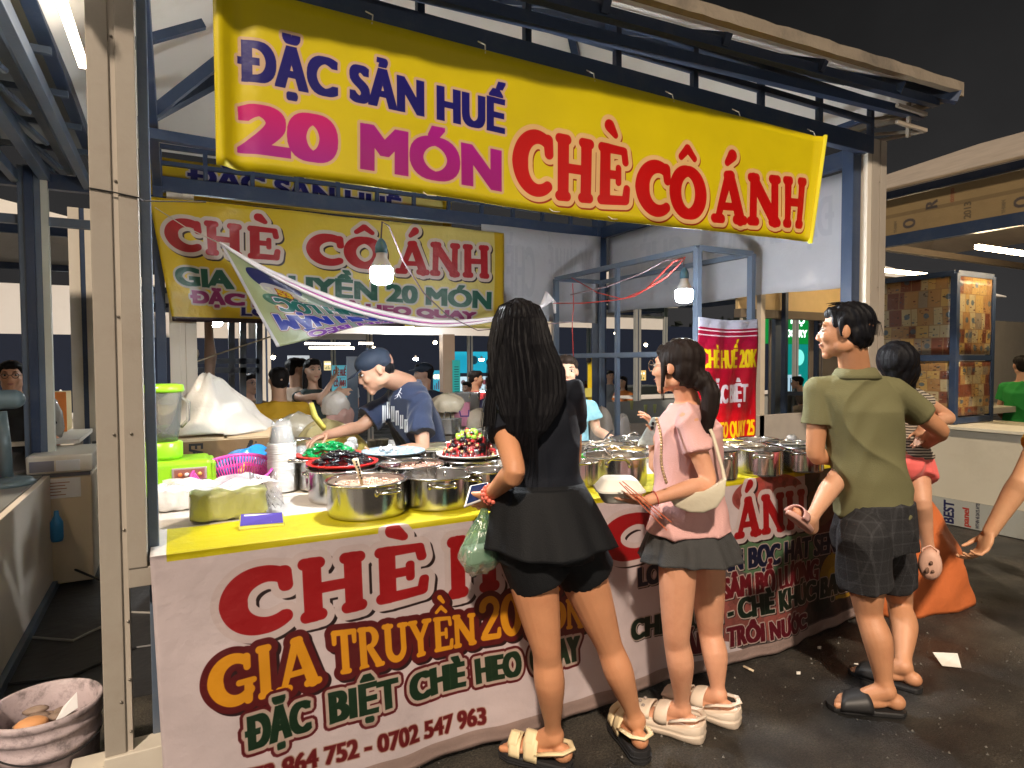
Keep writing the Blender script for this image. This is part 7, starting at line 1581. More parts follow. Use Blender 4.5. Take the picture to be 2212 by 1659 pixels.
hs = [('e', hc+UPV_*.034-f*.020, (.083, .092, .080), Matrix((rt, f, UPV_)).transposed()), ('e', hc-f*.045-UPV_*.005, (.078, .060, .082), Matrix((rt, f, UPV_)).transposed()), ('e', hc+UPV_*.060+f*.045, (.055, .036, .028), Matrix((rt, f, UPV_)).transposed()),
      ('c', hc-rt*.066+f*.018+UPV_*.02, hc-rt*.066+f*.024-UPV_*.075, .014, .006)]
hs += [('e', hc-f*.10-UPV_*.055, (.045, .045, .042))]
pn = [hc-f*.11-UPV_*.06, hc-f*.14-UPV_*.10, hc-f*.135-UPV_*.17, hc-f*.12-UPV_*.24, hc-f*.115-UPV_*.29]
for a, b_, r1_, r2_ in zip(pn[:-1], pn[1:], (.035, .034, .030, .022), (.034, .030, .022, .006)): hs.append(('c', a, b_, r1_, r2_))
hair_mass(G_, hs, (.018, .013, .012), vs=.0055, amp=.002)
strands(G_, pn, 60, .022, c=(.018, .013, .012), seed=4); strands(G_, [hc-rt*.07+f*.03, hc-rt*.07+f*.03-UPV_*.09, hc-rt*.06+f*.03-UPV_*.13], 24, .008, c=(.018, .013, .012), seed=5)
m = M(); m.tube([hc-f*.105-UPV_*.058+V((.03*math.cos(t), .03*math.sin(t), .012*math.sin(t))) for t in [2*PI*k/14 for k in range(15)]], .006, 6); part('hair_tie', m, BLACK, G_)
gm_ = mat('wire_gold', (.5, .4, .3), .25, .9)
m = M()
for s in (-1, 1):
    c = P(s*.030, .100, .004); m.tube([c+(rt*math.cos(t)+UPV_*math.sin(t))*.022 for t in [2*PI*k/20 for k in range(21)]], .0012, 5)
    m.tube([P(s*.052, .094, .008), P(s*.076, .05, .008), P(s*.080, -.005, .005)], .0012, 5)
m.tube([P(-.01, .102, .006), P(.01, .102, .006)], .0012, 5); part('glasses', m, gm_, G_)
# crossbody bag
bg_ = thing('shoulder_bag', 'cream half moon shoulder bag on the back of the girl in pink', 'bag', tuple(at(1500, 1100, Y=1.66)))
c0_ = at(1502, 1058, Y=1.665); rx = sight(1500).cross(UPV_).normalized(); m = M(); Rr = []
outl = [(-.085, -.01), (-.10, .0), (-.095, -.03), (-.07, -.062), (-.02, -.08), (.03, -.078), (.075, -.055), (.10, -.01), (.105, .05), (.085, .03), (.03, .0), (-.03, -.01)]
for z in (-.022, -.018, .0, .018, .022):
    q = .86 if abs(z) > .02 else 1.0; Rr.append([c0_+rx*x*q+UPV_*y*q+sight(1500)*z for x, y in outl])
m.ring(Rr); part('pouch', m, mat('cream_bag', (.66, .60, .46), .55, var=.05, bump=.15), bg_, bevel=.006, smooth=True)
m = M(); m.tube([c0_+rx*.10+UPV_*.04, at(1560, 1010, Y=1.70), at(1540, 940, Y=1.72), at(1515, 885, Y=1.80), at(1480, 885, Y=1.95)], .007, 7, flat=.4); part('strap', m, mat('cream_bag', (.66, .60, .46)), bg_, smooth=True)
m = M()
for k in range(22): p = at(1418+4*math.sin(k*.3)+k*1.0, 905+k*6.5, Y=1.80-.006*k); m.ell(p, (.006, .006, .007), None, 8, 6)
ch = part('chain', m, mat('chain_gold', (.6, .42, .25), .3, .8), bg_, smooth=True); ch['kind'] = 'stuff'
# foam box and chopsticks
fbx = thing('foam_box', 'white foam takeaway box held by the girl in pink', 'takeaway box', tuple(at(1335, 1085, Y=1.86)))
c = at(1337, 1056, Y=1.80); ax = (facing(1337, 100)).normalized(); ay = UPV_.cross(ax).normalized()
def boxr(z, w_, e=5): return ringe(c+UPV_*z, ax*w_, ay*w_*.92, 40, e)
FOAM = mat('foam', (.85, .83, .76), .4)
m = M(); m.ring([boxr(-.042, .058), boxr(-.036, .064), boxr(-.004, .082), boxr(-.001, .088), boxr(.002, .088)]); part('base', m, FOAM, fbx, smooth=True)
m = M(); m.ring([boxr(.003, .088), boxr(.006, .084), boxr(.012, .080), boxr(.036, .062), boxr(.042, .054)]); part('lid', m, FOAM, fbx, smooth=True)
for k, (a, b_) in enumerate((((1338, 1042, 1.70), (1440, 1145, 1.64)), ((1345, 1040, 1.70), (1450, 1128, 1.64)), ((1350, 1050, 1.70), (1430, 1120, 1.65)))):
    m = M(); m.bar(at(a[0], a[1], Y=a[2]), at(b_[0], b_[1], Y=b_[2]), .006, .003); single('chopsticks', m, mat('chop_red', (.62, .14, .06), .5, var=.5, scale=120), ('red wrapped chopsticks in the hand of the girl, longest pair', 'red wrapped chopsticks in the hand of the girl, upper pair', 'red wrapped chopsticks in the hand of the girl, shortest pair')[k], 'chopsticks')
cr_ = thing('wrist_cord', 'thin red cord around the wrist of the girl in pink', 'cord', tuple(J['wrL'])); wd = (J['wrL']-J['elL']).normalized(); a1 = wd.cross(UPV_).normalized(); a2 = wd.cross(a1)
m = M(); m.tube([J['wrL']-wd*.03+(a1*math.cos(t)+a2*math.sin(t))*.0275 for t in [2*PI*k/16 for k in range(17)]], .0016, 5); part('loop', m, RED, cr_)
pz = thing('phone', 'phone with clear patterned case raised by the girl in pink', 'phone', tuple(at(1408, 930, Y=2.2)))
ph_c = at(1410, 932, Y=2.17); ux = sight(1410).cross(UPV_).normalized(); uy = (UPV_*.85+ux*.45).normalized(); un = ux.cross(uy); m = M()
q4 = [ph_c+ux*(a*.036)+uy*(b_*.072)+V((0, 0, 0)) for a, b_ in ((-1, -1), (1, -1), (1, 1), (-1, 1))]; sg = sight(1410)*.010
m.add(q4+[p+sg for p in q4], [(0, 3, 2, 1), (4, 5, 6, 7), (0, 1, 5, 4), (1, 2, 6, 5), (2, 3, 7, 6), (3, 0, 4, 7)]); part('case', m, mat('case_clear', (.45, .52, .50), .15, var=.4, scale=60), pz, bevel=.006)
for k, (a, b_) in enumerate(((-.5, .55), (.1, .65), (-.3, .25))): m = M(); m.ell(ph_c+ux*a*.036+uy*b_*.072-sg*.25, (.009, .004, .009), None, 12, 8); part('camera_lens', m, BLACK, pz, smooth=True)
# clogs
CLG = mat('clog_white', (.72, .60, .48), .55, var=.05)
def clog(root, ank, toe, k):
    g = V((ank.x, ank.y, 0)); d = V((toe.x-ank.x, toe.y-ank.y, 0)).normalized(); s = V((d.y, -d.x, 0))
    def Q(x, y, z): return g+d*y*k+s*x*k+V((0, 0, z*k))
    prof = [(-.075, .018, .058), (-.068, .034, .058), (-.05, .044, .056), (-.02, .047, .048), (.03, .042, .042), (.08, .046, .042), (.13, .054, .048), (.165, .050, .054), (.188, .036, .056), (.198, .016, .057)]
    def outl(gw, zf, oy=0): return [Q(-w_*gw, y*(1+oy), zf*z) for y, w_, z in prof]+[Q(w_*gw, y*(1+oy), zf*z) for y, w_, z in reversed(prof)]
    m = M(); m.ring([outl(.90, 0), outl(1.04, .18), outl(1.10, .42, .03), outl(1.03, .55), outl(1.09, .75, .03), outl(1.02, 1.0), outl(.95, 1.04)]); so = part('clog_sole', m, CLG, root, smooth=True, bevel=.003)
    m = M()
    for y0, y1, h0, h1 in ((.040, .085, .100, .088), (.102, .196, .084, .052)):
        m.grid(lambda u, v: Q(math.cos(PI*u)*(.047+.006*math.sin(PI*v))*(1-.25*max(0, v-.5)*(y1 > .2)), y0+(y1-y0)*v, .045+math.sin(PI*u)**.6*((h0+(h1-h0)*v)-.045)), 22, 8)
    up_ = part('clog_upper', m, CLG, root, smooth=True, solid=.006)
    for x, y in ((.0, .15), (-.025, .13), (.025, .14), (-.02, .065)): m = M(); m.ell(Q(x, y, .076), (.008, .008, .006), None, 10, 7); part('charm', m, mat('charm', (.28, .24, .22), .5), up_, smooth=True)
    m = M(); m.tube([Q(x, y, z) for x, y, z in ((-.046, .03, .058), (-.047, -.01, .075), (-.036, -.052, .082), (0, -.074, .084), (.036, -.052, .082), (.047, -.01, .075), (.046, .03, .058))], .0105*k, 8, flat=.4); part('heel_strap', m, CLG, up_, smooth=True)
clog(G_, J['anL'], tL, 1.16); clog(G_, J['anR'], tR, 1.16)

# ---------------------------------------------------------------- the man in the olive polo
J = dict(ws=.90, k=1.05, neck=at(1848, 802, Y=1.70), pelvis=at(1890, 1120, Y=1.66), head=at(1826, 716, Y=1.70), torsoF=facing(1870, 22), hipF=facing(1870, 42), faceF=facing(1826, 86))
J['knL'] = at(1876, 1318, Y=1.62); J['anL'] = at(1914, 1492, Z=.095); J['knR'] = at(1944, 1300, Y=1.76); J['anR'] = at(1952, 1440, Z=.095)
J['hipL'] = at(1862, 1160, Y=1.62); J['hipR'] = at(1918, 1160, Y=1.72)
r0 = J['torsoF'].cross(UPV_).normalized(); J['shL'] = J['neck']-UPV_*.090-r0*.150; J['shR'] = J['neck']-UPV_*.095+r0*.160
J['elL'] = at(1762, 980, Y=1.80); J['wrL'] = reach(J['elL'], 1836, 1000, .26, False); J['elR'] = reach(J['shR'], 2030, 930, .31, False); J['wrR'] = reach(J['elR'], 1985, 968, .24, False)
tL, tR = at(1818, 1530, Z=0), at(1852, 1455, Z=0)
M_, P, B = make_person('man in an olive polo shirt and dark checked shorts carrying a child on his front', J, 'm', (.52, .25, .13), .0055,
    hands=[(J['wrL'], V((.7, .3, .1)), V((.2, .2, 1)), dict(curl=(.5, .5, .5, .5))), (J['wrR'], at(1950, 978, Y=J['wrR'].y+.02)-J['wrR'], V((0, -.2, 1)), dict(curl=(.4,)*4))],
    feet=[(J['anL'], tL, 1.12, -1, .018), (J['anR'], tR, 1.10, -1, .018)], limb=dict(th=.084, kn=.053, ca=.056, an=.037, ua=.042))
OLV = mat('olive_polo', (.155, .148, .072), .85, 0, .08, 10, .3, 260, spec=.3)
m = M(); shirt_shapes(m, J, at(1885, 1112, Y=1.66), .52, .011, .060, .002, sl_end=.066, boxy=.6)
m.ring([ringe(J['neck']-UPV_*.045, r0*.105, J['torsoF'].normalized()*.09, 26), ringe(J['neck']+UPV_*.004, r0*.078, J['torsoF'].normalized()*.074, 26), ringe(J['neck']+UPV_*.006, r0*.06, J['torsoF'].normalized()*.06, 26)])
wear(M_, 'polo_shirt', m, OLV, .0065, folds(.008, (.35, .1, 1), 15, 4))
CHK = mat('check_shorts', (.016, .016, .018), .8, 0, .3, 60, .4, 150)
_t = CHK.node_tree; _b = _t.nodes['Principled BSDF']; _src = _b.inputs['Base Color'].links[0].from_socket; _c = _t.nodes.new('ShaderNodeTexCoord')
for _d, _s in (('X', 6.5), ('Z', 6.0), ('Y', 6.5)):
    _w = _t.nodes.new('ShaderNodeTexWave'); _w.bands_direction = _d; _w.inputs['Scale'].default_value = _s; _w.inputs['Distortion'].default_value = .5; _t.links.new(_c.outputs['Object'], _w.inputs[0])
    _g = _t.nodes.new('ShaderNodeMath'); _g.operation = 'GREATER_THAN'; _g.inputs[1].default_value = .965; _t.links.new(_w.outputs[1], _g.inputs[0]); _k = _t.nodes.new('ShaderNodeMath'); _k.operation = 'MULTIPLY'; _k.inputs[1].default_value = .13; _t.links.new(_g.outputs[0], _k.inputs[0])
    _m = _t.nodes.new('ShaderNodeMix'); _m.data_type = 'RGBA'; _t.links.new(_k.outputs[0], _m.inputs[0]); _t.links.new(_src, _m.inputs[6]); _m.inputs[7].default_value = (.10, .10, .11, 1); _src = _m.outputs[2]
_t.links.new(_src, _b.inputs['Base Color'])
m = M(); hp = J['pelvis']; rh = facing(1870, 42).cross(UPV_).normalized(); fh = facing(1870, 42)
m.ring([ringe(hp+UPV_*.08, rh*.165, fh*.125, 28), ringe(hp-UPV_*.05, rh*.180, fh*.145, 28), ringe(hp-UPV_*.13, rh*.180, fh*.14, 28)])
m.cap(J['hipL'], at(1870, 1262, Y=1.63), .105, .110, 22, flat1=True); m.cap(J['hipR'], at(1934, 1258, Y=1.74), .103, .098, 22, flat1=True)
wear(M_, 'shorts', m, CHK, .007, folds(.006, (0, .1, 1), 20, 6))
hc = J['head']; f = J['faceF']; rt = f.cross(UPV_).normalized(); HB = Matrix((rt, f, UPV_)).transposed()
hs = [('e', hc+UPV_*.046-f*.020, (.084, .098, .082), HB), ('e', hc-f*.050-UPV_*.006, (.080, .062, .080), HB), ('e', hc+UPV_*.076+f*.034, (.062, .050, .034), HB), ('c', hc-rt*.075-f*.0+UPV_*.05, hc-rt*.077+f*.010-UPV_*.018, .016, .007), ('c', hc+rt*.075-f*.0+UPV_*.05, hc+rt*.077+f*.010-UPV_*.018, .016, .007)]
hair_mass(M_, hs, vs=.0055, amp=.0022, groove=260, down=(.3, -.3, -1)); strands(M_, [hc+UPV_*.105-f*.01, hc+UPV_*.122+f*.015, hc+UPV_*.118+f*.04], 70, .035, .0011, seed=2); strands(M_, [hc+UPV_*.06-f*.09, hc+UPV_*.03-f*.112, hc-UPV_*.02-f*.112], 60, .035, .0011, seed=3)
tf = J['torsoF'].normalized()
m = M(); m.ring([ringe(J['neck']+UPV_*z-tf*.004, r0*(.078+q), tf*(.072+q), 34) for z, q in ((-.03, .006), (-.010, -.004), (.012, -.010), (.015, -.008), (.010, -.002), (-.012, .010), (-.030, .018))], False, False); part('collar', m, OLV, M_, smooth=True, solid=.003)
FLP = mat('flip_black', (.018, .018, .019), .5)
for an, toe, kk in ((J['anL'], tL, 1.14), (J['anR'], tR, 1.12)):
    Q = sandal(M_, an, toe, kk, .018, FLP, FLP, 'slide')
    m = M(); m.grid(lambda u, v: Q(math.cos(PI*u)*.052, .075+.07*v+.02*math.cos(PI*u)*(1-2*v), .016+math.sin(PI*u)**.7*(.062-.02*v)), 22, 6); part('strap', m, FLP, M_, smooth=True, solid=.005)
# ---------------------------------------------------------------- the child he carries
J = dict(k=.70, neck=at(1944, 838, Y=1.762), pelvis=at(1950, 1000, Y=1.753), head=at(1938, 786, Y=1.78), torsoF=-facing(1940, 20), hipF=-facing(1940, 20), faceF=facing(1940, 60))
J['shL'] = at(1985, 858, Y=1.762); J['shR'] = at(1905, 860, Y=1.78); J['elL'] = at(2050, 902, Y=1.736); J['wrL'] = at(1992, 925, Y=1.655); J['elR'] = at(1880, 930, Y=1.736)
J['hipL'] = at(1975, 1000, Y=1.744); J['knL'] = at(1990, 1085, Y=1.655); J['anL'] = at(2005, 1185, Y=1.655); J['hipR'] = at(1900, 1010, Y=1.78); J['knR'] = at(1812, 1030, Y=1.736); J['anR'] = at(1752, 1120, Y=1.691)
C_, P, B = make_person('child with dark bobbed hair, striped top and coral shorts carried by the man', J, 'f', (.58, .31, .19), .0055, hands=[(J['wrL'], V((-.4, -.1, -.8)), V((-.8, 0, 0)), dict(curl=(.5,)*4))], face=False, bust=False, limb=dict(th=.085, kn=.062, ca=.060, an=.042, ua=.046, el=.042, fa=.040, wr=.03))
A = Art(0, 0, 1, 1, 256, (.50, .44, .36))
for k in range(22): A.rect(0, k/22, 1, k/22+.022, (.06, .05, .045))
sm_ = bpy.data.materials.new('striped_top'); sm_.use_nodes = True; t_ = sm_.node_tree; b_ = t_.nodes['Principled BSDF']; b_.inputs['Roughness'].default_value = .8
tcn = t_.nodes.new('ShaderNodeTexCoord'); wv = t_.nodes.new('ShaderNodeTexWave'); wv.bands_direction = 'Z'; wv.inputs['Scale'].default_value = 24; wv.inputs['Distortion'].default_value = 1.2; t_.links.new(tcn.outputs['Object'], wv.inputs[0])
rp_ = t_.nodes.new('ShaderNodeValToRGB'); rp_.color_ramp.interpolation = 'CONSTANT'; rp_.color_ramp.elements[0].color = (.05, .04, .035, 1); rp_.color_ramp.elements[1].position = .5; rp_.color_ramp.elements[1].color = (.45, .40, .32, 1); t_.links.new(wv.outputs[1], rp_.inputs[0]); t_.links.new(rp_.outputs[0], b_.inputs['Base Color'])
m = M(); shirt_shapes(m, J, J['pelvis']+UPV_*.03, .30, .018, .066, 0, sides=('L', 'R'), sl_end=.07); wear(C_, 'striped_top', m, sm_, .007, folds(.005, (.2, 0, 1), 22, 2))
m = M(); CO = mat('coral_shorts', (.72, .12, .11), .7, sheen=.2)
m.ell(J['pelvis'], (.13, .11, .09)); m.cap(J['hipL'], J['hipL'].lerp(J['knL'], .45), .082, .088, 20, flat1=True); m.cap(J['hipR'], J['hipR'].lerp(J['knR'], .5), .082, .085, 20, flat1=True); wear(C_, 'coral_shorts', m, CO, .007, folds(.005, (0, 0, 1), 24, 9))
hc = J['head']; hs = [('e', hc+UPV_*.02, (.088, .092, .092)), ('e', hc-UPV_*.03+facing(1940, -40)*.025, (.085, .08, .085)), ('c', hc+facing(1940, -60)*.05-UPV_*.05, hc+facing(1940, -60)*.07-UPV_*.12, .05, .012)]
hair_mass(C_, hs, vs=.0055, amp=.002); strands(C_, [hc+facing(1940, -60)*.07, hc+facing(1940, -60)*.085-UPV_*.08, hc+facing(1940, -60)*.075-UPV_*.15], 60, .025, seed=8)
# slipper on the left foot in view, pink clog on the other
SLP = mat('slipper', (.58, .33, .27), .6)
d_ = (at(1706, 1105, Y=1.673)-at(1765, 1150, Y=1.709)).normalized(); m = M(); m.ell(at(1738, 1120, Y=1.691), (.035, .035, .03)); m = M()
fm_ = M(); fm_.cap(J['anR'], at(1752, 1140, Y=1.709), .030, .030); fm_.cap(at(1752, 1140, Y=1.709), at(1722, 1108, Y=1.682), .030, .024)
for k in range(4): fm_.cap(at(1722+3*k, 1106, Y=1.682+.012*k), at(1716+4*k, 1098, Y=1.682+.012*k), .009, .007)
me = voxelise(fm_, 'foot', .0055, 2); me.transform(Matrix.Translation(-wloc(C_))); part('bare_foot', me, skin((.58, .31, .19)), C_)
so_c = at(1728, 1128, Y=1.678); nn = (sight(1730)*-.55+facing(1730, 90)*.5-UPV_*.66).normalized(); dx_ = (at(1697, 1098, Y=1.655)-at(1765, 1158, Y=1.691)).normalized(); dy_ = nn.cross(dx_).normalized()
m = M(); m.ring([[so_c+nn*z+dx_*x*1.15*q+dy_*y*q for x, y in [(.088*math.cos(t), (.036+.006*math.cos(t))*math.sin(t)) for t in [2*PI*k/30 for k in range(30)]]] for z, q in ((-.012, .95), (-.008, 1), (.006, 1), (.010, .94))]); part('slipper_sole', m, SLP, C_, smooth=True)
m = M(); m.grid(lambda u, v: so_c-nn*.008+dx_*(.02+.05*v)+dy_*.042*math.cos(PI*u)-nn*.045*math.sin(PI*u), 16, 4); part('slipper_band', m, mat('slip_band', (.62, .36, .33), .6), C_, smooth=True, solid=.005)
fm_ = M(); a_, b2 = J['anL'], at(2008, 1228, Y=1.62); fm_.cap(a_, b2, .030, .034)
me = voxelise(fm_, 'foot', .0055, 2); me.transform(Matrix.Translation(-wloc(C_))); part('bare_foot', me, skin((.58, .31, .19)), C_)
cx = at(2009, 1218, Y=1.602); rr_x = sight(2010).cross(UPV_).normalized(); CL2 = mat('clog_pink', (.66, .40, .30), .55)
def lp_(sc, z): return [cx+rr_x*(.044*math.cos(t))*sc+UPV_*(.066*math.sin(t))*sc-UPV_*.0+sight(2010)*z for t in [2*PI*k/30 for k in range(30)]]
m = M(); m.ring([lp_(.9, .03), lp_(1.04, .02), lp_(1.06, -.02), lp_(.9, -.035), lp_(.6, -.042)]); part('clog', m, CL2, C_, smooth=True)
m = M(); m.tube([cx+rr_x*.032+UPV_*.02, cx+rr_x*.030+UPV_*.065, cx+UPV_*.075+sight(2010)*.04, cx-rr_x*.030+UPV_*.065, cx-rr_x*.032+UPV_*.02], .008, 8, flat=.5); part('clog_strap', m, CL2, C_, smooth=True)
for dx2, dz2, s_ in ((.006, .016, .014), (-.008, -.020, .019), (.012, -.022, .012)): m = M(); m.ell(cx+rr_x*dx2+UPV_*dz2-sight(2010)*.040, (s_, .006, s_*.75), None, 14, 8); part('clog_hole', m, mat('hole', (.16, .09, .06), .7), C_, smooth=True)

# ---------------------------------------------------------------- the vendor
J = dict(k=1.04, neck=at(878, 822, Y=3.50), pelvis=at(935, 1040, Y=3.66), head=at(812, 800, Y=3.40), torsoF=facing(880, 115), hipF=facing(880, 120), faceF=(facing(812, 98)-V((0, 0, .45))).normalized())
J['chest'] = at(890, 895, Y=3.56); J['waist'] = at(915, 975, Y=3.64)
J['shL'] = at(905, 868, Y=3.36); J['shR'] = at(842, 872, Y=3.60)
J['elR'] = at(778, 922, Y=3.60); J['wrR'] = at(705, 940, Y=3.50); J['elL'] = at(912, 968, Y=3.22); J['wrL'] = at(812, 985, Y=3.10)
V_, P, B = make_person('vendor in a navy T-shirt and dark cap bending over the counter', J, 'm', (.52, .29, .19), .007,
    hands=[(J['wrR'], at(668, 952, Y=3.45)-J['wrR'], V((0, -.2, -1)), dict(curl=(.35, .45, .5, .55), thumb=1, spread=.16)), (J['wrL'], at(775, 985, Y=3.08)-J['wrL'], V((0, .2, 1)), dict(curl=(.4,)*4, thumb=-1))], tilt=(facing(812, 90)*.4+UPV_).normalized(), legs=False)
NVY = mat('navy_shirt', (.018, .030, .075), .8, 0, .12, 12, .25, 220, sheen=.2)
m = M(); shirt_shapes(m, J, at(945, 1075, Y=3.68), .72, .022, .070, .0, sl_end=.085, boxy=.9); wear(V_, 'navy_shirt', m, NVY, .008, folds(.010, (.4, .2, 1), 14, 12))
m = M(); m.cap(J['pelvis']-UPV_*.05, V((J['pelvis'].x, J['pelvis'].y, .05)), .16, .11, 20); part('trousers', m, mat('trouser', (.03, .03, .035), .8), V_, smooth=True)
f = J['faceF']; up2 = (facing(812, 90)*.4+UPV_).normalized(); rt = f.cross(up2).normalized(); u2 = rt.cross(f); HB = Matrix((rt, f, u2)).transposed(); hc = J['head']
CAPM = mat('cap_dark', (.014, .024, .045), .7, 0, .1, 10, .2, 150)
m = M(); m.ell(hc+u2*.055-f*.005, (.088, .104, .068), HB, 22, 14); m.ell(hc+u2*.028-f*.045, (.084, .062, .05), HB); wear(V_, 'cap', m, CAPM, .007)
m = M(); m.grid(lambda u, v: hc+u2*(.036-.018*v*1.0-.012*math.cos(PI*(u-.5)*1.0)**2*0)+f*(.075+.085*v*math.cos((u-.5)*1.9))+rt*.082*math.sin((u-.5)*2.6)*(1-.1*v), 18, 8); part('cap_brim', m, CAPM, V_, smooth=True, solid=.006)
m = M(); m.ell(hc+u2*.124-f*.006, (.009,)*3); part('cap_button', m, CAPM, V_, smooth=True)
hair_mass(V_, [('e', hc-f*.058-u2*.012, (.070, .042, .048), HB)], vs=.007, amp=.001)
# white print on the chest: a leaping figure and block letters in an arc
ctr = at(868, 905, Y=3.38)
def on_shirt(x, y): return at(x, y, Y=3.385)
bpy.context.view_layer.update()
sobj = [o for o in bpy.data.objects if o.name.startswith('navy_shirt')][0]; dgv = bpy.context.evaluated_depsgraph_get()
def onto(x, y, lift=.004):
    d = ray(x, y).normalized(); mi = sobj.matrix_world.inverted(); ok, loc, nor, idx = sobj.ray_cast(mi @ CP, (mi.to_3x3() @ d).normalized())
    if ok: return sobj.matrix_world @ loc-d*lift
    return at(x, y, Y=3.40)-d*lift
PRN = mat('shirt_print', (.72, .74, .76), .7)
pw = M()
for k in range(6):
    xa = 826+9.5*k; ya = 868+10.5*max(0, k-1)*.9+(8 if k == 0 else 0); yb_ = ya+38-(2*k)
    for (dx, w_) in ((0, 3.0), (4.6, 2.4)):
        pw.grid(lambda u, v: onto(xa+dx+w_*u, yb_+(ya-yb_)*v), 2, 6)
    pw.grid(lambda u, v: onto(xa+7*u, (ya if k % 2 else yb_-5)+4*v), 3, 1)
part('chest_letters', pw, PRN, V_)
fg = M()
for a, b_, w_ in (((866, 841), (861, 850), 2.2), ((861, 850), (858, 858), 2.4), ((861, 850), (866, 860), 1.8), ((860, 851), (853, 856), 1.5), ((863, 846), (868, 851), 1.4), ((866, 838), (866, 841), 2.2), ((858, 858), (852, 862), 1.6)):
    fg.grid(lambda u, v: onto(a[0]+(b_[0]-a[0])*v+(u-.5)*w_, a[1]+(b_[1]-a[1])*v, .005), 1, 3)
part('leaping_emblem', fg, PRN, V_)
m = M()
p = at(758, 972, Y=3.1)
for k in range(10): m.ell(p+V((random.uniform(-.03, .03), random.uniform(-.02, .02), random.uniform(-.03, .04))), (.028, .02, .028), None, 9, 7)
single('plastic_bag', m, mat('film2', (.75, .74, .72), .15, trans=.5, bump=.9, bscale=25), 'small clear bag of ice held in the left hand of the vendor', 'bag', smooth=True)

# ---------------------------------------------------------------- simpler people farther back
def bystander(label, hx, hy, Y, k, tface, ttor, top, sex='m', tone=(.60, .36, .25), hair='short', hem=.62, arms=None, face=True, vs=.011, hcol=(.012, .010, .010), glasses=False, cap=None, sleeve=.5, seated=False, lean=0):
    hd = at(hx, hy, Y=Y); tF = facing(hx, ttor); neck = hd-UPV_*.165*k-tF*.01+tF*lean*-.06; pel = neck-UPV_*.50*k-tF*lean*.10
    J = dict(k=k, neck=neck, pelvis=pel, head=hd, torsoF=tF, faceF=facing(hx, tface)); r = tF.cross(UPV_).normalized(); shw = (.155 if sex == 'f' else .19)*k
    for s, q in (('L', -1), ('R', 1)):
        sh = neck-UPV_*.075*k+r*q*shw; J['el'+s] = sh+V((0, 0, -.27*k))+r*q*.05*k+tF*.03; J['wr'+s] = J['el'+s]+(tF*.14-UPV_*.17-r*q*.05)*k
        J['hip'+s] = pel-UPV_*.05*k+r*q*.088*k; J['kn'+s] = J['hip'+s]-UPV_*.38*k; J['an'+s] = V((J['kn'+s].x, J['kn'+s].y, max(.08, J['kn'+s].z-.40*k)))
    if arms: 
        for n_, v_ in arms.items(): J[n_] = v_
    hands = [(J['wr'+s], (J['wr'+s]-J['el'+s]), -r*q, dict(curl=(.5,)*4, thumb=q)) for s, q in (('L', -1), ('R', 1))]
    root, P, B = make_person(label, J, sex, tone, vs, face=face, hands=hands, bust=sex == 'f')
    m = M(); shirt_shapes(m, J, pel-UPV_*.02*k, sleeve if sleeve else .12, .018, .062 if sleeve else .045, 0, boxy=.5); wear(root, 'shirt', m, top, vs, folds(.007, (.2, .2, 1), 18, int(hx)))
    f = J['faceF']; rt = f.cross(UPV_).normalized(); HB = Matrix((rt, f, UPV_)).transposed()
    hs = [('e', hd+UPV_*.040*k-f*.022*k, (.080*k, .090*k, .076*k), HB), ('e', hd-f*.050*k, (.074*k, .052*k, .070*k), HB)]
    hs += [('e', hd+UPV_*.076*k+f*.040*k, (.062*k, .052*k, .034*k), HB), ('e', hd+UPV_*.05*k-f*.0*k, (.083*k, .07*k, .06*k), HB)]
    if hair == 'long': hs += [('c', hd-f*.05*k, hd-f*.07*k-UPV_*.28*k, .072*k, .04*k), ('c', hd+rt*.06*k-f*.02, hd+rt*.075*k-f*.02-UPV_*.22*k, .03*k, .02*k), ('c', hd-rt*.06*k-f*.02, hd-rt*.075*k-f*.02-UPV_*.22*k, .03*k, .02*k)]
    if hair == 'bun': hs += [('e', hd-f*.09*k+UPV_*.03*k, (.035*k,)*3)]
    hair_mass(root, hs, hcol, vs=vs*.9, amp=.0015, groove=160)
    if cap: m = M(); m.ell(hd+UPV_*.056*k-f*.004, (.086*k, .100*k, .066*k), HB, 20, 12); m.ell(hd+UPV_*.036*k+f*.10*k, (.06*k, .06*k, .010*k), HB, 18, 8); wear(root, 'cap', m, cap, vs*.9)
    m = M(); 
    for s in 'LR': m.cap(J['hip'+s], J['kn'+s], .105*k, .075*k, 16); m.cap(J['kn'+s], J['an'+s], .075*k, .055*k, 14)
    m.ell(pel-UPV_*.04*k, (.165*k, .13*k, .12*k)); wear(root, 'trousers', m, mat('trouser', (.03, .03, .035), .8), vs*1.2)
    if glasses:
        m = M()
        for s in (-1, 1): m.tube([P(s*.030, .097, .004)+(rt*math.cos(t)+UPV_*math.sin(t))*.020*k for t in [2*PI*q/14 for q in range(15)]], .0018, 5); m.tube([P(s*.05, .092, .006), P(s*.078, 0, .006)], .0018, 5)
        m.tube([P(-.01, .099, .006), P(.01, .099, .006)], .0018, 5); part('glasses', m, mat('frame_dark', (.04, .03, .03), .3), root)
    return root, J, P
bystander('man in a mustard polo shirt with his back turned, behind the noodle bags', 602, 822, 5.5, 1.0, 15, 10, mat('mustard', (.62, .36, .02), .75), tone=(.55, .33, .22), hair='short')
bystander('man in a beige shirt facing right behind the mustard polo shirt', 642, 798, 6.2, 1.0, -80, -60, mat('beige_shirt', (.34, .24, .17), .8), tone=(.55, .32, .22))
J_ar = dict(elR=None)
hdp = at(676, 800, Y=5.9)
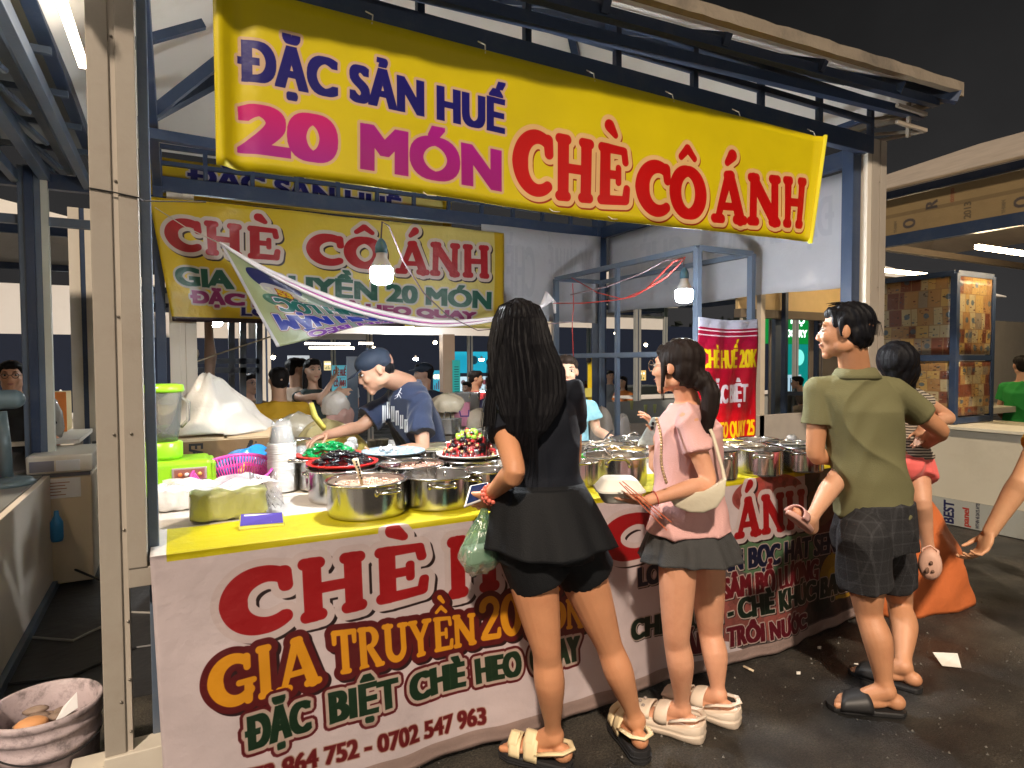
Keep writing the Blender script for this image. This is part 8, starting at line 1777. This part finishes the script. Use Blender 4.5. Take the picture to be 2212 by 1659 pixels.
bystander('woman in a dark green dress raising her hand in front of the hanging sign', 676, 800, 5.9, .97, 200, 195, mat('dark_green', (.030, .050, .048), .7), 'f', (.66, .42, .30), 'long', sleeve=0, arms=dict(elL=at(690, 868, Y=5.7), wrL=at(716, 826, Y=5.7), elR=at(655, 860, Y=5.8), wrR=at(722, 850, Y=5.65)))
bystander('woman with glasses and a tan collared shirt standing behind the white sack', 540, 828, 6.4, .92, 215, 195, mat('tan_shirt', (.30, .22, .14), .8), 'f', (.62, .38, .27), 'bun', glasses=True)
bystander('customer in a black cap and dark shirt just right of the vendor', 915, 808, 6.2, 1.0, 100, 30, mat('dark_blue', (.02, .03, .06), .8), cap=mat('cap_dark', (.014, .024, .045)), tone=(.55, .33, .24))
bystander('man in a red shirt turned right near the aluminium pot', 1028, 818, 7.4, .95, -85, -50, mat('red_shirt', (.55, .04, .05), .8), tone=(.52, .30, .2))
bystander('dark haired child looking down left of the red shirted man', 1008, 838, 7.0, .7, 150, 150, mat('dark_pattern', (.08, .02, .05), .8, var=.6), tone=(.55, .33, .24))
bystander('woman with tied hair partly behind the long black hair', 1062, 832, 6.6, .92, 150, 150, mat('dusk_blue', (.06, .05, .12), .8), 'f', (.60, .37, .27), 'bun')
bystander('distant woman in a pale pink top passing behind the mustard polo shirt', 575, 840, 9.5, .92, 120, 120, mat('pale_pink_top', (.5, .3, .3), .8), 'f', (.60, .38, .27), 'long', vs=.018)
bystander('distant man in a white shirt standing left of the vendor cap', 748, 812, 10.5, 1.0, 60, 40, mat('white_tee', (.6, .6, .6), .8), vs=.018)
bystander('distant man in a grey shirt seen through the rack', 1318, 812, 10.0, 1.0, 200, 190, mat('grey_tee', (.25, .27, .3), .8), vs=.018)
bystander('distant woman in an orange top seen through the rack', 1345, 825, 9.0, .92, 150, 150, mat('orange_tee', (.6, .2, .05), .8), 'f', (.6, .38, .27), 'long', vs=.018)
bystander('man with glasses in a black shirt behind the left steel post', 25, 812, 5.7, 1.0, 175, 180, mat('black_tee', (.02, .02, .022), .8), tone=(.68, .36, .22), glasses=True)
bystander('man stooping inside the teal lit shop seen past the polo shirted man', 1722, 826, 6.7, .9, 90, 90, mat('brown_tee', (.10, .07, .05), .8), tone=(.45, .26, .18), lean=1)
bystander('woman with an open forehead in a light blue printed shirt behind the black shirt', 1222, 803, 3.45, 1.0, 185, 180, mat('blue_print', (.25, .50, .58), .7, var=.7, scale=18), 'f', (.66, .40, .27), 'bun', hcol=(.03, .02, .015), vs=.007, arms=dict(elL=at(1290, 930, Y=3.35), wrL=at(1338, 958, Y=3.1)))
bystander('person in a bright green shirt with dark hair cut off by the right edge', 2208, 790, 3.3, .98, 20, -20, mat('green_shirt', (.02, .28, .05), .8), 'f', (.58, .33, .22), 'bun', vs=.009)
# passer-by at the right edge: only the swinging forearm and ochre sleeve enter the view
sh = at(2290, 870, Y=1.45); el = at(2212, 1030, Y=1.42); wr = at(2138, 1150, Y=1.50)
J = dict(k=1.06, neck=at(2385, 800, Y=1.38), pelvis=at(2370, 1150, Y=1.38), head=at(2385, 700, Y=1.38), torsoF=facing(2212, 60), faceF=facing(2212, 60), shL=sh, elL=el, wrL=wr)
J['shR'] = at(2480, 880, Y=1.35); J['elR'] = at(2500, 1050, Y=1.3); J['wrR'] = at(2480, 1180, Y=1.3)
for s, x in (('L', 2330), ('R', 2400)): J['hip'+s] = at(x, 1200, Y=1.38); J['kn'+s] = at(x, 1400, Y=1.38); J['an'+s] = V((J['kn'+s].x, J['kn'+s].y, .09))
R_, P, B = make_person('passer-by at the right edge swinging a bare forearm out of an ochre sleeve', J, 'm', (.62, .33, .18), .006, hands=[(wr, at(2112, 1212, Y=1.52)-wr, facing(2140, 120), dict(curl=(.7, .85, .95, 1.0), thumb=1, thumbcurl=.8, k=1.12))], limb=dict(ua=.050, el=.044, fa=.044, wr=.029))
m = M(); shirt_shapes(m, J, J['pelvis'], .62, .02, .066, 0, sl_end=.075); wear(R_, 'ochre_shirt', m, mat('ochre', (.60, .33, .03), .8), .01, folds(.007, (0, 0, 1), 16, 3))
m = M()
for s in 'LR': m.cap(J['hip'+s], J['kn'+s], .11, .08, 16); m.cap(J['kn'+s], J['an'+s], .08, .06, 14)
part('trousers', m, mat('trouser', (.03, .03, .035)), R_, smooth=True)
hair_mass(R_, [('e', J['head']+UPV_*.04, (.085, .095, .08))], vs=.01)
